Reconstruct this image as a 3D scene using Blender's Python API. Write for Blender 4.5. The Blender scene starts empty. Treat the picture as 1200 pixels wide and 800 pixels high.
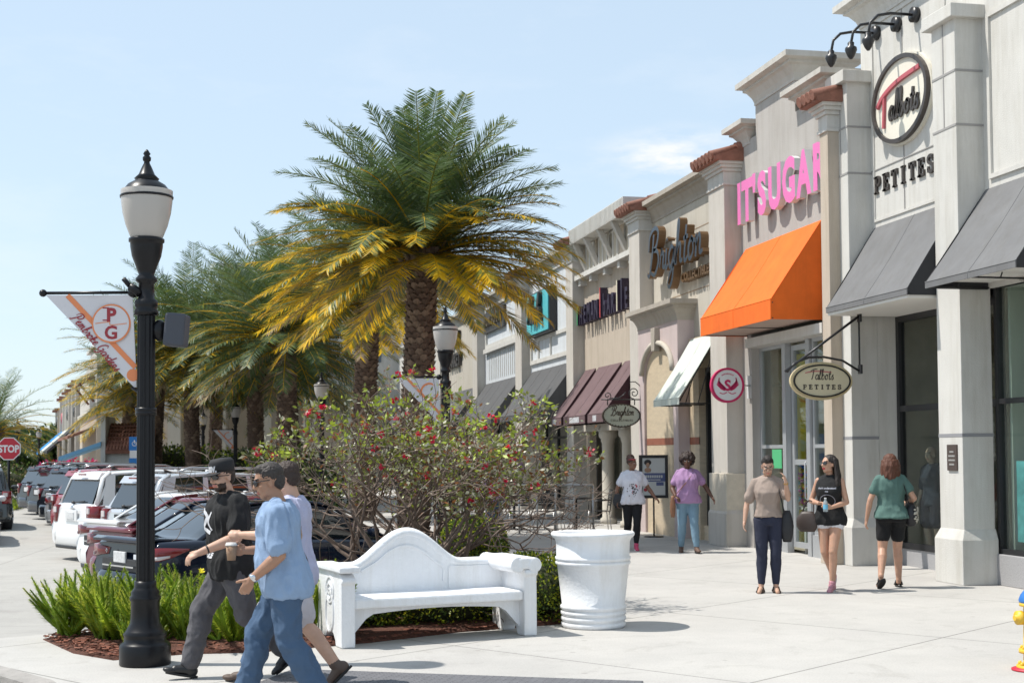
SUN_E=3.5; SKY_S=.15; SKY_DUST=.7; EXPO=.62
import bpy, bmesh, math, random
from mathutils import Vector, Matrix, noise
random.seed(7)
PI=math.pi; rad=math.radians
V=Vector
scene=bpy.context.scene
COL=scene.collection
# ------------------------------------------------------------------ camera
CH=1.7; YAW=math.atan(340/1600); PIT=rad(2.25); ROLL=rad(.4)
F=V((math.sin(YAW)*math.cos(PIT),math.cos(YAW)*math.cos(PIT),math.sin(PIT)))
R0=V((math.cos(YAW),-math.sin(YAW),0)); U0=R0.cross(F)
RR=R0*math.cos(ROLL)-U0*math.sin(ROLL); UU=U0*math.cos(ROLL)+R0*math.sin(ROLL)
cam=bpy.data.cameras.new('camera'); co=bpy.data.objects.new('camera',cam); COL.objects.link(co)
co.matrix_world=Matrix(((RR.x,UU.x,-F.x,0),(RR.y,UU.y,-F.y,0),(RR.z,UU.z,-F.z,CH),(0,0,0,1)))
cam.sensor_width=36; cam.lens=48; cam.shift_y=67/1200; cam.clip_end=3000; cam.clip_start=.1
cam.dof.use_dof=True; cam.dof.focus_distance=13.0; cam.dof.aperture_fstop=5.0
scene.camera=co
# ------------------------------------------------------------------ world, sun
SUN_EL=rad(60); sdir=V((-.965,.262,0)).normalized()*math.cos(SUN_EL)+V((0,0,math.sin(SUN_EL)))
sl=bpy.data.lights.new('sun','SUN'); sl.energy=SUN_E; sl.angle=rad(.53); sl.color=(1,.955,.88)
so=bpy.data.objects.new('sun',sl); COL.objects.link(so); so.rotation_euler=(-sdir).to_track_quat('-Z','Y').to_euler()
w=bpy.data.worlds.new('World'); scene.world=w; w.use_nodes=True; nt=w.node_tree; nt.nodes.clear()
N=nt.nodes.new; L=nt.links.new
sky=N('ShaderNodeTexSky'); sky.sky_type='NISHITA'; sky.sun_disc=False; sky.sun_elevation=SUN_EL
sky.sun_rotation=math.atan2(sdir.x,sdir.y); sky.air_density=1.0; sky.dust_density=SKY_DUST; sky.ozone_density=1.2; sky.altitude=0
bg=N('ShaderNodeBackground'); bg.inputs[1].default_value=SKY_S; out=N('ShaderNodeOutputWorld')
tc=N('ShaderNodeTexCoord'); mp=N('ShaderNodeMapping'); mp.inputs['Scale'].default_value=(1.0,1.0,3.2)
L(tc.outputs['Generated'],mp.inputs[0])
n1=N('ShaderNodeTexNoise'); n1.inputs['Scale'].default_value=5.5; n1.inputs['Detail'].default_value=8; n1.inputs['Roughness'].default_value=.62
L(mp.outputs[0],n1.inputs['Vector'])
cr=N('ShaderNodeValToRGB'); cr.color_ramp.elements[0].position=.50; cr.color_ramp.elements[1].position=.80
L(n1.outputs[0],cr.inputs[0])
mx=N('ShaderNodeMixRGB'); mx.inputs[2].default_value=(4.6,4.7,4.8,1)
ml=N('ShaderNodeMath'); ml.operation='MULTIPLY'; ml.inputs[1].default_value=.22; L(cr.outputs[0],ml.inputs[0]); L(ml.outputs[0],mx.inputs[0])
pm_=N('ShaderNodeMixRGB'); pm_.inputs[0].default_value=.72; pm_.inputs[2].default_value=(2.95,3.55,4.02,1); L(sky.outputs[0],pm_.inputs[1]); L(pm_.outputs[0],mx.inputs[1]); cd_=(F+RR*((790-600)/1600)+UU*((400-185+67)/1600)).normalized()
vm=N('ShaderNodeVectorMath'); vm.operation='SUBTRACT'; vm.inputs[1].default_value=cd_; L(tc.outputs['Generated'],vm.inputs[0])
v2=N('ShaderNodeVectorMath'); v2.operation='MULTIPLY'; v2.inputs[1].default_value=(1,1,2.6); L(vm.outputs[0],v2.inputs[0]); v3=N('ShaderNodeVectorMath'); v3.operation='LENGTH'; L(v2.outputs[0],v3.inputs[0])
mr=N('ShaderNodeMapRange'); mr.interpolation_type='SMOOTHSTEP'; mr.inputs[1].default_value=.075; mr.inputs[2].default_value=.0; mr.inputs[3].default_value=0; mr.inputs[4].default_value=1; L(v3.outputs['Value'],mr.inputs[0])
n2=N('ShaderNodeTexNoise'); n2.inputs['Scale'].default_value=22; n2.inputs['Detail'].default_value=8; n2.inputs['Roughness'].default_value=.6; L(mp.outputs[0],n2.inputs['Vector'])
r2=N('ShaderNodeMapRange'); r2.inputs[1].default_value=.38; r2.inputs[2].default_value=.62; L(n2.outputs[0],r2.inputs[0])
m2=N('ShaderNodeMath'); m2.operation='MULTIPLY'; L(mr.outputs[0],m2.inputs[0]); L(r2.outputs[0],m2.inputs[1]); m3=N('ShaderNodeMixRGB'); m3.inputs[2].default_value=(4.4,4.45,4.5,1); L(m2.outputs[0],m3.inputs[0]); L(mx.outputs[0],m3.inputs[1]); L(m3.outputs[0],bg.inputs[0]); L(bg.outputs[0],out.inputs[0])
scene.view_settings.view_transform='Standard'; scene.view_settings.look='None'; scene.view_settings.exposure=EXPO; scene.view_settings.gamma=1
scene.view_settings.use_curve_mapping=False
scene.cycles.max_bounces=8; scene.cycles.transparent_max_bounces=12; scene.cycles.use_denoising=True
# ------------------------------------------------------------------ materials
MATS={}
def mat(name,col,rough=.6,metal=0.,var=0.,vs=3.,bump=0.,bs=40.,spec=.5,coat=0.,emit=None,trans=0.,alpha=1.,stain=0.,stretch=None,sss=0.,sheen=0.,col2=None):
    if name in MATS: return MATS[name]
    m=bpy.data.materials.new(name); m.use_nodes=True; t=m.node_tree; b=t.nodes['Principled BSDF']
    b.inputs['Roughness'].default_value=rough; b.inputs['Metallic'].default_value=metal
    b.inputs['Specular IOR Level'].default_value=spec; b.inputs['Coat Weight'].default_value=coat; b.inputs['Coat Roughness'].default_value=.04
    b.inputs['Base Color'].default_value=(*col,1); b.inputs['Transmission Weight'].default_value=trans; b.inputs['Alpha'].default_value=alpha
    if sss: b.inputs['Subsurface Weight'].default_value=sss; b.inputs['Subsurface Radius'].default_value=(.02,.008,.004); b.inputs['Subsurface Scale'].default_value=.5
    if emit: b.inputs['Emission Color'].default_value=(*emit[:3],1); b.inputs['Emission Strength'].default_value=emit[3]
    n=t.nodes.new; l=t.links.new
    c=n('ShaderNodeTexCoord'); src=c.outputs['Object']
    if stretch:
        q=n('ShaderNodeMapping'); q.inputs['Scale'].default_value=stretch; l(src,q.inputs[0]); src=q.outputs[0]
    last=None
    if var:
        z=n('ShaderNodeTexNoise'); z.inputs['Scale'].default_value=vs; z.inputs['Detail'].default_value=7; z.inputs['Roughness'].default_value=.65; l(src,z.inputs['Vector'])
        r=n('ShaderNodeValToRGB'); r.color_ramp.elements[0].position=.3; r.color_ramp.elements[1].position=.7
        lo=[max(0,x*(1-var)) for x in col]; hi=[min(1,x*(1+var*.6)) for x in (col2 or col)]
        r.color_ramp.elements[0].color=(*lo,1); r.color_ramp.elements[1].color=(*hi,1); l(z.outputs[0],r.inputs[0]); last=r.outputs[0]
        l(last,b.inputs['Base Color'])
    if stain:
        q=n('ShaderNodeMapping'); q.inputs['Scale'].default_value=(2.2,2.2,.22); l(c.outputs['Object'],q.inputs[0])
        z=n('ShaderNodeTexNoise'); z.inputs['Scale'].default_value=2.2; z.inputs['Detail'].default_value=8; z.inputs['Roughness'].default_value=.7; l(q.outputs[0],z.inputs['Vector'])
        r=n('ShaderNodeValToRGB'); r.color_ramp.elements[0].position=.46; r.color_ramp.elements[1].position=.72; r.color_ramp.elements[0].color=(1,1,1,1); k=1-stain; r.color_ramp.elements[1].color=(k,k*.98,k*.94,1)
        l(z.outputs[0],r.inputs[0]); x=n('ShaderNodeMixRGB'); x.blend_type='MULTIPLY'; x.inputs[0].default_value=1
        if last: l(last,x.inputs[1])
        else: x.inputs[1].default_value=(*col,1)
        l(r.outputs[0],x.inputs[2]); l(x.outputs[0],b.inputs['Base Color'])
    if bump:
        z=n('ShaderNodeTexNoise'); z.inputs['Scale'].default_value=bs; z.inputs['Detail'].default_value=4; l(src,z.inputs['Vector'])
        u=n('ShaderNodeBump'); u.inputs['Strength'].default_value=bump; u.inputs['Distance'].default_value=.02; l(z.outputs[0],u.inputs['Height']); l(u.outputs[0],b.inputs['Normal'])
    MATS[name]=m; return m
def stucco(name,col): return mat(name,col,.9,var=.07,vs=1.6,bump=.25,bs=60,stain=.17)
def leafmat(name,col,tr=.35,rough=.45):
    if name in MATS: return MATS[name]
    m=bpy.data.materials.new(name); m.use_nodes=True; t=m.node_tree; b=t.nodes['Principled BSDF']; o=t.nodes['Material Output']
    b.inputs['Roughness'].default_value=rough; b.inputs['Specular IOR Level'].default_value=.5
    z=t.nodes.new('ShaderNodeTexNoise'); z.inputs['Scale'].default_value=2.5; c=t.nodes.new('ShaderNodeTexCoord'); t.links.new(c.outputs['Object'],z.inputs['Vector'])
    r=t.nodes.new('ShaderNodeValToRGB'); r.color_ramp.elements[0].position=.35; r.color_ramp.elements[1].position=.65
    r.color_ramp.elements[0].color=(*[x*.72 for x in col],1); r.color_ramp.elements[1].color=(*[min(1,x*1.25) for x in col],1)
    t.links.new(z.outputs[0],r.inputs[0]); t.links.new(r.outputs[0],b.inputs['Base Color'])
    d=t.nodes.new('ShaderNodeBsdfTranslucent'); t.links.new(r.outputs[0],d.inputs[0])
    x=t.nodes.new('ShaderNodeMixShader'); x.inputs[0].default_value=tr; t.links.new(b.outputs[0],x.inputs[1]); t.links.new(d.outputs[0],x.inputs[2]); t.links.new(x.outputs[0],o.inputs[0])
    MATS[name]=m; return m
# ------------------------------------------------------------------ mesh builder
ORG={}
class MB:
    def __init__(s): s.v=[];s.f=[];s.m=[];s.s=[]
    def add(s,vs,fs,mi=0,sm=False):
        k=len(s.v); s.v+= [tuple(x) for x in vs]; s.f+=[[i+k for i in f] for f in fs]; s.m+=[mi]*len(fs); s.s+=[sm]*len(fs); return s
    def box(s,x0,x1,y0,y1,z0,z1,mi=0):
        vs=[(x,y,z) for z in (z0,z1) for y in (y0,y1) for x in (x0,x1)]
        return s.add(vs,[(0,2,3,1),(4,5,7,6),(0,1,5,4),(2,6,7,3),(0,4,6,2),(1,3,7,5)],mi)
    def obox(s,c,h,M=None,mi=0):
        M=M or Matrix.Identity(3); c=V(c); vs=[c+M@V((x*h[0],y*h[1],z*h[2])) for z in (-1,1) for y in (-1,1) for x in (-1,1)]
        return s.add(vs,[(0,2,3,1),(4,5,7,6),(0,1,5,4),(2,6,7,3),(0,4,6,2),(1,3,7,5)],mi)
    def prism(s,poly,off,mi=0,sm=False):
        off=V(off); n=len(poly); p=[V(q) for q in poly]; vs=p+[q+off for q in p]
        s.add(vs,[list(range(n)),list(range(2*n-1,n-1,-1))],mi)
        return s.add(vs,[(i,i+n,(i+1)%n+n,(i+1)%n) for i in range(n)],mi,sm)
    def tube(s,pts,r,n=8,mi=0,cap=True,el=1.,up=None):
        pts=[V(p) for p in pts]; m=len(pts); r=r if isinstance(r,(list,tuple)) else [r]*m
        vs=[];prev=None
        for i in range(m):
            d=(pts[min(i+1,m-1)]-pts[max(i-1,0)])
            d=d.normalized() if d.length>1e-9 else V((0,0,1))
            if prev is None:
                a=V(up) if up is not None else (V((0,0,1)) if abs(d.z)<.9 else V((1,0,0)))
                a=(a-d*a.dot(d)).normalized()
            else: a=(prev-d*prev.dot(d)); a=a.normalized() if a.length>1e-6 else prev
            prev=a; b=d.cross(a)
            for j in range(n):
                t=2*PI*j/n; vs.append(pts[i]+a*(r[i]*math.cos(t)*el)+b*(r[i]*math.sin(t)))
        fs=[(i*n+j,i*n+(j+1)%n,(i+1)*n+(j+1)%n,(i+1)*n+j) for i in range(m-1) for j in range(n)]
        s.add(vs,fs,mi,True)
        if cap: s.add(vs[:n],[list(range(n-1,-1,-1))],mi); s.add(vs[-n:],[list(range(n))],mi)
        return s
    def lathe(s,prof,c=(0,0,0),n=24,mi=0,cap=True,el=(1,1)):
        c=V(c); vs=[c+V((r*math.cos(2*PI*j/n)*el[0],r*math.sin(2*PI*j/n)*el[1],z)) for r,z in prof for j in range(n)]
        m=len(prof); s.add(vs,[(i*n+j,i*n+(j+1)%n,(i+1)*n+(j+1)%n,(i+1)*n+j) for i in range(m-1) for j in range(n)],mi,True)
        if cap: s.add(vs[:n],[list(range(n-1,-1,-1))],mi); s.add(vs[-n:],[list(range(n))],mi)
        return s
    def loft(s,rings,mi=0,cap=True,sm=True):
        n=len(rings[0]); vs=[p for r in rings for p in r]; m=len(rings)
        s.add(vs,[(i*n+j,i*n+(j+1)%n,(i+1)*n+(j+1)%n,(i+1)*n+j) for i in range(m-1) for j in range(n)],mi,sm)
        if cap: s.add(vs[:n],[list(range(n-1,-1,-1))],mi); s.add(vs[-n:],[list(range(n))],mi)
        return s
    def ell(s,c,r,M=None,mi=0,nu=14,nv=9):
        c=V(c); M=M or Matrix.Identity(3); vs=[]
        for i in range(nv+1):
            p=PI*i/nv-PI/2
            for j in range(nu):
                t=2*PI*j/nu; vs.append(c+M@V((r[0]*math.cos(p)*math.cos(t),r[1]*math.cos(p)*math.sin(t),r[2]*math.sin(p))))
        return s.add(vs,[(i*nu+j,i*nu+(j+1)%nu,(i+1)*nu+(j+1)%nu,(i+1)*nu+j) for i in range(nv) for j in range(nu)],mi,True)
    def cap2(s,a,b,ra,rb,n=12):   # tapered capsule, closed
        a=V(a);b=V(b); s.tube([a,b],[ra,rb],n); s.ell(a,(ra,ra,ra)); s.ell(b,(rb,rb,rb)); return s
    def mesh(s,name,mats,off=V((0,0,0))):
        me=bpy.data.meshes.new(name); me.from_pydata([tuple(V(p)-off) for p in s.v],[],s.f)
        for m in (mats if isinstance(mats,(list,tuple)) else [mats]): me.materials.append(m)
        me.polygons.foreach_set('material_index',s.m); me.polygons.foreach_set('use_smooth',s.s); me.update(); return me
    def build(s,name,mats,parent=None,bevel=0,norm=True,off=None):
        o_=V((0,0,0)) if parent is None else ORG.get(parent.name,V((0,0,0)))
        if off is not None: o_=off
        me=s.mesh(name,mats,o_)
        if norm:
            bm=bmesh.new(); bm.from_mesh(me); bmesh.ops.remove_doubles(bm,verts=bm.verts,dist=1e-5); bmesh.ops.recalc_face_normals(bm,faces=bm.faces); bm.to_mesh(me); bm.free()
        o=bpy.data.objects.new(name,me); COL.objects.link(o)
        if parent is not None: o.parent=parent; ORG[o.name]=o_
        elif off is not None: o.location=off; ORG[o.name]=V(off)
        if bevel:
            b=o.modifiers.new('b','BEVEL'); b.width=bevel; b.segments=2; b.limit_method='ANGLE'; b.angle_limit=rad(40)
        return o
def tag(o,label=None,cat=None,group=None,kind=None):
    if label: o['label']=label
    if cat: o['category']=cat
    if group: o['group']=group
    if kind: o['kind']=kind
    return o
def thing(name,label,cat,loc=(0,0,0),group=None,world=True,rz=0):
    """an Empty at the base of a thing; world=True: parts are built in world coordinates"""
    o=bpy.data.objects.new(name,None); COL.objects.link(o); o.location=loc; o.rotation_euler=(0,0,rz); o.empty_display_size=.2
    ORG[o.name]=V(loc) if world else V((0,0,0)); return tag(o,label,cat,group)
def struct(mb,name,mats,**k): return tag(mb.build(name,mats,**k),kind='structure')
def copy_tree(o,parent=None):
    c=o.copy(); COL.objects.link(c); c.parent=parent
    for ch in list(o.children): copy_tree(ch,c)
    return c
def plane_fn(o,u,v):
    o=V(o);u=V(u);v=V(v); return lambda a,b,d=0.,n=u.cross(v).normalized(): o+u*a+v*b+n*d
def text(mb,s,size,P,depth=.02,mi=0,mi_side=None,shear=0,bold=0,align='CENTER',sx=1,spacing=1,sy=1,back=0):
    """extruded built-in lettering on the plane P(a,b,d)"""
    cu=bpy.data.curves.new('t','FONT'); cu.body=s; cu.size=size; cu.align_x=align; cu.shear=shear; cu.offset=bold; cu.space_character=spacing; cu.resolution_u=3
    o=bpy.data.objects.new('t',cu); COL.objects.link(o); dg=bpy.context.evaluated_depsgraph_get(); me=bpy.data.meshes.new_from_object(o.evaluated_get(dg))
    bpy.data.objects.remove(o); bm=bmesh.new(); bm.from_mesh(me); bmesh.ops.remove_doubles(bm,verts=bm.verts,dist=1e-5)
    vs=[v.co.copy() for v in bm.verts]; n=len(vs)
    for i,v in enumerate(bm.verts): v.index=i
    fs=[[v.index for v in f.verts] for f in bm.faces]; ed=[[(l.vert.index,l.link_loop_next.vert.index) for l in e.link_loops][0] for e in bm.edges if len(e.link_faces)==1]
    bm.free(); bpy.data.meshes.remove(me)
    fr=[P(v.x*sx,v.y*sy,depth) for v in vs]; mb.add(fr,fs,mi)
    if depth>0: bk=[P(v.x*sx,v.y*sy,back) for v in vs]; mb.add(fr+bk,[(b,a,a+n,b+n) for a,b in ed],mi if mi_side is None else mi_side)
def crom(pts,k=5):
    pts=[V((*p,0)) if len(p)==2 else V(p) for p in pts]; o=[]
    for i in range(len(pts)-1):
        a=pts[max(i-1,0)];b=pts[i];c=pts[i+1];d=pts[min(i+2,len(pts)-1)]
        for j in range(k):
            t=j/k; o.append(.5*((2*b)+(c-a)*t+(2*a-5*b+4*c-d)*t*t+(3*b-a-3*c+d)*t**3))
    o.append(pts[-1]); return o
def ribbon(mb,pts,wd,P,depth=.02,mi=0,mi_side=None,smooth=True,k=5,back=0,pen=0):
    c=crom(pts,k) if smooth else [V((*p,0)) for p in pts]
    l=[];r=[]
    for i in range(len(c)):
        d=(c[min(i+1,len(c)-1)]-c[max(i-1,0)]); d=d.normalized() if d.length>1e-9 else V((1,0,0)); q=V((-d.y,d.x,0))
        w_=wd*(1-pen*max(0,d.y)) ; l.append(c[i]+q*w_/2); r.append(c[i]-q*w_/2)
    n=len(c); fr=[P(p.x,p.y,depth) for p in l]+[P(p.x,p.y,depth) for p in r]
    mb.add(fr,[(i,i+1,i+1+n,i+n) for i in range(n-1)],mi)
    if depth!=back:
        bk=[P(p.x,p.y,back) for p in l]+[P(p.x,p.y,back) for p in r]; A=fr+bk; m=2*n; ms=mi if mi_side is None else mi_side
        mb.add(A,[(i,i+m,i+1+m,i+1) for i in range(n-1)]+[(i+n,i+1+n,i+1+n+m,i+n+m) for i in range(n-1)]+[(0,n,n+m,m),(n-1,n-1+m,2*n-1+m,2*n-1)],ms)
GL={'a':(1.05,[[(.85,.85),(.45,1),(.1,.55),(.35,.02),(.7,.3),(.88,.95)],[(.88,.95),(.82,.25),(.95,.02),(1.15,.2)]]),
'b':(1.0,[[(.15,.2),(.4,1.2),(.45,2.0),(.25,2.0),(.2,1.0),(.25,.1),(.6,.05),(.85,.55),(.6,.95),(.3,.7)]]),
'd':(1.1,[[(.85,.85),(.45,1),(.1,.55),(.35,.02),(.7,.3),(.95,2.0)],[(.95,2.0),(.85,.3),(.95,.02),(1.15,.2)]]),
'e':(.9,[[(.1,.45),(.6,.6),(.7,.88),(.45,1),(.12,.6),(.3,.05),(.65,.05),(.95,.3)]]),
'g':(1.05,[[(.85,.85),(.45,1),(.1,.55),(.35,.02),(.7,.3),(.88,.95)],[(.88,.95),(.8,-.5),(.4,-.95),(.1,-.7),(.5,-.2),(1.1,.2)]]),
'h':(1.1,[[(.1,.1),(.4,1.3),(.48,2.0),(.28,2.0),(.2,1.0),(.15,0)],[(.17,.4),(.5,.95),(.75,.85),(.78,.15),(1.1,.15)]]),
'i':(.5,[[(.2,1),(.17,.2),(.3,.02),(.5,.2)],[(.25,1.4),(.3,1.5)]]),
'k':(1.0,[[(.1,.1),(.4,1.3),(.48,2.0),(.28,2.0),(.2,1.0),(.15,0)],[(.18,.5),(.6,1),(.7,.75),(.25,.5),(.6,.05),(1,.2)]]),
'l':(.55,[[(.05,.2),(.4,1.3),(.45,2.0),(.25,2.0),(.15,1.0),(.2,.05),(.55,.2)]]),
'm':(1.5,[[(.1,.9),(.2,.95),(.18,0)],[(.2,.5),(.45,.98),(.62,.8),(.6,0)],[(.62,.5),(.9,.98),(1.08,.8),(1.1,.1),(1.5,.2)]]),
'n':(1.1,[[(.1,.9),(.2,.95),(.18,0)],[(.2,.5),(.5,.98),(.72,.8),(.72,.15),(1.1,.2)]]),
'o':(.95,[[(.5,1),(.1,.6),(.3,.02),(.75,.3),(.6,.95),(.45,.9),(.95,.8)]]),
'r':(.8,[[(.05,.2),(.25,1.1),(.3,.85),(.6,.85),(.55,.2),(.85,.15)]]),
's':(.8,[[(.0,.2),(.5,1.05),(.45,.7),(.65,.3),(.4,0),(.1,.12)]]),
't':(.7,[[(.4,1.7),(.25,.3),(.4,.02),(.7,.2)],[(.05,1.1),(.65,1.15)]]),
'B':(1.6,[[(.5,2.0),(.35,.9),(.05,.0),(-.3,.1)],[(-.2,1.2),(-.1,2.0),(.6,2.3),(1.2,2.05),(1.0,1.4),(.5,1.2)],[(.5,1.2),(1.2,1.05),(1.4,.5),(.9,-.05),(.3,.1)]]),
'G':(1.6,[[(1.3,1.8),(.9,2.2),(.3,1.6),(.2,.6),(.7,.1),(1.2,.6),(1.3,1.0),(.8,1.0)],[(1.3,1.0),(1.2,-.3),(.6,-.7),(.2,-.3)]]),
'P':(1.4,[[(.6,2.0),(.45,.9),(.1,-.3),(-.2,-.1)],[(-.1,1.2),(.0,2.0),(.7,2.3),(1.3,1.9),(1.1,1.1),(.5,1.0)]]),
'T':(1.2,[[(.7,1.9),(.5,.6),(.3,0)],[(-.2,1.5),(.4,1.95),(1.6,2.1)]])}
def script(mb,s,xh,P,wd=.14,depth=.02,mi=0,mi_side=None,slant=.3,cx=True,back=0,pen=.45,sx=1.):
    W=sum(GL[c][0] if c!=' ' else .6 for c in s)*xh*sx; x=-W/2 if cx else 0
    for c in s:
        if c==' ': x+=.6*xh*sx; continue
        a,st=GL[c]
        for p in st: ribbon(mb,[(x+(q[0]*sx+q[1]*slant)*xh,q[1]*xh) for q in p],wd*xh,P,depth,mi,mi_side,back=back,pen=pen,k=4)
        x+=a*xh*sx
def ring(mb,a,b,w_,P,d0,d1,mi=0,n=40):
    """elliptical ring band between (a,b) and (a-w,b-w), from depth d0 to d1"""
    c=[(math.cos(2*PI*i/n),math.sin(2*PI*i/n)) for i in range(n)]
    R=[[P(a*x,b*y,d0) for x,y in c],[P(a*x,b*y,d1) for x,y in c],[P((a-w_)*x,(b-w_)*y,d1) for x,y in c],[P((a-w_)*x,(b-w_)*y,d0) for x,y in c]]
    mb.loft(R+[R[0]],mi,cap=False,sm=False)
def disc(mb,a,b,P,d0,d1,mi=0,n=40):
    c=[(math.cos(2*PI*i/n),math.sin(2*PI*i/n)) for i in range(n)]
    mb.loft([[P(a*x,b*y,d0) for x,y in c],[P(a*x,b*y,d1) for x,y in c]],mi,sm=False)
# ================================================================== ground
def conc(name,col,joint=None,jc=.75):
    m=mat(name,col,.85,var=.06,vs=.9,bump=.12,bs=90,stain=0)
    t=m.node_tree; b=t.nodes['Principled BSDF']; n=t.nodes.new; l=t.links.new
    src=b.inputs['Base Color'].links[0].from_socket; c=n('ShaderNodeTexCoord')
    z=n('ShaderNodeTexNoise'); z.inputs['Scale'].default_value=.35; z.inputs['Detail'].default_value=9; z.inputs['Roughness'].default_value=.75; l(c.outputs['Object'],z.inputs['Vector'])
    r=n('ShaderNodeValToRGB'); r.color_ramp.elements[0].position=.35; r.color_ramp.elements[0].color=(.86,.86,.87,1); r.color_ramp.elements[1].position=.62; r.color_ramp.elements[1].color=(1.0,1,1,1)
    l(z.outputs[0],r.inputs[0]); x=n('ShaderNodeMixRGB'); x.blend_type='MULTIPLY'; x.inputs[0].default_value=1; l(src,x.inputs[1]); l(r.outputs[0],x.inputs[2]); o=x.outputs[0]
    z=n('ShaderNodeTexNoise'); z.inputs['Scale'].default_value=60; z.inputs['Detail'].default_value=2; l(c.outputs['Object'],z.inputs['Vector'])
    r=n('ShaderNodeValToRGB'); r.color_ramp.elements[0].position=.3; r.color_ramp.elements[0].color=(.88,.88,.88,1); r.color_ramp.elements[1].position=.55; r.color_ramp.elements[1].color=(1.0,1,1,1)
    l(z.outputs[0],r.inputs[0]); x=n('ShaderNodeMixRGB'); x.blend_type='MULTIPLY'; x.inputs[0].default_value=1; l(o,x.inputs[1]); l(r.outputs[0],x.inputs[2]); o=x.outputs[0]
    # gum spots and small stains
    v=n('ShaderNodeTexVoronoi'); v.inputs['Scale'].default_value=2.3; v.inputs['Randomness'].default_value=1; l(c.outputs['Object'],v.inputs['Vector'])
    r=n('ShaderNodeValToRGB'); r.color_ramp.elements[0].position=.045; r.color_ramp.elements[0].color=(.62,.60,.58,1); r.color_ramp.elements[1].position=.075; r.color_ramp.elements[1].color=(1,1,1,1)
    l(v.outputs['Distance'],r.inputs[0]); x=n('ShaderNodeMixRGB'); x.blend_type='MULTIPLY'; x.inputs[0].default_value=.55; l(o,x.inputs[1]); l(r.outputs[0],x.inputs[2]); o=x.outputs[0]
    z=n('ShaderNodeTexNoise'); z.inputs['Scale'].default_value=1.7; z.inputs['Detail'].default_value=10; z.inputs['Roughness'].default_value=.8; z.inputs['Distortion'].default_value=.6; l(c.outputs['Object'],z.inputs['Vector'])
    r=n('ShaderNodeValToRGB'); r.color_ramp.elements[0].position=.30; r.color_ramp.elements[0].color=(.80,.79,.78,1); r.color_ramp.elements[1].position=.47; r.color_ramp.elements[1].color=(1.0,1,1,1)
    l(z.outputs[0],r.inputs[0]); x=n('ShaderNodeMixRGB'); x.blend_type='MULTIPLY'; x.inputs[0].default_value=1; l(o,x.inputs[1]); l(r.outputs[0],x.inputs[2]); o=x.outputs[0]
    if joint:
        q=n('ShaderNodeMapping'); q.vector_type='TEXTURE'; q.inputs['Rotation'].default_value=(0,0,joint[0]); q.inputs['Location'].default_value=(joint[4],joint[5],0); l(c.outputs['Object'],q.inputs[0])
        k=n('ShaderNodeTexBrick'); k.offset=0; k.inputs['Scale'].default_value=1; k.inputs['Brick Width'].default_value=joint[1]; k.inputs['Row Height'].default_value=joint[2]; k.inputs['Mortar Size'].default_value=joint[3]; k.inputs['Mortar Smooth'].default_value=.3
        k.inputs['Color1'].default_value=(1,1,1,1); k.inputs['Color2'].default_value=(.965,.965,.97,1); k.inputs['Mortar'].default_value=(jc,jc,jc*.98,1); l(q.outputs[0],k.inputs['Vector'])
        x=n('ShaderNodeMixRGB'); x.blend_type='MULTIPLY'; x.inputs[0].default_value=1; l(o,x.inputs[1]); l(k.outputs[0],x.inputs[2]); o=x.outputs[0]
    l(o,b.inputs['Base Color']); return m
M_walk=conc('walkway_concrete',(.475,.458,.43),(rad(35.5),3.2,3.05,.012,3.78,9.5),.50)
M_road=conc('road_concrete',(.40,.385,.355),(rad(-4),6.0,3.4,.02,0,0),.72)
def rz_(x,y):  # height of the parking roadway: falls away from the crossing
    t=min(1,max(0,(y-12.2)/6.0)); t=t*t*(3-2*t); return -.02-.33*t
mb=MB(); xs=[-400,-120,-60,-30,-16,-12,-10,-8,-6,-5,-4,-3,-2,-1,-.4,.0,.7,1.6,2.6,5,12,60,400]; ys=[-60,6,9.6,11.6,12.2,12.8,13.4,14,14.6,15.2,15.8,16.4,17,17.6,18.3,20,24,30,40,60,100,160,400,900]
vs=[(x,y,rz_(x,y) if y>11.6 else -.17) for y in ys for x in xs]; n=len(xs)
mb.add(vs,[(j*n+i,j*n+i+1,(j+1)*n+i+1,(j+1)*n+i) for j in range(len(ys)-1) for i in range(n-1)],0,True)
struct(mb,'road',[M_road])
# raised pavement: convex-ish outline, its near-left edge is a kerb above the street
def slab(name,poly,z,h,m): 
    mb=MB(); mb.prism([(x,y,z) for x,y in poly],(0,0,-h)); return struct(mb,name,[m])
kerbpts=[(-2.9,12.25),(-1.76,11.77),(-1.25,10.9),(-.95,9.9),(-.6,8.5),(.3,6.5)]
# (the low kerb curves round the crossing corner)
W=[(-6.0,12.6)]+kerbpts+[(3,3.0),(40,3.0),(40,90),(3.2,90),(3.2,22.6),(3.75,21.2),(3.75,18.6),(2.7,16.6),(1.25,14.6),(-1.3,13.9),(-2.4,13.4)]
slab('pavement',W,0.0,.3,M_walk)
mb=MB()
k=[(-6.2,12.55),(-2.95,12.1)]+[(x-.13,y-.1) for x,y in kerbpts[1:]]
kk=[(-6.0,12.6)]+kerbpts
poly=[(x,y,.004) for x,y in kk]+[(x,y,.004) for x,y in reversed(k)]
for i in range(len(kk)-1):
    mb.prism([(kk[i][0],kk[i][1],.006),(kk[i+1][0],kk[i+1][1],.006),(k[i+1][0],k[i+1][1],-.012),(k[i][0],k[i][1],-.012)],(0,0,-.3))
struct(mb,'kerb',[mat('kerb_concrete',(.33,.31,.29),.9,var=.25,vs=5,bump=.5,bs=60)])
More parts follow.
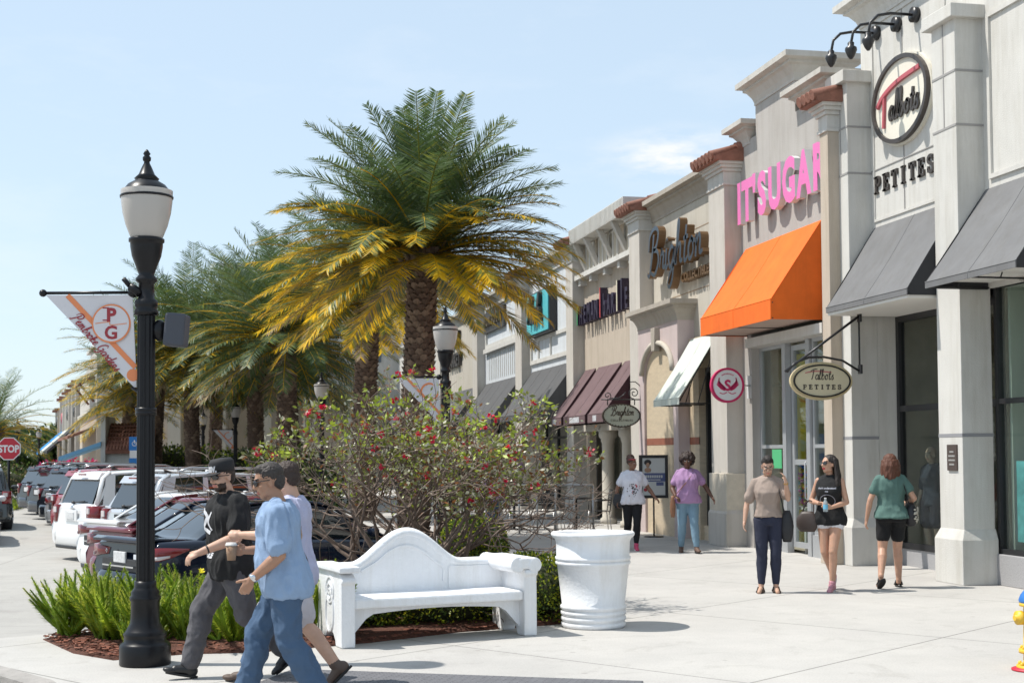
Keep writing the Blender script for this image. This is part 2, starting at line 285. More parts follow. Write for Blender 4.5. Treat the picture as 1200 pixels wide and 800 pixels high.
# tactile paving strip at the crossing
mb=MB(); M_t=mat('tactile_grey',(.13,.13,.14),.8,var=.2,vs=9,bump=.3,bs=60)
A=V((.55,10.98,0)); B=V((3.05,9.75,0)); d=(B-A).normalized(); q=V((d.y,-d.x,0))
mb.prism([A+V((0,0,.004)),B+V((0,0,.004)),B+q*1.3+V((0,0,.004)),A+q*1.3+V((0,0,.004))],(0,0,.004))
for i in range(46):
    for j in range(22):
        c=A+d*(.03+i*.06)+q*(.03+j*.06); mb.add([c+V((x*.013,y*.013,.008)) for x,y in ((1,0),(0,1),(-1,0),(0,-1))]+[c+V((0,0,.014))],[(0,1,4),(1,2,4),(2,3,4),(3,0,4)])
struct(mb,'tactile_paving',[M_t])
# planter bed with mulch: a low mound (lamp stands on its near edge)
M_soil=mat('mulch_brown',(.115,.045,.028),.95,var=.5,vs=30,bump=.9,bs=70)
bed=[(-1.62,13.35),(-1.25,12.35),(-.88,11.85),(-.3,12.05),(.3,12.0),(1.3,12.35),(2.2,12.85),(3.3,13.2),(4.1,14.1),(4.6,17.5),(4.6,21),(3.85,21),(3.85,18.6),(2.6,16.4),(.9,14.6),(-.6,13.95)]
mb=MB(); c=V((1.4,13.6,0))
def bedring(s,z): return [V((c.x+(x-c.x)*s if y<16 else x*s+3.4*(1-s),c.y+(y-c.y)*s if y<16 else y-.5*(1-s),z)) for x,y in bed]
mb.loft([bedring(1,-.02),bedring(1,.008),bedring(.93,.045),bedring(.75,.07)],0,sm=True)
struct(mb,'planter_soil',[M_soil])
# loose bark chips
mb=MB(); rnd=random.Random(3)
def inpoly(x,y,P):
    r=False;j=len(P)-1
    for i in range(len(P)):
        if (P[i][1]>y)!=(P[j][1]>y) and x<(P[j][0]-P[i][0])*(y-P[i][1])/(P[j][1]-P[i][1])+P[i][0]: r=not r
        j=i
    return r
k=0
while k<5200:
    x=rnd.uniform(-1.7,4.4);y=rnd.uniform(11.8,15)
    if not inpoly(x,y,bed): continue
    k+=1; e=Matrix.Rotation(rnd.uniform(0,PI),3,'Z')@Matrix.Rotation(rnd.uniform(-.5,.5),3,'X'); h=(rnd.uniform(.012,.04),rnd.uniform(.006,.014),.003)
    mb.obox((x,y,.035+rnd.uniform(0,.03)*(1 if inpoly(x,y-.15,bed) else .2)),h,e,rnd.choice((0,0,1,2)))
tag(mb.build('bark_mulch',[mat('bark_a',(.21,.075,.045),.9),mat('bark_b',(.12,.045,.03),.9),mat('bark_c',(.30,.13,.085),.9)],norm=False),'red brown bark mulch spread in the planter bed','mulch',kind='stuff')
# ================================================================== shop buildings (facade faces -X; u=-Y, v=+Z, outwards -X)
def FP(X,Y,Z): return plane_fn((X,Y,Z),(0,-1,0),(0,0,1))     # P(along image-right, up, outwards)
def HP(X,Y,Z): return plane_fn((X,Y,Z),(1,0,0),(0,0,1))      # hanging sign facing -Y
S_grey=stucco('stucco_grey',(.50,.475,.435)); S_white=stucco('stucco_white',(.57,.555,.52)); S_beige=stucco('stucco_beige',(.50,.46,.395)); S_tan=stucco('stucco_tan',(.47,.40,.325)); S_pil=stucco('stucco_pilaster',(.52,.485,.44))
S_pink=stucco('stucco_mauve',(.52,.43,.42)); S_taupe=stucco('stucco_taupe',(.40,.36,.31)); S_sug=stucco('stucco_warm_grey',(.41,.385,.36)); S_bluewh=stucco('painted_boards_white',(.60,.63,.66))
M_trav=mat('travertine',(.56,.46,.33),.55,var=.14,vs=5,bump=.1,bs=30,stretch=(1,1,4)); M_redband=mat('red_stone_band',(.28,.10,.06),.6,var=.2,vs=9)
M_gran=mat('granite',(.36,.355,.36),.5,var=.35,vs=70); M_black=mat('black_metal',(.018,.018,.02),.35,spec=.5); M_alu=mat('aluminium_frame',(.46,.47,.48),.45,metal=.5,var=.05); M_dark=mat('interior_dark',(.03,.03,.032),.9); M_groove=mat('joint_grey',(.30,.29,.28),.95)  # wall joints are drawn in a grey darker than the stucco
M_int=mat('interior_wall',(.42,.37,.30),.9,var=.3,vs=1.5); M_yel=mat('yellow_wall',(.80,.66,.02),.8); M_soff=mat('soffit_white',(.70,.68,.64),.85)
def glass(name,tint=(.75,.85,.82),refl=.12):
    if name in MATS: return MATS[name]
    m=bpy.data.materials.new(name); m.use_nodes=True; t=m.node_tree; t.nodes.clear(); n=t.nodes.new
    o=n('ShaderNodeOutputMaterial'); a=n('ShaderNodeBsdfTransparent'); a.inputs[0].default_value=(*tint,1); g=n('ShaderNodeBsdfGlossy'); g.inputs['Roughness'].default_value=.02; g.inputs[0].default_value=(1,1,1,1)
    lw=n('ShaderNodeLayerWeight'); lw.inputs[0].default_value=.5; f=n('ShaderNodeMath'); f.operation='POWER'; f.inputs[1].default_value=4.5; t.links.new(lw.outputs['Facing'],f.inputs[0]); ad=n('ShaderNodeMath'); ad.operation='ADD'; ad.inputs[1].default_value=refl; x=n('ShaderNodeMixShader')
    t.links.new(f.outputs[0],ad.inputs[0]); t.links.new(ad.outputs[0],x.inputs[0]); t.links.new(a.outputs[0],x.inputs[1]); t.links.new(g.outputs[0],x.inputs[2]); t.links.new(x.outputs[0],o.inputs[0]); MATS[name]=m; return m
G_shop=glass('shop_glass',(.90,.94,.92),.035); G_dark=glass('shop_glass_dark',(.78,.82,.80),.03)
M_tile=mat('clay_roof_tile',(.25,.11,.075),.8,var=.3,vs=8,bump=.3,bs=30)
def awnmat(n,c): return mat(n,c,.85,var=.13,vs=2.0,bump=.3,bs=4,sheen=.2,stain=.12)
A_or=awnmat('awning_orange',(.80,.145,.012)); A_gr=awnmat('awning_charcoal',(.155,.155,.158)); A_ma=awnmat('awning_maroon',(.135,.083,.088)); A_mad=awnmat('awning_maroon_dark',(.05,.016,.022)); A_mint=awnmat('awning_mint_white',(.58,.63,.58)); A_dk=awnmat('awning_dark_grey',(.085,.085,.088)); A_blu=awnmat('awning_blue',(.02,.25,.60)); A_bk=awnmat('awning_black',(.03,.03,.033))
def awning(parent,y0,y1,Xw,Xf,zt,zf,zv,m,label=None,sides=True,mside=None,closed_under=False):
    """y0>y1; sloped cloth from the wall (Xw,zt) to the front bar (Xf,zf), valance down to zv; cloth has 12 mm thickness"""
    mb=MB(); t=.014
    # subdivided slope that sags a little between the rafters
    nu=8; nv=4; vs=[]
    for j in range(nv+1):
        for i in range(nu+1):
            b=j/nv; y=y0+(y1-y0)*i/nu; sag=-.03*math.sin(PI*b)*(1+.4*math.sin(i*2.1)); vs.append((Xw+(Xf-Xw)*b,y,zt+(zf-zt)*b+sag))
    top=vs; bot=[(x+.004,y,z-t) for x,y,z in vs]; q=nu+1
    mb.add(top,[(j*q+i,j*q+i+1,(j+1)*q+i+1,(j+1)*q+i) for j in range(nv) for i in range(nu)],0,True); mb.add(bot,[(j*q+i,j*q+i+1,(j+1)*q+i+1,(j+1)*q+i) for j in range(nv) for i in range(nu)],0,True)
    mb.box(Xf-.006,Xf+.008,y1,y0,zv,zf,0)
    if sides:
        for y in (y0,y1):
            s=1 if y==y0 else -1
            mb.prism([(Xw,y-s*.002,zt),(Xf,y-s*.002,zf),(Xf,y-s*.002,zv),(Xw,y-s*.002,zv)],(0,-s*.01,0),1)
    k_=max(2,int(abs(y0-y1)/1.2))
    for i in range(1,k_): # stitched seams
        y=y0+(y1-y0)*i/k_; pts=[]
        for j in range(nv+1):
            b=j/nv; u_=(i/k_)*nu; pts.append((Xw+(Xf-Xw)*b,y,zt+(zf-zt)*b-.03*math.sin(PI*b)*(1+.4*math.sin(u_*2.1))+.003))
        mb.tube(pts+[(Xf-.008,y,zf-.01),(Xf-.008,y,zv)],.004,4,0,cap=False)
    mb.tube([(Xf-.004,y0,zf+.002),(Xf-.004,y1,zf+.002)],.008,5,0)
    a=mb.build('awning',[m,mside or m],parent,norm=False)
    if label: a['label']=label
    fr=MB()
    for y in (y0-.03,y1+.03,(y0+y1)/2):
        fr.tube([(Xw,y,zt-.05),(Xf+.03,y,zf-.05)],.012,6); fr.tube([(Xw,y,zv+.02),(Xf+.03,y,zv+.02)],.012,6)
        fr.tube([(Xw,y,zt-.05),(Xw+(Xf-Xw)*.5,y,zv+.03)],.01,6)
    fr.tube([(Xf+.03,y0,zf-.05),(Xf+.03,y1,zf-.05)],.012,6); fr.tube([(Xf+.03,y0,zv+.02),(Xf+.03,y1,zv+.02)],.012,6)
    f=fr.build('awning_frame',[M_black],a); return a
def cornice(mb,y0,y1,X,z0,z1,out=.3,depth=.9,mi=0,ends=True):
    """stepped classical cornice growing outwards from z0 to z1 along y0>y1, returns at its ends"""
    pr=[(0,0),(.06,0),(.06,.12),(.16,.3),(.42,.55),(.62,.62),(.62,.72),(1,.78),(1,1)]
    rings=[]
    for a,b in pr:
        o=out*a; z=z0+(z1-z0)*b; e=o if ends else 0
        rings.append([V((X-o,y0+e,z)),V((X-o,y1-e,z)),V((X+depth+(o if ends else 0),y1-e,z)),V((X+depth+(o if ends else 0),y0+e,z))])
    mb.loft(rings,mi,sm=False)
def pilaster(parent,y0,y1,X,Xw,top,m,base=True,cap=True,tile=False,capm=None,groove=False,label=None):
    mb=MB(); mb.box(X,Xw,y1,y0,.0,top,0)
    if base: # plinth with a splayed top
        b=.06; mb.loft([[V((X-b*s,y0+b*s,z)),V((X-b*s,y1-b*s,z)),V((Xw+.01,y1-b*s,z)),V((Xw+.01,y0+b*s,z))] for s,z in ((1,.0),(1,.58),(.0001,.72))],0,sm=False)
    p=mb.build('pilaster',[m],parent,bevel=.008)
    if cap:
        c=MB(); z=top-.42
        for dz,h,o in ((0,.05,.03),(.05,.2,.012),(.25,.06,.05),(.31,.06,.09),(.37,.06,.13)): c.box(X-o,Xw+.02,y1-o,y0+o,z+dz,z+dz+h)
        c.build('capital',[capm or S_white],p,bevel=.006)
    if tile: # lean-to cap of barrel tiles running down to the street
        t=MB(); w_=(y0-y1)/2+.17; yc=(y0+y1)/2; z=top+.0; x0=X-.24; x1=Xw+.62; rise=.50
        t.prism([(x0,yc+w_,z),(x0,yc+w_,z+.07),(x1,yc+w_,z+rise+.07),(x1,yc+w_,z)],(0,-2*w_,0),0)
        nt_=max(4,int(2*w_/.17))
        for k in range(nt_):
            y=yc-w_+(k+.5)*2*w_/nt_
            for j in range(3):
                a=x0-.05+j*(x1-x0)/3; b=a+(x1-x0)/3+.06; zz=z+.085+rise*(a-x0)/(x1-x0); zb=z+.085+rise*(b-x0)/(x1-x0); t.tube([(a,y,zz+.02),(b,y,zb)],[.082,.066],9,0)
        t.tube([(x1,yc-w_-.03,z+rise+.1),(x1,yc+w_+.03,z+rise+.1)],.1,10,0)
        t.build('tile_cap',[M_tile],p)
    if 0: # barrel tile ridge hat running back from the street
        t=MB(); w_=(y0-y1)/2+.16; yc=(y0+y1)/2; z=top-.02; xr=Xw+.9
        t.prism([(X-.2,yc+w_,z),(X-.2,yc-w_,z),(X-.2,yc,z+.42)],(xr-X+.2,0,0),0)
        for k in range(5):
            f=k/4
            for s in (1,-1):
                y=yc+s*w_*(1-f)*.98; zz=z+.42*f+.015
                for j in range(4):
                    x0=X-.22+j*(xr-X+.22)/4; t.tube([(x0,y,zz+.012),(x0+(xr-X+.3)/4,y,zz)],[.062,.05],8,0)
        for j in range(4): 
            x0=X-.24+j*(xr-X+.22)/4; t.tube([(x0,yc,z+.45),(x0+(xr-X+.3)/4,yc,z+.435)],[.085,.07],10,0)
        t.build('tile_cap',[M_tile],p)
    if groove:
        g=MB(); g.box(X-.004,Xw,y1-.004,y0+.004,1.92,1.965); g.build('groove_band',[mat('band_grey',(.25,.25,.26),.8)],p)
    return p
def frame_window(parent,X,y0,y1,z0,z1,cols,rows,m,gm,w_=.07,d=.08,name='window',roomd=1.5,back=None):
    """framed glazing on the plane X with real depth behind: cols/rows are fractions of the opening"""
    f=MB()
    for y in (y0-w_/2,y1+w_/2): f.box(X-d/2,X+d/2,y-w_/2,y+w_/2,z0,z1)
    f.box(X-d/2,X+d/2,y1+w_,y0-w_,z0,z0+w_); f.box(X-d/2,X+d/2,y1+w_,y0-w_,z1-w_,z1)
    for c in cols: y=y0+(y1-y0)*c; f.box(X-d/2-.003,X+d/2-.003,y-w_/2,y+w_/2,z0+w_,z1-w_)
    for r in rows: z=z0+(z1-z0)*r; f.box(X-d/2+.004,X+d/2-.006,y1+w_,y0-w_,z-w_/2,z+w_/2)
    o=f.build(name,[m],parent); g=MB(); g.box(X-.005,X+.005,y1+w_*.5,y0-w_*.5,z0+w_*.5,z1-w_*.5); g.build('pane',[gm],o)
    return o
def room(parent,X,y0,y1,z1,depth,mback=None):
    """the shop interior behind a glazed front: five inward faces (a real box, open to the street)"""
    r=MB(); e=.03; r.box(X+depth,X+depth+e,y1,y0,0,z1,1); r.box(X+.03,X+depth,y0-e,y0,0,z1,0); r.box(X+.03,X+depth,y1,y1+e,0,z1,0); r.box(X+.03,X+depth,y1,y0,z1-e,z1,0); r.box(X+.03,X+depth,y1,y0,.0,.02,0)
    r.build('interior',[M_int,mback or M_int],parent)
# ---------------------------------------------------------------- clothing shop with the oval sign (nearest, right edge)
TAL0=set(o.name for o in COL.objects)
B=thing('shop_building','pale grey stucco shop nearest the camera with charcoal awnings','shop building',(9.9,16,0),'shops along the pavement')
mb=MB(); XW=9.9
mb.box(XW,XW+.5,15.55,19.8,3.86,8.62,0)              # raised centre over the entrance
mb.box(XW,XW+.5,6.0,15.55,3.98,7.75,0)                # right run
mb.box(XW+.12,XW+.5,16.3,16.35,0,3.98,0)
mb.box(9.951,10.6,19.495,19.83,0,3.86,0)                     # left jamb of the recessed entrance
mb.box(10.4,14,6,19.8,6.6,6.8,0); mb.box(13.9,14,6,19.8,0,6.7,0)
mb.box(9.87,10.4,16.3,19.5,3.86,3.95,0)
mb.box(XW+.5,14,19.6,19.8,0,8.3,0)
mb.build('wall',[S_white],B)
mb=MB()  # raised panel mouldings
def frame_rect(mb,X,y0,y1,z0,z1,w_=.05,d=.03,mi=0):
    mb.box(X-d,X-.001,y1,y0,z1-w_,z1,mi); mb.box(X-d,X-.001,y1,y0,z0,z0+w_,mi); mb.box(X-d,X-.001,y0-w_,y0,z0+w_,z1-w_,mi); mb.box(X-d,X-.001,y1,y1+w_,z0+w_,z1-w_,mi)
frame_rect(mb,XW,16.15,10.6,5.27,7.45,.06,.035); frame_rect(mb,XW,19.42,17.2,5.24,8.3,.04,.02)
mb.build('panel_moulding',[S_white],B)
mb=MB(); cornice(mb,19.8,15.4,XW,8.35,8.78,.32,.9); mb.build('cornice',[S_white],B)
mb=MB(); mb.box(XW-.08,XW+.9,6,15.4,7.75,7.92); mb.build('coping',[S_white],B)
mb=MB(); mb.box(XW-.012,XW+.0,16.9,19.5,6.03,6.045); mb.box(XW-.012,XW,18.45,18.465,5.26,8.3); mb.build('joint',[M_groove],B)
for (y0,y1) in ((19.97,19.5),(16.9,16.3),(13.6,13.0)):
    p=pilaster(B,y0,y1,9.5,9.95,7.5,S_white,cap=False,groove=True)
    c=MB(); c.box(9.4,10.1,y1-.09,y0+.09,7.42,7.6); c.build('capital',[S_white],p,bevel=.01)
    g=MB(); g.box(9.494,9.5,(y0+y1)/2-.012,(y0+y1)/2+.012,6.0,7.42)
    for z in (6.72,6.0): g.box(9.493,9.5,y1,y0,z,z+.03); g.box(9.5,9.9,y1-.006,y1,z,z+.03)
    g.build('joint',[M_groove],p)
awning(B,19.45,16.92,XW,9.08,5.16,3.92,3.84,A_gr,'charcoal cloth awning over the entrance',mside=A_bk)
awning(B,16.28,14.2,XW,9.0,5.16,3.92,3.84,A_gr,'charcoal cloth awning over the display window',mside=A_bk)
mb=MB(); mb.box(9.1,10.29,16.95,19.44,3.80,3.84); mb.box(9.3,9.97,14.3,16.25,3.93,3.97); mb.build('soffit',[M_soff],B)
o=frame_window(B,10.3,19.49,16.3,.26,3.80,[.62],[.60],M_black,G_dark,.09,.1,'entrance_glazing')
mb=MB(); mb.box(10.27,10.36,16.3,19.49,0,.26); mb.build('kick_plate',[M_gran],B)
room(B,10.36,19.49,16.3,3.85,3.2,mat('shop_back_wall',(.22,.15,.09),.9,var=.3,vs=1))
o=frame_window(B,10.02,16.28,13.62,.40,3.93,[.30,.65],[.56],M_black,G_shop,.07,.09,'display_window')
mb=MB(); mb.box(9.93,10.1,13.62,16.28,0,.40); mb.build('granite_base',[M_gran],B,bevel=.01)
o=frame_window(B,10.02,12.98,9,.40,3.93,[.3,.65],[.56],M_black,G_shop,.07,.09,'display_window')
mb=MB(); mb.box(9.93,10.1,9,12.98,0,.40); mb.build('granite_base',[M_gran],B,bevel=.01)
mb=MB(); mb.box(10.12,11.6,16.12,16.17,.4,3.9); mb.build('curtain_return',[mat('curtain_green_grey',(.42,.46,.40),.9)],B); mb=MB(); [mb.box(10.36+.015*math.sin(k*1.9),10.375+.015*math.sin(k*1.9),16.2-k*.05-.055,16.2-k*.05,.4,3.9) for k in range(18)]; mb.build('curtain',[mat('curtain_green_grey',(.42,.46,.40),.9)],B)
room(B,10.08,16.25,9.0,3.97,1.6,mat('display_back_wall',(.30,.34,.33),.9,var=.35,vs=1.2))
# mannequins in the window are things of their own
M_knit=mat('navy_knit',(.02,.03,.06),.9); M_man=mat('mannequin_skin',(.55,.42,.34),.5)
# wall lamps on goosenecks above the oval sign
for yk,z in ((19.22,8.12),(18.55,8.05),(18.0,8.02)):
    l=MB()
    l.lathe([(.0,0),(.11,0),(.11,.08),(.0,.08)],(0,0,0),20); pl=[( -a_,b_) for a_,b_ in []]
    l.v=[(XW-.005-z_,yk+x_,z+y_) for x_,y_,z_ in l.v]
    l.tube([(XW-.08,yk,z),(XW-.42,yk,z),(XW-.62,yk,z-.04),(XW-.74,yk,z-.15),(XW-.78,yk,z-.34)],.022,8)
    lo=l.build('wall_lamp',[M_black],B); s=MB(); s.lathe([(.03,.06),(.05,.04),(.045,0),(.085,-.03),(.09,-.07),(.05,-.16),(.02,-.2)],(XW-.78,yk,z-.36),16); s.build('lamp_head',[M_black],lo)
# plaque
mb=MB(); mb.box(9.478,9.499,16.42,16.66,1.48,1.82); pq=mb.build('plaque',[mat('bronze_plaque',(.10,.075,.065),.5,metal=.4)],B)
mb=MB(); P=FP(9.478,16.54,1.6)
for i,w_ in enumerate((.12,.16,.16,.1)): mb.box(9.474,9.478,16.54-w_/2,16.54+w_/2,1.55+i*.055,1.572+i*.055)
mb.build('raised_lines',[mat('plaque_silver',(.5,.48,.45),.4,metal=.6)],pq)
# oval wall sign
M_cream=mat('sign_cream',(.72,.68,.58),.5,var=.03); M_bronze=mat('sign_bronze',(.075,.065,.06),.4,metal=.3); M_red=mat('sign_dull_red',(.45,.10,.12),.5)
T=thing('oval_wall_sign','large cream oval sign with bronze rim and script lettering above the word PETITES','sign',(XW,18.42,6.85))
P0=FP(XW,18.40,6.90); P=lambda a,b,d=0.: P0(a*.885,b*.83,d)
mb=MB(); disc(mb,.90,.72,P,.0,.08,0); mb.build('sign_face',[M_cream],T)
mb=MB(); ring(mb,.95,.77,.075,P,.0,.12,0); mb.build('sign_rim',[M_bronze],T)
mb=MB(); ring(mb,.99,.81,.045,P,.0,.05,0); mb.build('sign_back_rim',[M_cream],T)
mb=MB(); ribbon(mb,[(-.76,.02),(-.5,.19),(0,.32),(.72,.38)],.075,P,.125,back=.08); ribbon(mb,[(-.50,.19),(-.52,-.05),(-.55,-.40)],.055,P,.12,back=.08); mb.build('red_stroke',[M_red],T)
mb=MB(); script(mb,'albots',.235,plane_fn(P(.14,-.31,0),(0,-.885,0),(0,0,.83)),.23,.11,back=.08,slant=.10,pen=.1,sx=.88); mb.build('script_letters',[M_bronze],T)
def serif(mb,ch,x,h,w_,P,d):
    st=.24*w_; sf=.1*h
    def r(a,b,c,e): mb.prism([P(x+a,c,d),P(x+b,c,d),P(x+b,e,d),P(x+a,e,d)],P(0,0,-d)-P(0,0,0))
    if ch in 'PEI T':
        cx=w_/2 if ch in 'TI' else .26*w_
        r(cx-st/1.6,cx+st/1.6,0,h); r(cx-st*1.25,cx+st*1.25,0,sf)
        if ch!='T': r(cx-st*1.25,cx+st*1.25,h-sf,h)
    if ch=='T': r(0,w_,h-.16*h,h); r(0,.13*w_,h-.32*h,h-.16*h); r(.87*w_,w_,h-.32*h,h-.16*h)
    if ch=='E':
        r(.26*w_,.92*w_,h-.14*h,h); r(.26*w_,.7*w_,.45*h,.57*h); r(.26*w_,.95*w_,0,.14*h); r(.82*w_,.92*w_,.7*h,h-.14*h); r(.84*w_,.95*w_,.14*h,.32*h); r(.62*w_,.7*w_,.38*h,.64*h)
    if ch=='P': ribbon(mb,[(x+.26*w_,.93*h),(x+.7*w_,.93*h),(x+.88*w_,.72*h),(x+.7*w_,.5*h),(x+.26*w_,.5*h)],.15*h,P,d,pen=-.3)
    if ch=='S': ribbon(mb,[(x+.85*w_,.72*h),(x+.6*w_,.93*h),(x+.2*w_,.86*h),(x+.2*w_,.62*h),(x+.78*w_,.4*h),(x+.8*w_,.14*h),(x+.4*w_,.06*h),(x+.12*w_,.28*h)],.17*h,P,d); r(.80*w_,.90*w_,.62*h,.95*h); r(.08*w_,.18*w_,.05*h,.38*h)
def serifword(mb,s,h,P,d,adv=1.0,w_=.8):
    W=len(s)*h*adv
    for i,c in enumerate(s): serif(mb,c,-W/2+i*h*adv+h*(adv-w_)/2,h,h*w_,P,d)
T=thing('wall_lettering','dark metal capitals PETITES fixed to the wall under the oval sign','lettering',(XW,18.4,5.8))
mb=MB()
for i,c in enumerate('PETITES'):
    mb=MB(); serif(mb,c,-.93+i*.268,.265,.19,FP(XW,18.43,5.66),.035); mb.build('letter',[M_bronze],T)
# hanging oval sign (perpendicular to the facade)
T=thing('hanging_oval_sign','cream oval hanging sign with thin script over PETITES below a triangular bracket','sign',(9.5,19.0,3.3)); 
hc=plane_fn((8.84,19.15,2.79),(1,0,0),(0,0,1))
mb=MB(); mb.tube([(9.47,19.15,3.77),(8.26,19.15,2.93)],.02,6); mb.tube([(9.47,19.15,3.77),(9.47,19.15,2.97)],.016,6); mb.tube([hc(-.55,.13,0),hc(-.42,.27,0),hc(-.2,.35,0),hc(.05,.36,0),hc(.35,.31,0),hc(.63,.15,0)],.018,6)
mb.build('bracket',[M_black],T)
mb=MB()
for z in (3.75,2.97): mb.box(9.46,9.5,19.1,19.2,z-.07,z+.07)
mb.build('wall_plate',[M_black],T,bevel=.01)
mb=MB(); disc(mb,.455,.245,hc,-.03,.03,0); mb.build('sign_face',[mat('sign_cream_dark',(.60,.53,.36),.5)],T)
mb=MB(); ring(mb,.50,.285,.045,hc,-.045,.02,0); mb.build('sign_outer_rim',[mat('sign_tan',(.58,.47,.27),.5)],T)
mb=MB(); ring(mb,.462,.247,.022,hc,-.05,.045,0); mb.build('sign_inner_rim',[M_black],T)
mb=MB(); ribbon(mb,[(-.27,.12),(-.1,.145),(.15,.13)],.014,hc,.036,back=.03); mb.build('red_stroke',[M_red],T)
mb=MB(); script(mb,'Talbots',.075,plane_fn(hc(0,.02,0),(1,0,0),(0,0,1)),.17,.036,back=.03,slant=.1,sx=.8); mb.build('script_letters',[M_bronze],T)
mb=MB(); serifword(mb,'PETITES',.07,plane_fn(hc(0,-.125,.03),(1,0,0),(0,0,1)),.006,1.33,.85); mb.build('letters',[M_bronze],T)
# the shop is 7.25 m to its pillar caps: bring the plan drawn above to that size and to its plot
for o in list(COL.objects):
    if o.name not in TAL0 and o.parent is None and o.type=='EMPTY': o.location=(o.location.x*.958,o.location.y*.958,o.location.z*.967); o.scale=(.958,.958,.967)
# ---------------------------------------------------------------- sweet shop with the orange awning
B=thing('shop_building','warm grey shop with stepped parapet and big orange awning','shop building',(9.12,21.3,0),'shops along the pavement')
X=9.12; mb=MB()
mb.box(X,X+.9,18.98,23.15,4.0,7.05,0); mb.box(X,X+.9,20.58,22.26,7.05,7.9,0); mb.box(X,X+.9,22.26,23.1,7.05,7.2,0); mb.box(X,X+.9,19.0,20.58,7.05,7.2,0)
mb.box(X+.9,X+5,19,23.1,6.6,6.8,0); mb.box(X+4.9,X+5,19,23.1,0,6.6,0); mb.box(X,X+.6,22.6,23.1,0,4.0,0)
mb.build('wall',[S_sug],B)
mb=MB(); cornice(mb,22.26,20.58,X,7.72,8.14,.27,.9); mb.build('cornice',[S_grey],B); mb=MB(); cornice(mb,22.95,22.55,X,7.12,7.5,.27,.9); mb.build('cornice',[S_grey],B); mb=MB(); cornice(mb,20.3,19.3,X,7.12,7.5,.27,.9); mb.build('cornice',[S_grey],B)
pilaster(B,19.25,18.97,8.92,9.7,6.92,S_tan,tile=True)
awning(B,22.80,19.66,X,8.26,5.28,4.03,3.72,A_or,'bright orange cloth awning with deep valance',closed_under=True)
mb=MB(); mb.box(8.32,9.1,19.7,22.76,3.74,3.77); mb.build('awning_soffit',[mat('translucent_cloth_grey',(.48,.36,.30),.8)],B)
mb=MB(); mb.box(9.0,9.6,19.45,22.6,3.50,3.66); mb.build('transom_beam',[S_white],B)
# angled aluminium shopfront with glass door
frame_window(B,9.3,22.6,21.5,.35,3.5,[],[.45],M_alu,G_shop,.06,.07,'window'); mb=MB(); mb.box(9.23,9.37,21.5,22.6,0,.35); mb.build('kick_plate',[M_alu],B)
mb=MB()
for y in (21.45,20.5): mb.box(9.22,9.34,y-.07,y+.07,0,3.5)
mb.build('door_post',[M_alu],B)
d=frame_window(B,9.35,21.36,20.59,.1,3.45,[],[.42],M_alu,G_shop,.09,.06,'door'); 
mb=MB(); mb.tube([(9.29,20.7,.9),(9.25,20.7,.93),(9.25,20.7,1.5),(9.29,20.7,1.53)],.014,8); mb.build('handle',[M_alu],d)
frame_window(B,9.3,20.41,19.46,.35,3.5,[],[.45],M_alu,G_shop,.06,.07,'window'); mb=MB(); mb.box(9.23,9.37,19.46,20.41,0,.35); mb.build('kick_plate',[M_alu],B)
room(B,9.45,22.6,19.5,3.5,3.2,M_int)
mb=MB(); mb.box(9.70,10.12,22.50,22.55,.1,3.4); mb.build('yellow_partition',[M_yel],B)
# display of sweets
T=thing('candy_display','colourful sweets heaped on a white display table behind the glass shop door','display',(9.65,20,0)); mb=MB(); mb.box(9.42,9.8,21.1,21.9,.72,.76); [mb.box(x,x+.04,y,y+.04,0,.72) for x in (9.44,9.74) for y in (21.13,21.83)]; mb.build('table_top',[S_white],T)
rn=random.Random(5); cm=[mat('sweet_'+str(i),c,.4) for i,c in enumerate([(.7,.05,.05),(.1,.5,.1),(.8,.6,.03),(.05,.2,.7),(.75,.1,.4),(.8,.3,.05),(.1,.6,.6)])]
mb=MB()
for i in range(210):
    x=rn.gauss(9.6,.06);y=rn.uniform(21.15,21.85); z=.78+rn.random()*(.75-abs(y-21.5)*.6); mb.ell((x,y,z),(.035,.035,.03),mi=rn.randrange(7),nu=6,nv=4)
mb.build('sweets',cm,T,norm=False)
mb=MB(); mb.box(9.23,9.236,21.6,22.0,1.40,1.72); tag(mb.build('window_notice',[mat('notice_green',(.08,.42,.18),.6)]),'small green notice stuck low on the sweet shop window left pane','notice')
mb=MB(); mb.box(9.23,9.236,19.55,19.9,1.4,1.8); tag(mb.build('window_notice',[MATS['notice_green']]),'small green notice on the pane right of the sweet shop door','notice')
# pink letters
T=thing('wall_lettering',"big pink channel letters IT'SUGAR standing off the wall above the orange awning",'lettering',(X,21.9,6.2))
M_pink=mat('letter_pink',(.72,.17,.42),.4); M_lw=mat('letter_return_white',(.62,.62,.62),.5)
PP=FP(X,22.78,5.74); xx=0
adv={'I':.235,'T':.47,"'":.14,'S':.50,'U':.55,'G':.57,'A':.54,'R':.56}
for c in "IT'SUGAR":
    a_=adv[c]; mb=MB(); text(mb,c,.95,plane_fn(PP(xx+a_/2,0,0),(0,-1,0),(0,0,1)),.17,0,1,bold=.046,sx=.80 if c not in "GA" else .74,back=.06); lo=mb.build('letter',[M_pink,M_lw],T); xx+=a_+.02
    if c=='R': # the last letter runs in behind the pillar edge
        bm=bmesh.new(); bm.from_mesh(lo.data); bmesh.ops.bisect_plane(bm,geom=bm.verts[:]+bm.edges[:]+bm.faces[:],plane_co=V((0,19.27,0))-ORG[T.name],plane_no=(0,-1,0),clear_outer=True); bm.to_mesh(lo.data); bm.free()
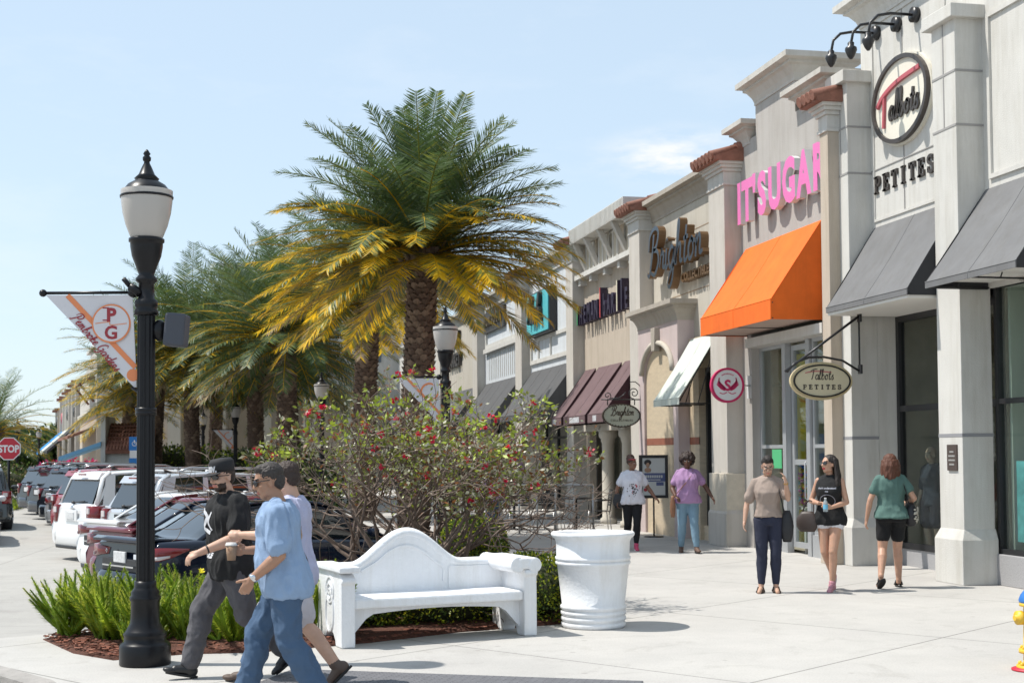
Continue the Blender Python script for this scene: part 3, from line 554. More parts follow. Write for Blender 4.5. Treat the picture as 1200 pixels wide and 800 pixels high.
# round hanging sign
T=thing('hanging_round_sign','round white hanging sign with raspberry red rim and winged crest','sign',(8.6,23.5,2.9)); hp=plane_fn((8.60,22.45,2.84),(1,0,0),(0,0,1)); M_rasp=mat('raspberry_red',(.55,.02,.11),.5); M_sw=mat('sign_white',(.75,.75,.75),.5)
mb=MB(); disc(mb,.285,.285,hp,-.03,.03,0); mb.build('sign_face',[M_sw],T); mb=MB(); ring(mb,.305,.305,.038,hp,-.04,.04,0); mb.build('sign_rim',[M_rasp],T)
mb=MB(); text(mb,'S',.26,plane_fn(hp(0,-.09,0),(1,0,0),(0,0,1)),.036,bold=.008,back=.03)
for s in (1,-1):
    for k in range(5): ribbon(mb,[(s*.05,-.09+k*.012),(s*(.12+k*.008),-.06+k*.03),(s*(.2-k*.012),.02+k*.028)],.02,hp,.034,back=.03)
    ribbon(mb,[(s*.01,-.12),(s*.08,-.15),(s*.15,-.13)],.014,hp,.034,back=.03)
for k in range(9):
    t=PI/2+(k-4)*.13; q=hp(.2*math.cos(t),.2*math.sin(t),0); mb.obox(q+V((0,-.032,0)),(.007,.003,.011),Matrix.Rotation(-(t-PI/2),3,'Y'))
mb.build('crest',[M_rasp],T); mb=MB(); mb.tube([(8.90,22.45,2.84),(9.10,22.62,2.84)],.012,6); mb.box(9.07,9.12,22.62,22.72,2.62,3.02); mb.build('bracket',[M_lw],T)
# ---------------------------------------------------------------- accessories shop with the script sign
X=9.1
B=thing('shop_building','beige stucco shop with mauve storefront surround and bronze script sign','shop building',(9.3,26,0),'shops along the pavement')
mb=MB(); mb.box(X,X+.6,23.7,28.2,3.9,6.85,0); mb.box(X+.6,X+5,23.5,28.4,6.5,6.7,0); mb.box(X+4.9,X+5,23.5,28.4,0,6.5); mb.box(X+.6,X+5,28.2,28.3,0,6.5); mb.build('wall',[S_beige],B)
mb=MB(); cornice(mb,28.2,23.75,X,6.62,7.05,.28,.5,ends=False); mb.build('cornice',[S_taupe],B)
mb=MB()
for z in (6.05,4.85): mb.box(X-.004,X+.01,23.8,28.2,z,z+.02)
mb.build('joint',[mat('joint_brown',(.30,.22,.15),.9)],B)
pilaster(B,23.8,23.0,8.8,9.4,6.88,S_pil,tile=True); mb=MB(); mb.box(8.86,9.4,22.95,23.78,.0,.95); 
p=MB(); p.box(8.76,9.3,22.97,23.84,0,1.30); p.build('stone_base',[mat('pale_travertine',(.56,.50,.41),.6,var=.12,vs=7)],B,bevel=.01)
pilaster(B,28.86,28.1,8.8,9.4,6.88,S_pil,tile=True)
# storefront box, with arched recess
xb=8.75; y0,y1=28.08,25.5; ya=26.75; n=14; aw=.95; zs=3.3
arch=[(ya+aw,0)]+[(ya+aw*math.cos(PI*i/n),zs+.55*math.sin(PI*i/n)) for i in range(n+1)]+[(ya-aw,0)]
out=[(y0,0),(y0,4.3),(y1,4.3),(y1,0)]
mb=MB(); vs=[];
# face with hole built as strips
pts=arch; m=len(pts)
top=[(max(y1,min(y0,q[0]*1.0)),4.3) for q in pts[1:-1]]
for i in range(1,m-2):
    a=pts[i];b=pts[i+1]; mb.prism([(xb,a[0],a[1]),(xb,b[0],b[1]),(xb,b[0],4.3),(xb,a[0],4.3)],(.3,0,0))
mb.box(xb,xb+.3,ya+aw,y0,0,4.3); mb.box(xb,xb+.3,y1,ya-aw,0,4.3); mb.box(xb+.3,X,y1,y0,4.1,4.3); mb.box(xb+.3,X+.01,y1,y1+.2,0,4.1)
mb.build('storefront_surround',[S_pink],B)
mb=MB(); cornice(mb,y0-.0,y1+.0,xb,4.28,4.68,.22,.56); mb.build('surround_cornice',[S_taupe],B)
mb=MB(); mb.box(xb+.05,xb+.25,ya-aw-.01,ya+aw+.01,0,3.2); 
for i in range(1,m-2):
    a=pts[i];b=pts[i+1]; mb.prism([(xb+.05,a[0],3.2),(xb+.05,b[0],3.2),(xb+.05,b[0],b[1]+.01),(xb+.05,a[0],a[1]+.01)],(.2,0,0))
mb.build('travertine_panel',[M_trav],B); mb=MB(); mb.box(xb+.045,xb+.06,ya-aw,ya+aw,1.83,1.97); mb.build('stone_band',[M_redband],B)
mb=MB(); hood=[(ya+(aw+.06)*math.cos(PI*i/n),zs+.62*math.sin(PI*i/n)) for i in range(n+1)]; mb.tube([(xb-.03,a,b) for a,b in hood],.06,6); mb.build('arch_hood',[S_beige],B); mb=MB(); mb.prism([(xb-.11,ya-.1,zs+.45),(xb-.11,ya+.1,zs+.45),(xb-.11,ya+.14,zs+.93),(xb-.11,ya-.14,zs+.93)],(.12,0,0)); mb.build('keystone',[S_taupe],B,bevel=.01)
# travertine wall and doorway right of the box
mb=MB(); mb.box(8.98,9.3,24.95,25.5,0,3.9); mb.box(8.98,9.3,23.8,24.95,3.3,3.9); mb.build('travertine_wall',[M_trav],B); mb=MB(); mb.box(8.975,9.0,24.95,25.49,1.83,1.97); mb.build('stone_band',[M_redband],B)
mb=MB(); mb.box(8.55,8.75,25.5,25.62,0,2.5); 
frame_window(B,9.15,24.9,23.85,.28,3.3,[.4],[],M_black,G_dark,.09,.1,'door'); mb=MB(); mb.box(9.05,9.25,23.85,24.95,0,.28); mb.build('stone_step',[M_trav],B); room(B,9.25,24.95,23.85,3.4,3,None)
awning(B,25.35,23.86,8.97,8.2,3.88,2.68,2.56,A_mint,'mint white awning over the doorway',sides=False)
T=thing('wall_lettering','bronze script word Brighton with small capitals standing off the beige wall','lettering',(X,26.4,5.6)); M_bl=mat('letter_face_blue_reflection',(.05,.065,.09),.3,metal=.4); M_br=mat('letter_return_bronze',(.17,.10,.05),.45,metal=.3)  # a bluish reflection is put into the colour of the letter faces
mb=MB(); script(mb,'Brighton',.41,plane_fn((X,25.85,5.40),(0,-1,0),(0,0,1)),.22,.28,0,1,slant=.16,back=.12,pen=.35,sx=1.02); mb.build('script_letters',[M_bl,M_br],T)
mb=MB(); text(mb,'COLLECTIBLES',.24,plane_fn((X,24.95,5.06),(0,-1,0),(0,0,1)),.16,0,0,bold=.008,spacing=1.1,back=.02); mb.build('small_letters',[M_br],T)
# hanging sign with scroll bracket
T=thing('hanging_oval_sign','grey green oval hanging sign reading Brighton with dark beaded rim on scroll ironwork','sign',(8.8,28.5,3)); hp=plane_fn((8.33,28.0,2.47),(1,0,0),(0,0,1)); M_gg=mat('sign_grey_green',(.38,.42,.36),.5); M_db=mat('sign_dark_brown',(.05,.035,.025),.5)
mb=MB(); disc(mb,.415,.245,hp,-.025,.025,0); mb.build('sign_face',[M_gg],T); mb=MB(); ring(mb,.425,.255,.022,hp,-.035,.035,0)
for k in range(36):
    t=2*PI*k/36; q=hp(.40*math.cos(t),.23*math.sin(t),.03); mb.ell(q,(.016,.012,.016),nu=6,nv=4)
mb.build('sign_rim',[M_db],T)
mb=MB(); script(mb,'Brighton',.088,plane_fn(hp(.02,.0,0),(1,0,0),(0,0,1)),.2,.032,back=.025,slant=.25,pen=.4,sx=.72); mb.build('script_letters',[M_db],T); mb=MB(); text(mb,'COLLECTIBLES',.062,plane_fn(hp(.0,-.125,0),(1,0,0),(0,0,1)),.032,spacing=1.25,back=.025); mb.build('letters',[M_db],T)
mb=MB(); mb.tube([hp(-.44,.34),hp(.52,.34)],.013,6); [mb.tube([hp(a,.22),hp(a,.34)],.012,6) for a in (-.3,.3)]
mb.tube([hp(.47+.0,.34),hp(.47,.80)],.014,6); mb.box(8.78,8.82,27.95,28.05,2.7,3.4)
def spiral(cx,cy,r0,turns,a0,s=1,n=22): return [hp(cx+r0*(1-.85*i/n)*math.cos(a0+s*2*PI*turns*i/n),cy+r0*(1-.85*i/n)*math.sin(a0+s*2*PI*turns*i/n)) for i in range(n+1)]
mb.tube(spiral(.29,.48,.13,1.6,-PI/2,-1),.011,6); mb.tube(spiral(-.3,.42,.09,1.3,-PI/2,1),.01,6); mb.tube([hp(.2,.72),hp(.32,.72),hp(.42,.64),hp(.46,.5)],.011,6); mb.tube([hp(-.22,.37),hp(-.05,.37),hp(.05,.44),hp(.1,.5)],.011,6)
mb.build('scroll_bracket',[M_black],T)
# ---------------------------------------------------------------- maroon awning shop
B=thing('shop_building','tan shop with overhanging white attic on brackets and three maroon awnings','shop building',(9.3,31.4,0),'shops along the pavement')
mb=MB(); mb.box(X,X+.6,28.7,34.1,3.5,7.0,0); mb.box(X+.6,X+5,28.4,34.1,6.4,6.6,0); mb.box(X+4.9,X+5,28.4,34.1,0,6.4); mb.build('wall',[S_tan],B)
mb=MB(); mb.box(8.7,X+.7,28.95,33.8,6.98,7.36,0)
for k in range(44): y=29.0+k*.11; mb.box(8.685,8.705,y,y+.05,7.0,7.34)
mb.build('attic_parapet',[S_white],B)
for y in (33.6,32.55,31.3,30.1,29.15): mb=MB(); mb.prism([(X,y,6.2),(X,y,6.45),(8.86,y,6.98),(8.72,y,6.98)],(0,-.16,0)); mb.build('bracket',[S_grey],B,bevel=.01)
mb=MB(); mb.box(8.85,X,28.95,33.85,6.08,6.2); [mb.box(8.92,X,y-.1,y+.1,5.93,6.08) for y in (33.6,32.55,31.3,30.1,29.2)]; mb.build('ledge',[S_white],B)
for y in (33.1,31.9,31.0,29.7): frame_window(B,9.08,y+.38,y-.38,6.22,6.95,[.5],[],S_white,mat('louvre_beige',(.45,.40,.32),.8),.07,.05,'attic_window')
pilaster(B,34.55,33.85,8.8,9.4,7.0,S_pil,tile=True)
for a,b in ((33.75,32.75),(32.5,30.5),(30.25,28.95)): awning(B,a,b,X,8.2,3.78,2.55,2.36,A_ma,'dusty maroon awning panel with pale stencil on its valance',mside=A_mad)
mb=MB(); 
for a,b in ((33.6,33.3),(31.9,31.0),(29.8,29.5)):
    mb.box(8.188,8.193,b,a,2.39,2.52)
mb.build('valance_stencil',[mat('stencil_white',(.5,.5,.52),.8,var=.5,vs=22)],B)
mb=MB(); mb.box(9.12,X+.2,28.86,29.2,0,3.5); mb.box(9.12,X+.2,33.5,33.85,0,3.5); mb.box(9.12,9.36,29.2,33.5,2.4,3.5); mb.build('lower_wall',[S_tan],B)
frame_window(B,9.6,33.5,29.2,.3,2.5,[.33,.66],[],M_black,G_dark,.07,.08,'window'); room(B,9.7,33.5,29.2,2.6,3,None)
for y in (29.55,31.2): 
    c=MB(); c.lathe([(.2,0),(.2,.12),(.15,.16),(.145,1.9),(.17,1.95),(.17,2.0),(.22,2.06),(.22,2.3)],(8.95,y,0),20); c.build('column',[S_beige],B)
mb=MB(); mb.box(8.75,9.2,29.2,33.5,2.2,2.36); mb.build('lintel',[S_beige],B)
T=thing('wall_lettering','tall narrow dark letters, one green and one red, above the maroon awnings','lettering',(X,31.5,5.2)); rn=random.Random(2)
M_pl=mat('letter_purple_black',(.03,.02,.045),.4); M_lg=mat('letter_green',(.10,.42,.18),.5); M_lr=mat('letter_red',(.45,.06,.06),.5); M_lcr=mat('letter_cream',(.6,.55,.42),.5)
PP=FP(X,33.95,5.0); xx=0
for i,(c,h) in enumerate([('T',.62),('H',.55),('E',.6),('M',.62),('A',.64),('N',.6),('l',.95),('b',.7),('A',.62),('R',.62),('l',.95),('I',.95),('E',.62)]):
    mb=MB(); m_=M_lg if i==0 else (M_lr if i==6 else (M_lcr if i==10 else M_pl)); text(mb,c,h*1.05,plane_fn(PP(xx+.16,-.05,0),(0,-1,0),(0,0,1)),.2,0,1,bold=.02,sx=.62,back=.02); mb.build('letter',[m_,M_pl],T); xx+=.36
# ---------------------------------------------------------------- following shops
def simple_shop(y0,y1,label,wm,top,awm,fr=None,tile=True,aw=(4.1,2.75),pil=S_pil,far=False):
    B=thing('shop_building',label,'shop building',(9.3,(y0+y1)/2,0),'shops along the pavement'); mb=MB(); mb.box(X,X+.5,y1,y0-.1,2.9,top,0); mb.box(X,X+.5,y1,y1+.8,0,2.9); mb.box(X+.5,X+5,y1,y0,top-.6,top-.4); mb.box(X+4.9,X+5,y1,y0,0,top-.5); mb.build('wall',[wm],B)
    mb=MB(); cornice(mb,y0,y1,X,top-.2,top+.2,.22,.5,ends=False); mb.build('cornice',[S_grey],B)
    pilaster(B,y0+.6,y0-.3,8.8,9.4,top,pil,tile=tile)
    if awm: awning(B,y0-.45,y1+.15,X,8.1,aw[0],aw[1],aw[1]-.15,awm)
    w_=frame_window(B,9.55,y0-.3,y1+.8,.3,2.9,[.33,.66],[.7],M_black,G_dark,.07,.08,'window'); room(B,9.65,y0-.3,y1+.8,2.95,2.5,None)
    return B
B=simple_shop(40.3,34.5,'white panelled shop with a turquoise sign board over its dark awning',S_bluewh,7.0,A_dk)
mb=MB(); frame_rect(mb,X,39.9,35.0,4.3,6.9,.12,.06); mb.box(X-.05,X-.001,35.12,39.78,4.95,5.05); [mb.box(X-.05,X-.001,y-.04,y+.04,4.42,4.95) for y in (38.9,37.4)]; mb.box(X-.05,X-.001,39.74,39.78,5.05,6.78); mb.build('timber_frame',[S_white],B)
T=thing('sign_board','square turquoise sign board with black brush lettering','sign',(X,38.1,5.7)); mb=MB(); mb.box(X-.22,X-.02,36.7,39.55,5.07,6.32); mb.build('board_back',[M_black],T); mb=MB(); mb.box(X-.25,X-.22,36.78,39.47,5.12,6.27); mb.build('board_face',[mat('turquoise',(.10,.50,.55),.5,var=.15,vs=2)],T)
mb=MB(); script(mb,'hsh',.36,plane_fn((X-.25,38.15,5.42),(0,-1,0),(0,0,1)),.3,.12,slant=.3,sx=1.5,pen=.1); mb.build('brush_letters',[M_black],T)
B=simple_shop(47.6,41.1,'pale blue white boarded shop with a small black sign panel',S_bluewh,6.9,A_dk)
mb=MB(); frame_rect(mb,X,47.0,41.6,5.3,6.8,.14,.07); mb.box(X-.12,X-.001,41.5,47.1,5.15,5.3); [mb.box(X-.02,X-.001,41.7+k*.32,41.72+k*.32,4.2,5.15) for k in range(16)]; mb.build('timber_frame',[S_white],B)
T=thing('sign_board','small black sign panel with raised lettering on the white boarded shop','sign',(X,45.6,6)); mb=MB(); mb.box(X-.1,X-.01,43.6,47.0,5.85,6.55); mb.build('board_back',[mat('sign_black_brown',(.05,.045,.04),.5)],T); mb=MB(); 
for k in range(7): text(mb,'MONSOLI'[k],.42,plane_fn((X-.1,46.6-k*.44,6.05),(0,-1,0),(0,0,1)),.08,bold=.01)
mb.build('letter_row',[mat('letter_bronze_gold',(.10,.075,.04),.5)],T)
B=simple_shop(56.0,48.4,'cream shop behind the palm trunk with two lines of dark capitals',S_beige,6.9,A_dk)
T=thing('wall_lettering','two lines of dark capitals on the cream wall right of the palm trunk','lettering',(X,53,5.5)); 
for k,s_ in enumerate(('BLACK','MARKET')):
    mb=MB(); text(mb,s_,.72,plane_fn((X,53.4,5.95-k*.85),(0,-1,0),(0,0,1)),.14,bold=.02,sx=1.1,back=.02); mb.build('letter_row',[M_bronze],T)
simple_shop(64.5,56.8,'grey shop left of the big palm trunk',S_grey,6.9,A_dk)
simple_shop(73.2,65.3,'pale shop with tile capped pillars beyond the palm row',S_white,6.9,A_dk)
simple_shop(82,74,'farthest beige shop of the main row',S_beige,6.9,A_bk)
# ---------------------------------------------------------------- buildings round the bend of the street
T=thing('tall_building','tall pale block rising behind the palm crowns','building',(0.1,73,0),world=False,rz=rad(-8))
mb=MB(); mb.box(0,9.5,0,14,0,11.2); mb.build('wall',[S_grey],T); mb=MB(); mb.box(-.25,9.75,-.25,14.2,11.2,11.7); mb.box(-.12,9.6,-.12,14,10.7,10.85); mb.build('cornice',[S_white],T); 

for q in [(-.06,-.01,y,y+1.2,6.5,9) for y in (2,6,10)]+[(x,x+1.3,-.06,-.01,6.5,9) for x in (1.5,4.2,6.9)]: mb=MB(); mb.box(*q); mb.build('window',[mat('far_window',(.08,.1,.12),.2)],T)
T=thing('colonnade_building','low beige building with square pillars between the palms','building',(-2.6,66,0),world=False,rz=rad(-8)); mb=MB(); mb.box(0,9,0.8,6,0,5.3); mb.build('wall',[S_tan],T)
for k in range(5): mb=MB(); mb.box(.1+k*2.1,.7+k*2.1,0,.8,0,4.6); mb.build('pillar',[S_beige],T)
mb=MB(); mb.box(-.1,9.1,-.1,6.1,4.6,5.5); mb.build('parapet',[S_white],T)
T=thing('corner_building','grey corner building with curved gable and beige base where the street bends','building',(-6.3,72.96,-.4),world=False,rz=rad(8.5))
mb=MB(); mb.box(0,7,0,16,0,4.3,1); mb.box(0,7,0,16,4.3,6.6,0); 
prof=[(0,6.6),(0,7.4),(.0,7.4)]; mb.prism([(0,16,6.6),(0,0,6.6),(0,0,7.7),(0,2.5,7.8),(0,5,7.6),(0,7,7.0),(0,10,6.9)],(7,0,0),0); mb.build('wall',[S_grey,S_tan],T)
mb=MB(); mb.box(-.15,7.1,-.15,16,4.25,4.5); mb.box(-.12,.3,-.12,7.2,7.72,7.88); mb.build('band_course',[S_white],T)
mb=MB(); [mb.box(x,x+.9,-.05,.0,5.0,6.2) for x in (3.6,5.2)]; mb.build('window',[MATS['far_window']],T)
T2=T; mb=MB(); mb.prism([(-.9,1.2,5.9),(-.05,1.2,6.35),(-.05,1.2,6.2),(-.9,1.2,5.75)],(0,5,0)); [mb.tube([(-.75,y,5.8),(-.05,y,4.9)],.06,4) for y in (1.4,6.0)]; mb.build('tile_hood',[M_tile],T)
mb=MB(); mb.prism([(-1.4,.3,3.1),(-.05,.3,3.6),(-.05,.3,3.45),(-1.4,.3,2.95)],(0,13,0)); mb.build('tile_canopy',[M_tile],T)
# row of small shopfronts beyond, along the bent street: local y runs away
row=[('pale grey shop with dark awning beyond the grey corner building',S_grey,6.4,A_bk),('grey shop with white awning between two capped pillars',S_white,6.3,A_mint),('orange ochre shop with blue awning at the end of the street',mat('ochre',(.52,.30,.07),.9,var=.08),6.2,A_blu),('faint beige shop farthest down the street',S_beige,5.6,A_dk)]
dirv=V((-math.sin(rad(8.5)),math.cos(rad(8.5)),0)); o=V((-6.3,72.96,-.4))+dirv*17
for i,(lb,m_,h,am) in enumerate(row):
    T=thing('shop_building',lb,'shop building',tuple(o),world=False,rz=rad(8.5)); mb=MB(); mb.box(0,6,0,9,0,h); mb.build('wall',[m_],T)
    
    for ya_ in (-.5,4.4): mb=MB(); mb.box(-.25,0,ya_,ya_+.6,0,h+.2); mb.build('pilaster',[S_pil],T); mb=MB(); mb.box(-.5,1,ya_-.1,ya_+.7,h+.2,h+.4); mb.build('tile_cap',[M_tile],T)
    mb=MB(); mb.prism([(-1.9,.3,2.4),(-.01,.3,4.1),(-.01,.3,4.05),(-1.88,.3,2.2),(-1.9,.3,2.2)],(0,7.5,0)); mb.build('awning',[am],T)
    mb=MB(); mb.box(-.05,0,.6,7.5,.4,2.4); mb.build('window',[MATS['far_window']],T)
    mb=MB(); mb.ell((-.15,3,5),(.1,.7,.45),nu=8,nv=5); mb.build('round_emblem',[M_red if i==2 else M_black],T)
    o+=dirv*9.6
# kiosk with red tile roof
T=thing('kiosk','small white kiosk with steep red tile roof beside the car park','kiosk',(-4.25,52.6,-.35),world=False,rz=rad(-3))
mb=MB(); mb.box(0,1.7,0,2.4,0,2.2); mb.prism([(0,0,2.2),(0,2.4,2.2),(0,1.2,3.1)],(.12,0,0)); mb.box(.5,1.4,-.03,0,1.0,1.8); mb.build('wall',[S_white],T)
mb=MB(); mb.prism([(.05,-.25,2.2),(.05,1.2,3.2),(.05,1.2,3.1),(.05,-.22,2.1)],(1.7,0,0)); mb.prism([(.05,2.65,2.2),(.05,1.2,3.2),(.05,1.2,3.1),(.05,2.6,2.1)],(1.7,0,0)); 
for k in range(14):
    x=.12+k*.118; mb.tube([(x,-.25,2.22),(x,1.2,3.22)],.062,8)
for r in range(1,7): f=r/7; mb.box(.05,1.75,-.27+1.45*f,-.22+1.45*f,2.26+1.0*f,2.31+1.0*f)
mb.build('tile_roof',[M_tile],T); mb=MB(); mb.box(-.12,.05,-.2,2.6,0,3.5); mb.build('gable_wall',[S_white],T)
mb=MB(); mb.prism([(-.1,-.3,2.55),(-1.6,-.3,2.0),(-1.6,-.3,1.85),(-.1,-.3,2.4)],(0,1.6,0)); mb.build('awning',[mat('awning_pale_blue',(.20,.42,.62),.8)],T)
# ================================================================== street lamps
M_lampblk=mat('lamp_black_paint',(.007,.007,.009),.35,spec=.3,var=.2,vs=30); M_globe=mat('lamp_globe',(.62,.58,.54),.25,trans=.35,spec=.5,stretch=(1,1,1)); M_globelo=M_globe
M_ban=mat('banner_cloth',(.62,.60,.62),.8,var=.05,vs=3); M_bor=mat('banner_orange',(.72,.24,.10),.7); M_bred=mat('banner_red',(.30,.03,.04),.7)
def banner_on(T,c,rz,H=4.0,detail=True):
    """triangular pennant hanging left of the post from a horizontal bar"""
    M=Matrix.Rotation(rz,3,'Z'); P=lambda a,b,d=0.: V(c)+M@V((a,-d,b))
    zt=2.96*H/4; L_=.80*H/4; hh=.76*H/4
    mb=MB(); mb.tube([P(0,zt),P(-L_-.02,zt)],.013*H/4,8); mb.ell(P(-L_-.03,zt),(.032,.032,.032),nu=8,nv=6); mb.ell(P(-.11,zt),(.045,.045,.045),nu=8,nv=6); mb.build('banner_arm',[M_lampblk],T); mb=MB(); mb.tube([P(0,zt-hh-.08),P(-.12,zt-hh-.0)],.012,6); mb.build('banner_clip',[M_lampblk],T)
    mb=MB(); tri=[(-L_,zt-.02),(-.11,zt-.02),(-.08,zt-hh)]; n=8; t=.004
    def wv(a,b): return .012*math.sin(a*9+b*5)
    for s_ in (t,-t):
        R_=[]
        for j in range(n+1):
            f=j/n; l=V((tri[0][0]+(tri[2][0]-.02-tri[0][0])*f,tri[0][1]+(tri[2][1]-tri[0][1])*f)); r=V((tri[1][0]+(tri[2][0]-tri[1][0])*f,tri[1][1]+(tri[2][1]-tri[1][1])*f)); R_.append([P(l.x+(r.x-l.x)*i/8,l.y+(r.y-l.y)*i/8,s_+wv(l.x+(r.x-l.x)*i/8,l.y)) for i in range(9)])
        vs=[p for r in R_ for p in r]; mb.add(vs,[(j*9+i,j*9+i+1,j*9+9+i+1,j*9+9+i) for j in range(n) for i in range(8)],0,True)
    ban=mb.build('banner',[M_ban],T,norm=False)
    zt_=zt; Pw=lambda a,b,d=0.: P(a,b,d+t+wv(a,b)+.003)
    mb=MB(); ribbon(mb,[(-.63*H/4,zt-.02),(-.09,zt-.60*H/4)],.042,Pw,0,k=12); disc(mb,.05,.05,plane_fn(Pw(-.11,zt-hh+.1),M@V((1,0,0)),(0,0,1)),-.001,.001); 
    if detail:
        q=plane_fn(Pw(-.285,zt-.255,.013),M@V((1,0,0)),(0,0,1)); disc(mb,.16,.16,q,-.001,.001); mb.build('orange_marks',[M_bor],ban)
        mb=MB(); disc(mb,.146,.146,q,.0015,.0045); mb.build('crest_disc',[M_ban],ban)
        mb=MB(); text(mb,'P',.15,plane_fn(q(-.0,.02,.002),M@V((1,0,0)),(0,0,1)),.006,bold=.006,back=.002); text(mb,'G',.15,plane_fn(q(.0,-.125,.002),M@V((1,0,0)),(0,0,1)),.006,bold=.004,back=.002)
        for x_,y_,w_,h_ in ((-.045,.022,.05,.010),(-.045,.123,.05,.010)): mb.prism([q(x_-w_/2,y_,.005),q(x_+w_/2,y_,.005),q(x_+w_/2,y_+h_,.005),q(x_-w_/2,y_+h_,.005)],q(0,0,.001)-q(0,0,0))
        an=rad(-51); u=V((math.cos(an),math.sin(an))); o2=V((-.43,zt-.43))
        Ps=lambda a,b,d=0.: Pw(o2.x+u.x*a-u.y*b,o2.y+u.y*a+u.x*b,.0035+d)
        script(mb,'Pembroke Gardens',.039,Ps,.24,0,slant=.25,pen=.5,sx=.90); mb.build('script_letters',[M_bred],ban)
        mb=MB(); ribbon(mb,[(-.13,.0),(-.02,.012),(.0,-.012),(.13,.0)],.006,q,.007); mb.build('divider',[M_bor],ban)
    else: 
        ring(mb,.15,.15,.03,plane_fn(Pw(-.26,zt-.24,.002),M@V((1,0,0)),(0,0,1)),-.001,.003); mb.build('orange_marks',[M_bor],ban)
def lamp_post(loc,label,H=4.0,rz=-.21,banner=True,detail=True,speaker=False,group='black street lamps with frosted globes',bside=1):
    T=thing('street_lamp',label,'street lamp',loc,group); s=H/4; c=V(loc)
    mb=MB(); n=32
    mb.lathe([(0,0),(.195,0),(.2,.01),(.2,.15),(.19,.17),(.165,.185),(.165,.23),(.172,.245),(.150,.27),(.118,.33),(.112,.38),(.112,.50),(.122,.515),(.122,.535),(.108,.55),(.112,.575),(.09,.60),(.085,.62),(.085,.66),(0,.66)],c,n); mb.v=[tuple(c+(V(v)-c)*s) for v in mb.v]; mb.build('base',[M_lampblk],T)
    mb=MB(); m=48; rings=[]
    for z in (.64,2.0,2.83): rings.append([c+V(((.066 if j%4<2 else .074)*(1-.04*(z>1))*math.cos(2*PI*j/m),(.066 if j%4<2 else .074)*(1-.04*(z>1))*math.sin(2*PI*j/m),z))*s for j in range(m)])
    mb.loft(rings,0,sm=False); sh=mb.build('shaft',[M_lampblk],T)
    mb=MB()
    mb.lathe([(.0,1.975),(.083,1.975),(.083,2.0),(.079,2.005),(.083,2.01),(.083,2.035),(.0,2.035)],c,24); mb.v=[tuple(c+(V(v)-c)*s) for v in mb.v]; mb.build('clamp_band',[M_lampblk],T); mb=MB()
    for z in (2.83,): mb.lathe([(.07,z-.06),(.095,z-.05),(.095,z-.02),(.08,z),(.09,z+.02),(.09,z+.06),(.065,z+.08),(.06,z+.2),(.085,z+.22),(.085,z+.24),(.06,z+.27),(.07,z+.3),(.115,z+.42),(.128,z+.5),(.128,z+.53),(.14,z+.535),(.14,z+.56),(.12,z+.57)],c,28)
    mb.v=[tuple(c+(V(v)-c)*s) for v in mb.v]; mb.build('collar',[M_lampblk],T)
    mb=MB(); mb.lathe([(.118,3.39),(.13,3.41),(.165,3.50),(.19,3.60),(.202,3.70),(.205,3.78)],c,36,cap=False); mb.lathe([(.114,3.39),(.126,3.41),(.161,3.50),(.186,3.60),(.198,3.70),(.201,3.78)],c,36,cap=False); mb.v=[tuple(c+(V(v)-c)*s) for v in mb.v]; mb.build('globe',[M_globe],T,norm=False)
    mb=MB(); mb.lathe([(.0,3.775),(.212,3.775),(.214,3.79),(.2,3.80),(.185,3.84),(.15,3.885),(.10,3.915),(.085,3.93),(.1,3.935),(.065,3.97),(.04,4.03),(.025,4.06),(.022,4.075),(.032,4.085),(.034,4.11),(.02,4.125),(.03,4.14),(.012,4.17),(.0,4.18)],c,36); mb.v=[tuple(c+(V(v)-c)*s*.985) for v in mb.v]; mb.build('lamp_cap',[M_lampblk],T)
    if banner: banner_on(T,loc,rz,H,detail)
    if speaker:
        M=Matrix.Rotation(rz,3,'Z'); mb=MB(); q=c+M@V((.25,0,2.72)); mb.obox(q,(.085,.1,.135),M@Matrix.Rotation(.08,3,'Y')); sp=mb.build('loudspeaker',[mat('speaker_charcoal',(.05,.055,.07),.6)],T,bevel=.02)
        mb=MB(); mb.ell(c+M@V((.11,0,2.72)),(.06,.06,.09),nu=12,nv=8); mb.tube([c+V((0,0,2.7)),q],.02,8); mb.build('speaker_mount',[M_lampblk],T)
        mb=MB(); mb.tube([c+M@V((-.04,-.04,3.02)),c+M@V((-.12,-.06,3.08))],.035,8); mb.tube([c+M@V((-.12,-.06,3.08)),c+M@V((-.17,-.07,3.14))],.02,8); mb.build('spotlight',[M_lampblk],T)
    return T
lamp_post((-.61,11.56,0),'tall black lamp in front of the ferns with pennant and loudspeaker',4.1,-.21,True,True,True)
lamp_post((3.53,21.76,0),'black lamp rising out of the red flowering bush',3.95,-.1,True,False)
lamp_post((2.64,37.3,-.2),'black lamp half hidden left of the second palm trunk',4.0,-.1,False,False)
lamp_post((.48,51.05,-.35),'black lamp with pennant behind the cap of the man in black',4.0,-.1,True,False)
lamp_post((-.84,63.6,-.35),'smaller black lamp with pennant left of the one behind the capped man',4.0,-.1,True,False)
lamp_post((-11.0,79.1,-.35),'distant black lamp above the stop sign',4.0,0,False,False); lamp_post((-11.8,94.5,-.35),'distant black lamp right of the stop sign before the blue awning',3.8,0,False,False)
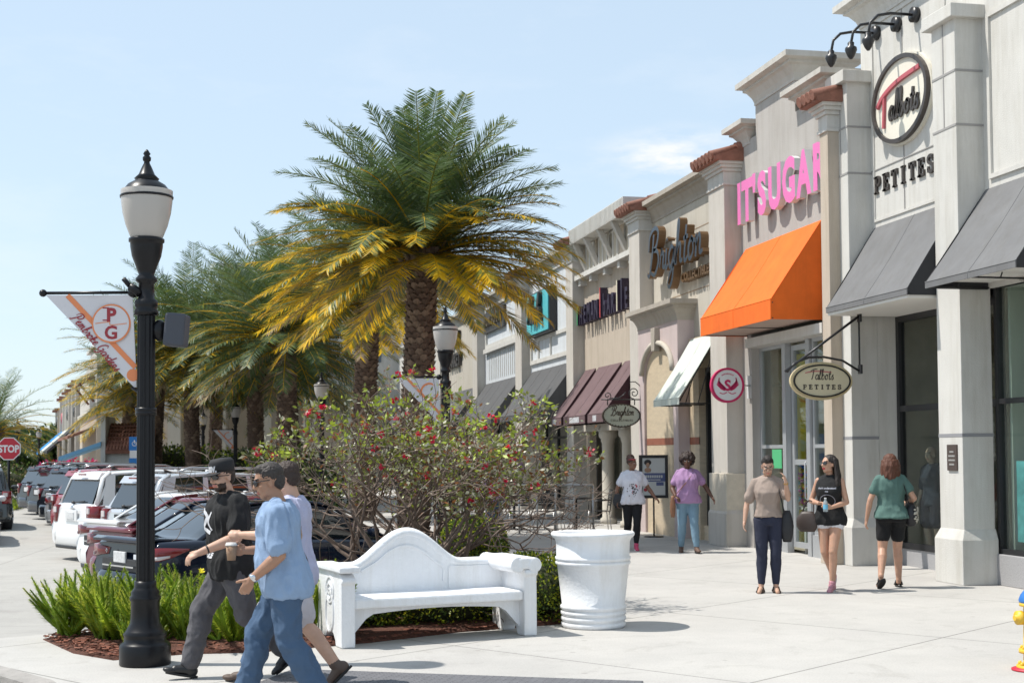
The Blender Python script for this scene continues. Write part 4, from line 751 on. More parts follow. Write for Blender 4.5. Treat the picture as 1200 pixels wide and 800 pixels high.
# ================================================================== bench
M_wp=mat('white_painted_concrete',(.79,.80,.82),.6,var=.04,vs=7,bump=.25,bs=35,stain=.13)
bo=V((1.02,12.02,0)); ba=rad(13)    # local x: along the bench, y: towards its back
T=thing('stone_bench','white painted concrete bench with arched back and scrolled ends','bench',tuple(bo),world=False,rz=ba)
Lb=1.90; Db=.74
def endp(x0,x1):
    mb=MB(); pr=[(0,0),(0,.0)]; 
    side=[(0,0),(.17,0),(.19,.05),(.24,.1),(.33,.125),(.42,.1),(.47,.05),(.49,0),(Db,0),(Db,.66),(.1,.66),(.02,.63),(-.03,.60),(-.03,.57),(0,.55)]
    mb.prism([(x0,y,z) for y,z in side],(x1-x0,0,0)); return mb
a=endp(0,.13); a.box(-.03,.16,-.045,Db+.02,.655,.71); e=a.build('end_panel',[M_wp],T,bevel=.014)
mb=MB(); Pn=lambda u,v,d=0.: V((-d,.33-u,v)); ring(mb,.12,.19,.016,plane_fn((0,.33,.30),(0,-1,0),(0,0,1)),.0,.012); ring(mb,.075,.075,.012,plane_fn((0,.33,.475),(0,-1,0),(0,0,1)),.0,.014); disc(mb,.03,.03,plane_fn((0,.33,.475),(0,-1,0),(0,0,1)),.0,.012); ring(mb,.12,.12,.014,plane_fn((0,.33,.49),(0,-1,0),(0,0,1)),.0,.01); mb.build('relief',[M_wp],e)
a=endp(Lb-.13,Lb)
for i in range(9):
    t0=-PI/2+PI*1.15*i/9
a.tube([(Lb-.20,-.02,.66),(Lb-.20,Db,.66)],.075,16); a.tube([(Lb-.03,-.03,.655),(Lb-.03,Db,.655)],.07,16); a.box(Lb-.2,Lb-.03,-.025,Db,.62,.722); e=a.build('end_panel',[M_wp],T,bevel=.014)
mb=MB(); mb.box(.13,Lb-.13,.02,.55,.33,.42); mb.build('seat',[M_wp],T,bevel=.018)
mb=MB(); n=24; lo=[]; 
for i in range(n+1):
    x=.13+(Lb-.26)*i/n; u=i/n; z=.30-.22*(1-min(1,min(u,1-u)/.12)) if min(u,1-u)<.12 else .30*(.85+.15*math.sin(PI*u)); lo.append((x,z))
for i in range(n): mb.prism([(lo[i][0],.12,lo[i][1]),(lo[i+1][0],.12,lo[i+1][1]),(lo[i+1][0],.12,.33),(lo[i][0],.12,.33)],(0,.08,0))
mb.build('apron',[M_wp],T)
def bz(u):  # crest of the back
    t=(u-.42)/.30; h=.5*(1+math.cos(PI*max(-1,min(1,t)))); return .70+.30*h**.85
mb=MB(); n=44; pts=[(.06+(Lb-.12)*i/n,bz(i/n)) for i in range(n+1)]
for i in range(n):
    mb.prism([(pts[i][0],.5,.38),(pts[i+1][0],.5,.38),(pts[i+1][0],.5,pts[i+1][1]-.05),(pts[i][0],.5,pts[i][1]-.05)],(0,.12,0))
bk=mb.build('backrest',[M_wp],T)
mb=MB(); mb.tube([(x,.555,z-.045) for x,z in pts],[.062]*len(pts),12,el=.85,up=(0,0,1)); mb.build('crest_rail',[M_wp],bk)
mb=MB(); Pb=lambda a,b,d=0.: V((a,.5-d,b))
ribbon(mb,[(.35,.62),(.5,.70),(.62,.79),(.78,.84),(.94,.79),(1.08,.68),(1.16,.62),(1.16,.50)],.018,Pb,.012,smooth=True); ribbon(mb,[(1.22,.63),(1.66,.62)],.016,Pb,.01,smooth=False); ribbon(mb,[(1.22,.63),(1.22,.44)],.016,Pb,.01,smooth=False); mb.build('relief',[M_wp],bk)
# ================================================================== big white tub
T=thing('concrete_tub','large white concrete planter tub with ribbed foot','tub',(3.55,12.95,0))
pr=[(0,0),(.30,0),(.315,.02),(.315,.045),(.30,.06),(.318,.075),(.318,.10),(.303,.115),(.32,.13),(.32,.155),(.305,.17),(.324,.185),(.324,.21),(.308,.225),(.35,.60),(.365,.61),(.368,.635),(.353,.645),(.368,.655),(.37,.68),(.356,.69),(.362,.83),(.378,.86),(.405,.885),(.412,.905),(.40,.92),(.37,.92),(.35,.90),(.33,.84),(0,.84)]
mb=MB(); mb.lathe(pr,(3.55,12.95,0),48); mb.build('tub',[M_wp],T)
mb=MB(); mb.lathe([(0,.845),(.32,.845),(.33,.842)],(3.55,12.95,0),40); mb.build('soil',[M_soil],T)
# ================================================================== hydrant at the right edge
hx,hy=6.16,9.55; T=thing('fire_hydrant','yellow fire hydrant with blue bonnet cut by the right edge','hydrant',(hx,hy,0)); M_hy=mat('hydrant_yellow',(.72,.45,.04),.45,var=.12,vs=12); M_hb=mat('hydrant_blue',(.03,.16,.48),.4); M_hr=mat('hydrant_red',(.50,.02,.04),.5)
mb=MB(); mb.lathe([(0,0),(.15,0),(.15,.03),(.1,.035),(.095,.12),(.13,.125),(.13,.155),(.095,.16),(.09,.48),(.12,.485),(.12,.51),(0,.51)],(hx,hy,0),24); mb.build('barrel',[M_hy],T)
mb=MB(); mb.lathe([(.12,.51),(.125,.53),(.11,.57),(.08,.61),(.04,.63),(.03,.64),(.03,.69),(0,.69)],(hx,hy,0),24); mb.build('bonnet',[M_hb],T)
for dx,dy,r in ((-1,0,.055),(1,0,.055),(0,-1,.07)):
    mb=MB(); d=V((dx,dy,0)); c0=V((hx,hy,.40)); mb.tube([c0+d*.07,c0+d*.12,c0+d*.121,c0+d*.16,c0+d*.161,c0+d*.185],[r*.8,r*.8,r,r,r*.45,r*.4],16); mb.build('nozzle_cap',[M_hy],T)
mb=MB()
for k in range(8): t=2*PI*k/8; mb.ell((hx+.125*math.cos(t),hy+.125*math.sin(t),.04),(.018,.018,.02),nu=6,nv=4); mb.ell((hx+.11*math.cos(t),hy+.11*math.sin(t),.165),(.014,.014,.016),nu=6,nv=4)
mb.build('flange_bolts',[M_hy],T); mb=MB(); mb.tube([(hx-.02,hy,.42),(hx-.1,hy-.05,.3),(hx-.12,hy-.05,.2)],.008,6); mb.build('chain',[M_black],T)
mb=MB(); mb.lathe([(0,.0),(.17,.0),(.17,.012),(0,.012)],(hx-.0,hy-.04,.003),28,el=(1.3,1)); tag(mb.build('red_ground_ring',[M_hr]),'dull red ring painted on the pavement round the hydrant foot','ring')
# ================================================================== poster stand
T=thing('poster_stand','black framed poster stand on a thin post between the two walking women','poster stand',(8.42,26.1,0)); px,py=8.42,26.1
M=Matrix.Rotation(-.1,3,'Z'); Pp=lambda a,b,d=0.: V((px,py,0))+M@V((a,-d,b))
def pbox(mb,a0,a1,b0,b1,d0,d1,mi=0): mb.prism([Pp(a0,b0,d0),Pp(a1,b0,d0),Pp(a1,b1,d0),Pp(a0,b1,d0)],Pp(0,0,d1)-Pp(0,0,d0),mi)
mb=MB(); pbox(mb,-.29,.29,.77,1.63,-.02,.02); pbox(mb,-.29,-.23,.77,1.63,.02,.04); pbox(mb,.23,.29,.77,1.63,.02,.04); pbox(mb,-.23,.23,.77,.83,.02,.04); pbox(mb,-.23,.23,1.57,1.63,.02,.04); mb.build('frame',[M_black],T)
mb=MB(); mb.tube([Pp(0,.02),Pp(0,.8)],.018,8); mb.lathe([(0,0),(.2,0),(.19,.02),(.03,.03),(0,.03)],(px,py,.0),24); mb.build('post',[M_black],T)
mb=MB(); pbox(mb,-.23,.23,1.27,1.57,.02,.028,0); pbox(mb,-.23,.23,.83,1.10,.02,.028,0); pbox(mb,-.23,.23,1.10,1.27,.02,.028,1); pbox(mb,.05,.2,1.02,1.09,.028,.031,1)
po=mb.build('poster',[mat('poster_paper',(.55,.55,.53),.5),mat('poster_blue',(.08,.10,.22),.5)],T)
mb=MB(); mb.ell(Pp(-.12,1.48,.029),(.075,.01,.06),M,mi=0,nu=10,nv=6); mb.ell(Pp(-.12,1.43,.034),(.04,.01,.05),M,mi=1,nu=10,nv=6); mb.ell(Pp(-.12,1.33,.032),(.07,.008,.05),M,mi=1,nu=10,nv=6)
PM=[mat('print_black',(.03,.025,.025),.6),mat('print_skin',(.40,.24,.16),.6),mat('print_red',(.4,.04,.05),.6)]; mb.build('portrait_print',PM,po); mb=MB()
for k,c in enumerate(((-.14,1.0),(-.1,.95),(-.17,.94))): mb.ell(Pp(c[0],c[1],.03),(.04,.006,.035),M,mi=2,nu=8,nv=5)
mb.build('flower_print',PM,po)
mb=MB(); Pq=plane_fn(Pp(0,1.155,.03),M@V((1,0,0)),(0,0,1)); 
for y_,x0,x1,st in ((0.02,-.17,.17,.045),(-.03,-.14,.14,.02)):
    x=x0
    while x<x1: mb.prism([Pq(x,y_,.0),Pq(x+st*.7,y_,.0),Pq(x+st*.7,y_+.035*(st/.03),.0),Pq(x,y_+.035*(st/.03),.0)],Pq(0,0,.002)-Pq(0,0,0)); x+=st
    mb.build('text_line',[MATS['poster_paper']],po); mb=MB()
# ================================================================== terrace railing, tables and chairs
M_st=mat('brushed_steel',(.42,.41,.40),.35,metal=.8)
T=thing('railing','low steel railing round the cafe terrace','railing',(6.6,27.2,0)); pts=[V((5.75,28.2,0)),V((7.35,26.75,0))]; back=[V((5.75,28.2,0)),V((5.9,36,0))]
mb=MB()
def rail(a,b,n):
    for k in range(n+1):
        p=a+(b-a)*k/n; mb.tube([p,p+V((0,0,1.02))],.022,8); mb.box(p.x-.05,p.x+.05,p.y-.05,p.y+.05,0,.015)
    mb.tube([a+V((0,0,1.03)),b+V((0,0,1.03))],.024,8)
rail(*pts,5); rail(*back,5); mb.build('post_and_rail',[M_st],T)
mb=MB(); 
for a,b in (pts,back):
    for z in (.25,.45,.65,.85): mb.tube([a+V((0,0,z)),b+V((0,0,z))],.004,4)
mb.build('wires',[M_st],T)
def wire_chair(loc,rz,lb):
    T=thing('cafe_chair',lb,'chair',loc,'black slatted chairs on the cafe terrace',world=False,rz=rz)
    for sx in (-1,1):
        for sy in (-1,1):
            mb=MB(); mb.tube([(sx*.2,sy*.19,.44),(sx*.23,sy*.23,0)],.011,6); 
            mb.build('leg',[M_st],T)
    mb=MB(); [mb.box(-.22,.22,-.2+k*.058,-.2+k*.058+.042,.44,.452) for k in range(7)]; mb.build('seat',[M_black],T)
    mb=MB(); [mb.box(-.2,.2,.2+(z-.5)*.15,.212+(z-.5)*.15,z,z+.036) for z in (.56,.61,.66,.71,.76,.81,.86)]; mb.tube([(-.21,.2,.44),(-.21,.26,.9),(.21,.26,.9),(.21,.2,.44)],.012,6); mb.build('backrest',[M_black],T)
    mb=MB(); [mb.tube([(s*.24,-.2,.44),(s*.25,-.18,.66),(s*.24,.22,.68)],.012,6) for s in (-1,1)]; mb.build('armrest',[M_black],T); return T
def rtable(loc,lb):
    T=thing('cafe_table',lb,'table',loc,'round black tables on the cafe terrace',world=False); mb=MB(); mb.lathe([(0,.72),(.36,.72),(.37,.73),(.37,.745),(0,.745)],(0,0,0),28); mb.build('table_top',[M_black],T); mb=MB(); mb.tube([(0,0,.03),(0,0,.72)],.03,10); [mb.box(-.26,.26,-.02,.02,0,.03),mb.box(-.02,.02,-.26,.26,0,.03)]; mb.build('pedestal',[M_black],T)
rtable((7.25,27.75,0),'round black cafe table just behind the railing beside the woman in white'); rtable((6.3,29.5,0),'round black cafe table deeper on the terrace left of the front table')
for x,y,r_,lb in ((6.25,28.7,2.9,'black slatted cafe chair behind the middle of the railing'),(6.75,28.4,-.4,'black slatted cafe chair left of the front table'),(7.85,28.1,-1.7,'black slatted cafe chair right of the front table'),(6.0,30.3,.6,'black slatted cafe chair at the back left of the terrace'),(7.2,29.6,1.5,'black slatted cafe chair behind the front table'),(6.05,31.8,.2,'rearmost black slatted cafe chair of the terrace')): wire_chair((x,y,0),r_,lb)
# menu boards fixed behind the railing
for x,y,lb in ((5.82,28.05,'purple menu board hung on the left corner of the railing'),):
    mb=MB(); mb.box(x-.02,x+.36,y-.05,y-.03,1.05,1.72); tag(mb.build('menu_board',[mat('menu_purple',(.22,.12,.22),.6,var=.7,vs=20)]),lb,'menu board')
# ================================================================== stop sign and parking sign
T=thing('stop_sign','red octagonal stop sign on a black post at the left edge','stop sign',(-6.94,48.0,-.35)); sx,sy,sz=-6.94,48.0,1.94
rr=.375; oc=[V((sx+rr*math.cos(PI/8+k*PI/4)/math.cos(PI/8),sy-.06,sz+rr*math.sin(PI/8+k*PI/4)/math.cos(PI/8))) for k in range(8)]
mb=MB(); mb.prism(oc,(0,.006,0)); mb.build('sign_border',[mat('reflective_white',(.75,.72,.72),.5)],T); cc=V((sx,sy-.062,sz)); mb=MB(); mb.prism([cc+(p-V((sx,sy-.06,sz)))*.92 for p in oc],(0,.004,0)); mb.build('sign_face',[mat('stop_red',(.50,.02,.04),.45)],T)
mb=MB(); text(mb,'STOP',.33,plane_fn((sx,sy-.064,sz-.115),(1,0,0),(0,0,1)),.004,bold=.012,sx=.82); mb.build('letters',[MATS['reflective_white']],T)
mb=MB(); mb.tube([(sx,sy,-.35),(sx,sy,2.25)],.045,10); mb.lathe([(.1,-.35),(.1,-.2),(.05,-.1)],(sx,sy,0),14); mb.build('post',[M_lampblk],T)
T=thing('parking_sign','blue and white parking sign left of the lamp post before the kiosk','sign',(-2.8,46.6,-.35)); bx,by=-2.82,46.6; mb=MB(); mb.tube([(bx,by,-.35),(bx,by,2.3)],.03,8); mb.build('post',[M_lampblk],T)
mb=MB(); mb.box(bx-.17,bx+.17,by-.05,by-.04,1.85,2.3,0); mb.box(bx-.17,bx+.17,by-.05,by-.04,1.35,1.6,0); mb.box(bx-.15,bx+.15,by-.05,by-.04,1.6,1.85,1); mb.box(bx-.15,bx+.15,by-.05,by-.04,1.2,1.35,1); pl=mb.build('sign_plate',[mat('sign_blue',(.02,.18,.50),.5),MATS['reflective_white']],T)
mb=MB(); q=plane_fn((bx,by-.052,2.07),(1,0,0),(0,0,1)); ring(mb,.08,.08,.02,q,0,.003); mb.tube([q(0,.12),q(.0,.02),q(.06,.0)],.015,6); mb.build('wheelchair_mark',[MATS['reflective_white']],pl)
# ================================================================== cars
M_gl=mat('car_glass',(.012,.018,.022),.03,spec=.9,coat=.5); M_rub=mat('tyre_rubber',(.02,.02,.02),.85); M_rim=mat('wheel_alloy',(.42,.43,.45),.3,metal=.8); M_tl=mat('tail_lens_red',(.17,.006,.009),.12,coat=.6); M_tlw=mat('tail_lens_clear',(.55,.50,.50),.12,coat=.6); M_trim=mat('car_trim_black',(.02,.02,.022),.5); M_chr=mat('chrome',(.65,.66,.68),.12,metal=1)
def paint(n,c,metal=0.): return mat(n,c,.22 if max(c)>.2 else .06,metal=metal,coat=1. if max(c)>.2 else .35,spec=.5 if max(c)>.2 else .25)
def smoothstep(t): t=max(0,min(1,t)); return t*t*(3-2*t)
def interp(tab,x):
    if x<=tab[0][0]: return tab[0][1]
    for (a,b),(c,d) in zip(tab,tab[1:]):
        if x<=c: return b+(d-b)*(x-a)/(c-a)
    return tab[-1][1]
def car(loc,rz,label,kind,pm,group='cars parked nose-in along the palm row',plate=True,mark=0):
    """local frame: x from the rear bumper (0) to the nose (L), y across, z up"""
    T=thing('parked_car',label,'car',loc,group,world=False,rz=rz)
    if kind=='sedan': L_,Wd,belt,roof=4.85,1.84,[(0,.93),(.12,.98),(.9,.99),(1.2,.96),(2.6,.92),(3.6,.86),(4.3,.76),(4.85,.58)],1.42; gh=[(.55,.0),(1.35,1),(2.45,1),(3.45,0)]; rg=[(.62,.965),(1.35,1.40),(1.7,1.43),(2.3,1.42),(2.65,1.36),(3.55,.88)]
    elif kind=='suv': L_,Wd,belt,roof=4.7,1.88,[(0,1.0),(.15,1.08),(2.8,1.04),(3.4,1.02),(4.2,.93),(4.7,.72)],1.72; rg=[(.18,1.07),(.42,1.58),(.62,1.70),(1.5,1.74),(2.4,1.70),(2.75,1.60),(3.55,1.02)]
    else: L_,Wd,belt,roof=5.0,1.96,[(0,1.0),(.12,1.10),(3.0,1.03),(3.6,.98),(4.5,.86),(5.0,.66)],1.76; rg=[(.16,1.09),(.34,1.60),(.5,1.73),(1.5,1.77),(2.6,1.72),(3.0,1.62),(3.95,.97)]
    sill=.22; nst=40
    def halfw(x): # plan taper
        return Wd/2*(1-.11*smoothstep((.5-x)/.5)**2-.20*smoothstep((x-L_+.9)/.9)**2)
    def sect(x):
        b=interp(belt,x); h=halfw(x); lo=sill+.10*smoothstep((.35-x)/.35)+.08*smoothstep((x-L_+.4)/.4)
        pts=[(0.,lo),(h*.86,lo),(h*.95,lo+.06),(h*.985,lo+.2),(h*1.0,lo+(b-lo)*.5),(h*.975,lo+(b-lo)*.74),(h*.965,b-.05),(h*.90,b),(h*.6,b+.015),(0,b+.02)]
        return pts
    xs=[L_*i/nst for i in range(nst+1)]; rings=[]
    for x in xs:
        p=sect(x); rings.append([V((x,y,z)) for y,z in p]+[V((x,-y,z)) for y,z in reversed(p[1:-1])])
    # bulge the ends so that bumpers are proud
    def endring(r,x,dx,s): return [V((x+dx,v.y*s,(v.z-.6)*(.9 if abs(v.z-.6)>.01 else 1)+.6)) for v in r]
    rings=[[V((v.x+(.06 if v.z>.72 else 0),v.y,v.z)) for v in rings[0]]]+rings[1:]
    mb=MB(); mb.loft(rings,0); o=mb.build('body',[pm],T)
    # wheel arches as dark wells, wheels
    wr=.33 if kind=='sedan' else .36
    for x in ((.98,L_-.95)):
        for s in (-1,1):
            y=s*(Wd/2-.02)
            mb=MB(); mb.tube([(x,y-s*.25,wr),(x,y+s*.012,wr)],wr+.055,28); mb.build('wheel_well',[M_trim],T)
            mb=MB(); mb.tube([(x,y-s*.2,wr),(x,y-s*.0,wr),(x,y+s*.02,wr)],[wr,wr,wr*.9],28); t=mb.build('tyre',[M_rub],T)
            mb=MB(); mb.tube([(x,y,wr),(x,y+s*.024,wr)],wr*.66,24,mi=1)
            for k in range(7): a=2*PI*k/7; mb.tube([(x,y+s*.03,wr),(x+math.cos(a)*wr*.62,y+s*.028,wr+math.sin(a)*wr*.62)],[.035,.022],6)
            mb.build('rim',[M_rim,M_trim],t)
    # greenhouse: glass volume, then roof skin and pillars proud of it
    def grw(z): return Wd/2*(.90-.20*max(0,(z-.98))/(roof-.98)) 
    gx=[a for a,b in rg]; gr_=[]
    base=interp(belt,1.5)-.03
    xg=[rg[0][0]+(rg[-1][0]-rg[0][0])*i/36 for i in range(37)]; gl=[]
    for x in xg:
        t=interp(rg,x)-.012; b=interp(belt,x)-.02; t=max(t,b+.01); wt=grw(t)*.985; wb=grw(.98)*.985
        c=.06 if t-b>.12 else (t-b)*.4
        gl.append([V((x,wb,b)),V((x,wt+.01,t-c)),V((x,wt-.05,t-c*.25)),V((x,wt*.5,t)),V((x,0,t+.004)),V((x,-wt*.5,t)),V((x,-wt+.05,t-c*.25)),V((x,-wt-.01,t-c)),V((x,-wb,b))])
    mb=MB(); mb.loft(gl,0); mb.build('windows',[M_gl],T)
    roofs=[i for i,x in enumerate(xg) if interp(rg,x)>roof-(.10 if kind=='sedan' else .085)]
    mb=MB(); rs=[]
    for i in range(roofs[0],roofs[-1]+1):
        g=gl[i]; rs.append([V((p.x,p.y*1.012,p.z+.012)) for p in g[1:8]]+[V((p.x,p.y*.97,p.z-.02)) for p in reversed(g[1:8])])
    mb.loft(rs,0); mb.build('roof',[pm],T)
    # pillars: rear, middle, front on both sides
    pil=None
    def strip(ia,wid,s,lean):
        pass
    for s in (-1,1):
        for (x0,x1,wd_) in PIL[kind]:
            zt=interp(rg,x1)-.03; zb=interp(belt,x0)-.01; yb=s*(grw(.98)*.985+.008); yt=s*(grw(zt)*.985+.012)
            pil=MB(); pil.prism([(x0-wd_/2,yb,zb),(x0+wd_/2,yb,zb),(x1+wd_/2*.8,yt,zt-.03),(x1-wd_/2*.8,yt,zt-.03)],(0,-s*.03,0)); pil.build('pillar',[pm],T)
        # rail along rear/front screen edges
        for seq in (rg[:3],rg[-3:]):
            pil=MB(); pil.tube([V((x,s*(grw(z)*.975-.02),z)) for x,z in seq],.042 if kind=='sedan' else .05,8,el=.5,up=(0,0,1)); pil.build('pillar',[pm],T)
    zb=interp(belt,0)
    # rear details
    def rbox(name,m,x,y0,y1,z0,z1,par=T,bev=.01,t=.03):
        b=MB(); b.box(x-t/2,x+t/2,y0,y1,z0,z1); return b.build(name,[m],par,bevel=bev)
    hw=halfw(0)
    bmp=MB(); q=[]
    for i in range(17):
        t=-1+i/8; y=t*(halfw(.1)+.02); x=-.07+.36*abs(t)**5; q.append((x,y))
    bmp.loft([[V((x,y,.26)),V((x-.03,y,.36)),V((x-.035,y,.52)),V((x,y,.60)),V((x+.12,y,.60)),V((x+.12,y,.26))] for x,y in q],0); bmp.build('bumper',[pm],T)
    b=MB(); b.loft([[V((x-.012,y,.24)),V((x-.02,y,.30)),V((x+.1,y,.30)),V((x+.1,y,.24))] for x,y in q],0); b.build('bumper_lip',[M_trim],T)
    if kind=='sedan':
        lid=MB(); lid.loft([[V((x,y,z)) for y in ([-.72,-.4,0,.4,.72])]+[V((x,y,z-.03)) for y in ([.72,.4,0,-.4,-.72])] for x,z in ((-.04,1.0),(.02,1.03),(.14,1.02),(.6,.995))],0); lid.build('boot_lid',[pm],T)
        for s in (-1,1):
            tl=MB(); hy=lambda x: halfw(x)*.972+.010; pts=[(-.005,.45,.80),(-.005,.45,.90),(-.0,.80,.93),(.10,.90,.93),(.42,.945,.90),(.18,.93,.76),(.02,.86,.74)]
            tl.loft([[V((x-.012,s*y,z0)),V((x-.012,s*y,z1)),V((x+.05,s*(y-.06),z1)),V((x+.05,s*(y-.06),z0))] for x,y,z0,z1 in ((.025,.46,.80,.885),(.02,.66,.78,.90),(.02,hy(0)-.02,.76,.915),(.10,hy(.1),.76,.92),(.25,hy(.25),.80,.915),(.46,hy(.46),.88,.90))],0); 
            o=tl.build('tail_light',[M_tl],T)
            cl=MB(); cl.loft([[V((x-.02,s*(y+.018),z0)),V((x-.02,s*(y+.018),z1)),V((x+.03,s*(y-.03),z1)),V((x+.03,s*(y-.03),z0))] for x,y,z0,z1 in ((.02,hy(0)-.028,.77,.81),(.10,hy(.1)-.008,.77,.815),(.22,hy(.22)-.008,.80,.825))],0); cl.build('reverse_lens',[M_tlw],o)
        g=MB(); g.box(-.055,-.03,-.42,.42,.66,.68); g.loft([[V((-.085,y,.50)),V((-.085,y,.54)),V((-.06,y,.54)),V((-.06,y,.50))] for y in (-.48,.48)],0); g.build('chrome_strip',[M_chr],T)
        if plate: 
            pp=rbox('number_plate',mat('plate_white',(.6,.6,.6),.4,var=.3,vs=25),-.02,-.16,.16,.71,.85)
        if mark:
            b=MB(); b.obox((-.03,-.46,.80),(.008,.06,.03)); [b.ell((-.035,-.62+.03*math.cos(a),.83+.045*math.sin(a)),(.008,.022,.022),nu=6,nv=4) for a in (0,1,2,3,4,5)]; b.build('bumper_sticker',[mat('sticker_white',(.6,.62,.66),.5)],T)
            b=MB(); [b.tube([(-.03,.36+.028*math.cos(a),.84),( -.03,.36+.028*math.cos(a+.9),.84+.04*math.sin(a))],.006,4) for a in (0,1.2,2.4,3.6)]; b.build('badge',[M_chr],T)
        # dark number-plate recess
        rbox('plate_recess',M_trim,-.005,-.5,.5,.60,.76)
        w=MB(); w.obox((.9,-.0,1.2),(.001,.001,.001))
    else:
        # rear screen, wiper, lamps either side
        xr=.17; zt=1.62 if kind=='suv' else 1.66
        m=MB(); m.prism([(.125,-.68,1.10),(.125,.68,1.10),(.335,.60,zt-.06),(.335,-.60,zt-.06)],(.02,0,0)); rw=m.build('rear_screen',[M_gl],T)
        m=MB(); m.tube([(.10,.1,1.13),(.12,-.38,1.16)],.012,6); m.ell((.10,.1,1.13),(.04,.05,.03),nu=8,nv=5); m.build('wiper',[M_trim],rw)
        m=MB(); m.prism([(.14,-.70,1.07),(.14,-.86,1.06),(.46,-.70,zt),(.40,-.60,zt)],(.05,0,0)); m.prism([(.14,.70,1.07),(.14,.86,1.06),(.46,.70,zt),(.40,.60,zt)],(.05,0,0)); m.prism([(.27,-.62,zt-.08),(.27,.62,zt-.08),(.36,.60,zt+.05),(.36,-.60,zt+.05)],(.08,0,0)); m.build('tailgate_frame',[pm],T)
        m=MB(); m.box(.22,.26,-.14,.14,zt+.0,zt+.03); m.build('high_brake_light',[M_tl],T)
        for s in (-1,1):
            tl=MB(); y0=.66;y1=.90; tl.loft([[V((-.0+.02,s*y0,z0)),V((-.01+.02,s*(y0+.12),z0)),V((.10,s*y1,z0)),V((.28,s*(y1+.02),z0)),V((.28,s*(y0+.1),z0)),V((.1,s*y0,z0))] for z0 in (.74,1.08)],0); o=tl.build('tail_light',[M_tl],T)
            cl=MB(); cl.box(-.0,.05,min(s*.68,s*.8),max(s*.68,s*.8),.93,1.04); cl.build('reverse_lens',[M_tlw],o)
        rbox('number_plate',mat('plate_white',(.6,.6,.6),.4,var=.3,vs=25),-.0,-.16,.16,.80,.95); rbox('plate_recess',M_trim if kind=='suv' else pm,.012,-.27,.27,.77,.99)
        m=MB(); m.ell((.03,0,1.03),(.02,.05,.05),nu=12,nv=7); m.build('badge',[M_chr],T)
        if kind=='suv':
            m=MB(); [m.tube([(.8,s*.62,1.745),(1.0,s*.62,1.80),(2.4,s*.62,1.79),(2.6,s*.62,1.73)],.022,6) for s in (-1,1)]; m.build('roof_rail',[M_rim],T)
    # door lines, handles, mirrors
    m=MB()
    for x in ((1.45,2.5,3.45) if kind=='sedan' else (1.3,2.4,3.4)):
        for s in (-1,1): h_=halfw(x); m.tube([(x,s*(h_*.962+.004),interp(belt,x)-.06),(x,s*(h_*1.0-.0),.62),(x+.02,s*(h_*.985),.40)],.005,4)
    m.build('door_gap',[M_trim],T)
    for s in (-1,1):
        for x in (1.62,2.62): m=MB(); m.box(x,x+.2,s*(halfw(x)*.985)-.012,s*(halfw(x)*.985)+.02,.80,.825); m.build('door_handle',[pm],T,bevel=.006)
        m=MB(); m.ell((3.15 if kind=='sedan' else 3.2,s*(Wd/2+.09),1.0 if kind=='sedan' else 1.12),(.07,.11,.075),nu=10,nv=7); m.build('wing_mirror',[pm],T)
        m=MB(); m.loft([[V((x,s*(halfw(x)*k_),z)) for k_,z in ((.80,.58),(.86,.74),(.60,.74),(.55,.60))] for x in (L_-.20,L_-.02)],0); m.build('headlight',[M_tlw],T)
    m=MB(); x=.85 if kind!='sedan' else 1.55; m.prism([(x,-.02,roof+.0),(x+.16,-.02,roof+.0),(x,-.02,roof+.07)],(0,.04,0)); m.build('aerial_fin',[M_trim],T)
    return T
PIL={'sedan':[(.95,1.40,.30),(2.18,2.12,.10),(3.2,2.65,.10)],'suv':[(.42,.62,.26),(1.25,1.32,.12),(2.25,2.2,.10),(3.2,2.75,.10)],'van':[(.38,.5,.24),(1.5,1.55,.10),(2.6,2.55,.10),(3.55,2.95,.10)]}
C_blk=paint('paint_dark_navy',(.006,.010,.022)); C_mar=paint('paint_maroon',(.12,.02,.03)); C_wh=paint('paint_white',(.70,.70,.70)); C_sil=paint('paint_silver',(.50,.52,.55),.3); C_red=paint('paint_red',(.28,.02,.03)); C_dk=paint('paint_black_blue',(.012,.015,.022)); C_gr=paint('paint_dark_grey',(.07,.075,.075),.3); C_lg=paint('paint_grey',(.35,.36,.37),.4)
cr=rad(30)
def park(px_,py_,*a,**k): car((px_,py_,rz_(0,py_+.9)),cr,*a,**k)
# rear-centre positions step away down the row
park(-1.23,17.8,'dark navy sedan with white stickers behind the ferns, nearest of the row','sedan',C_blk,mark=1)
park(-1.55,20.3,'maroon sedan wedged between the navy and the white sedans','sedan',C_mar)
park(-1.93,22.8,'white sedan between the maroon sedan and the silver estate car','sedan',C_wh)
park(-1.77,25.4,'silver grey estate car with roof rails right of the white minivan','suv',C_sil)
park(-2.9,28.0,'white minivan with large rear screen at the outer end of the near cars','van',C_wh)
park(-3.8,35.3,'dark red hatchback just left of the white minivan','suv',C_red); park(-4.3,38.2,'grey hatchback beyond the dark red one','sedan',C_lg)
park(-5.0,42.3,'black estate car third from the left of the far cars','suv',C_dk); park(-5.85,46.3,'dark blue estate car second from the left of the far cars','suv',C_dk); park(-6.7,50.3,'black car leftmost of the far parked cars','suv',C_dk)
car((-6.55,39.5,-.35),rad(99),'dark grey estate car driving away at the left edge','suv',C_gr,group='cars on the road at the left')
car((-5.85,32.6,-.35),rad(99),'white car cut off by the left edge','sedan',C_wh,group='cars on the road at the left')
for k,(x,y,m,lb) in enumerate([(-18,77,C_sil,'silver car parked across the far junction'),(-15.2,78,C_wh,'white car parked across the far junction')]): car((x,y,-.35),rad(5),lb,'sedan',m,group='cars across the far junction')
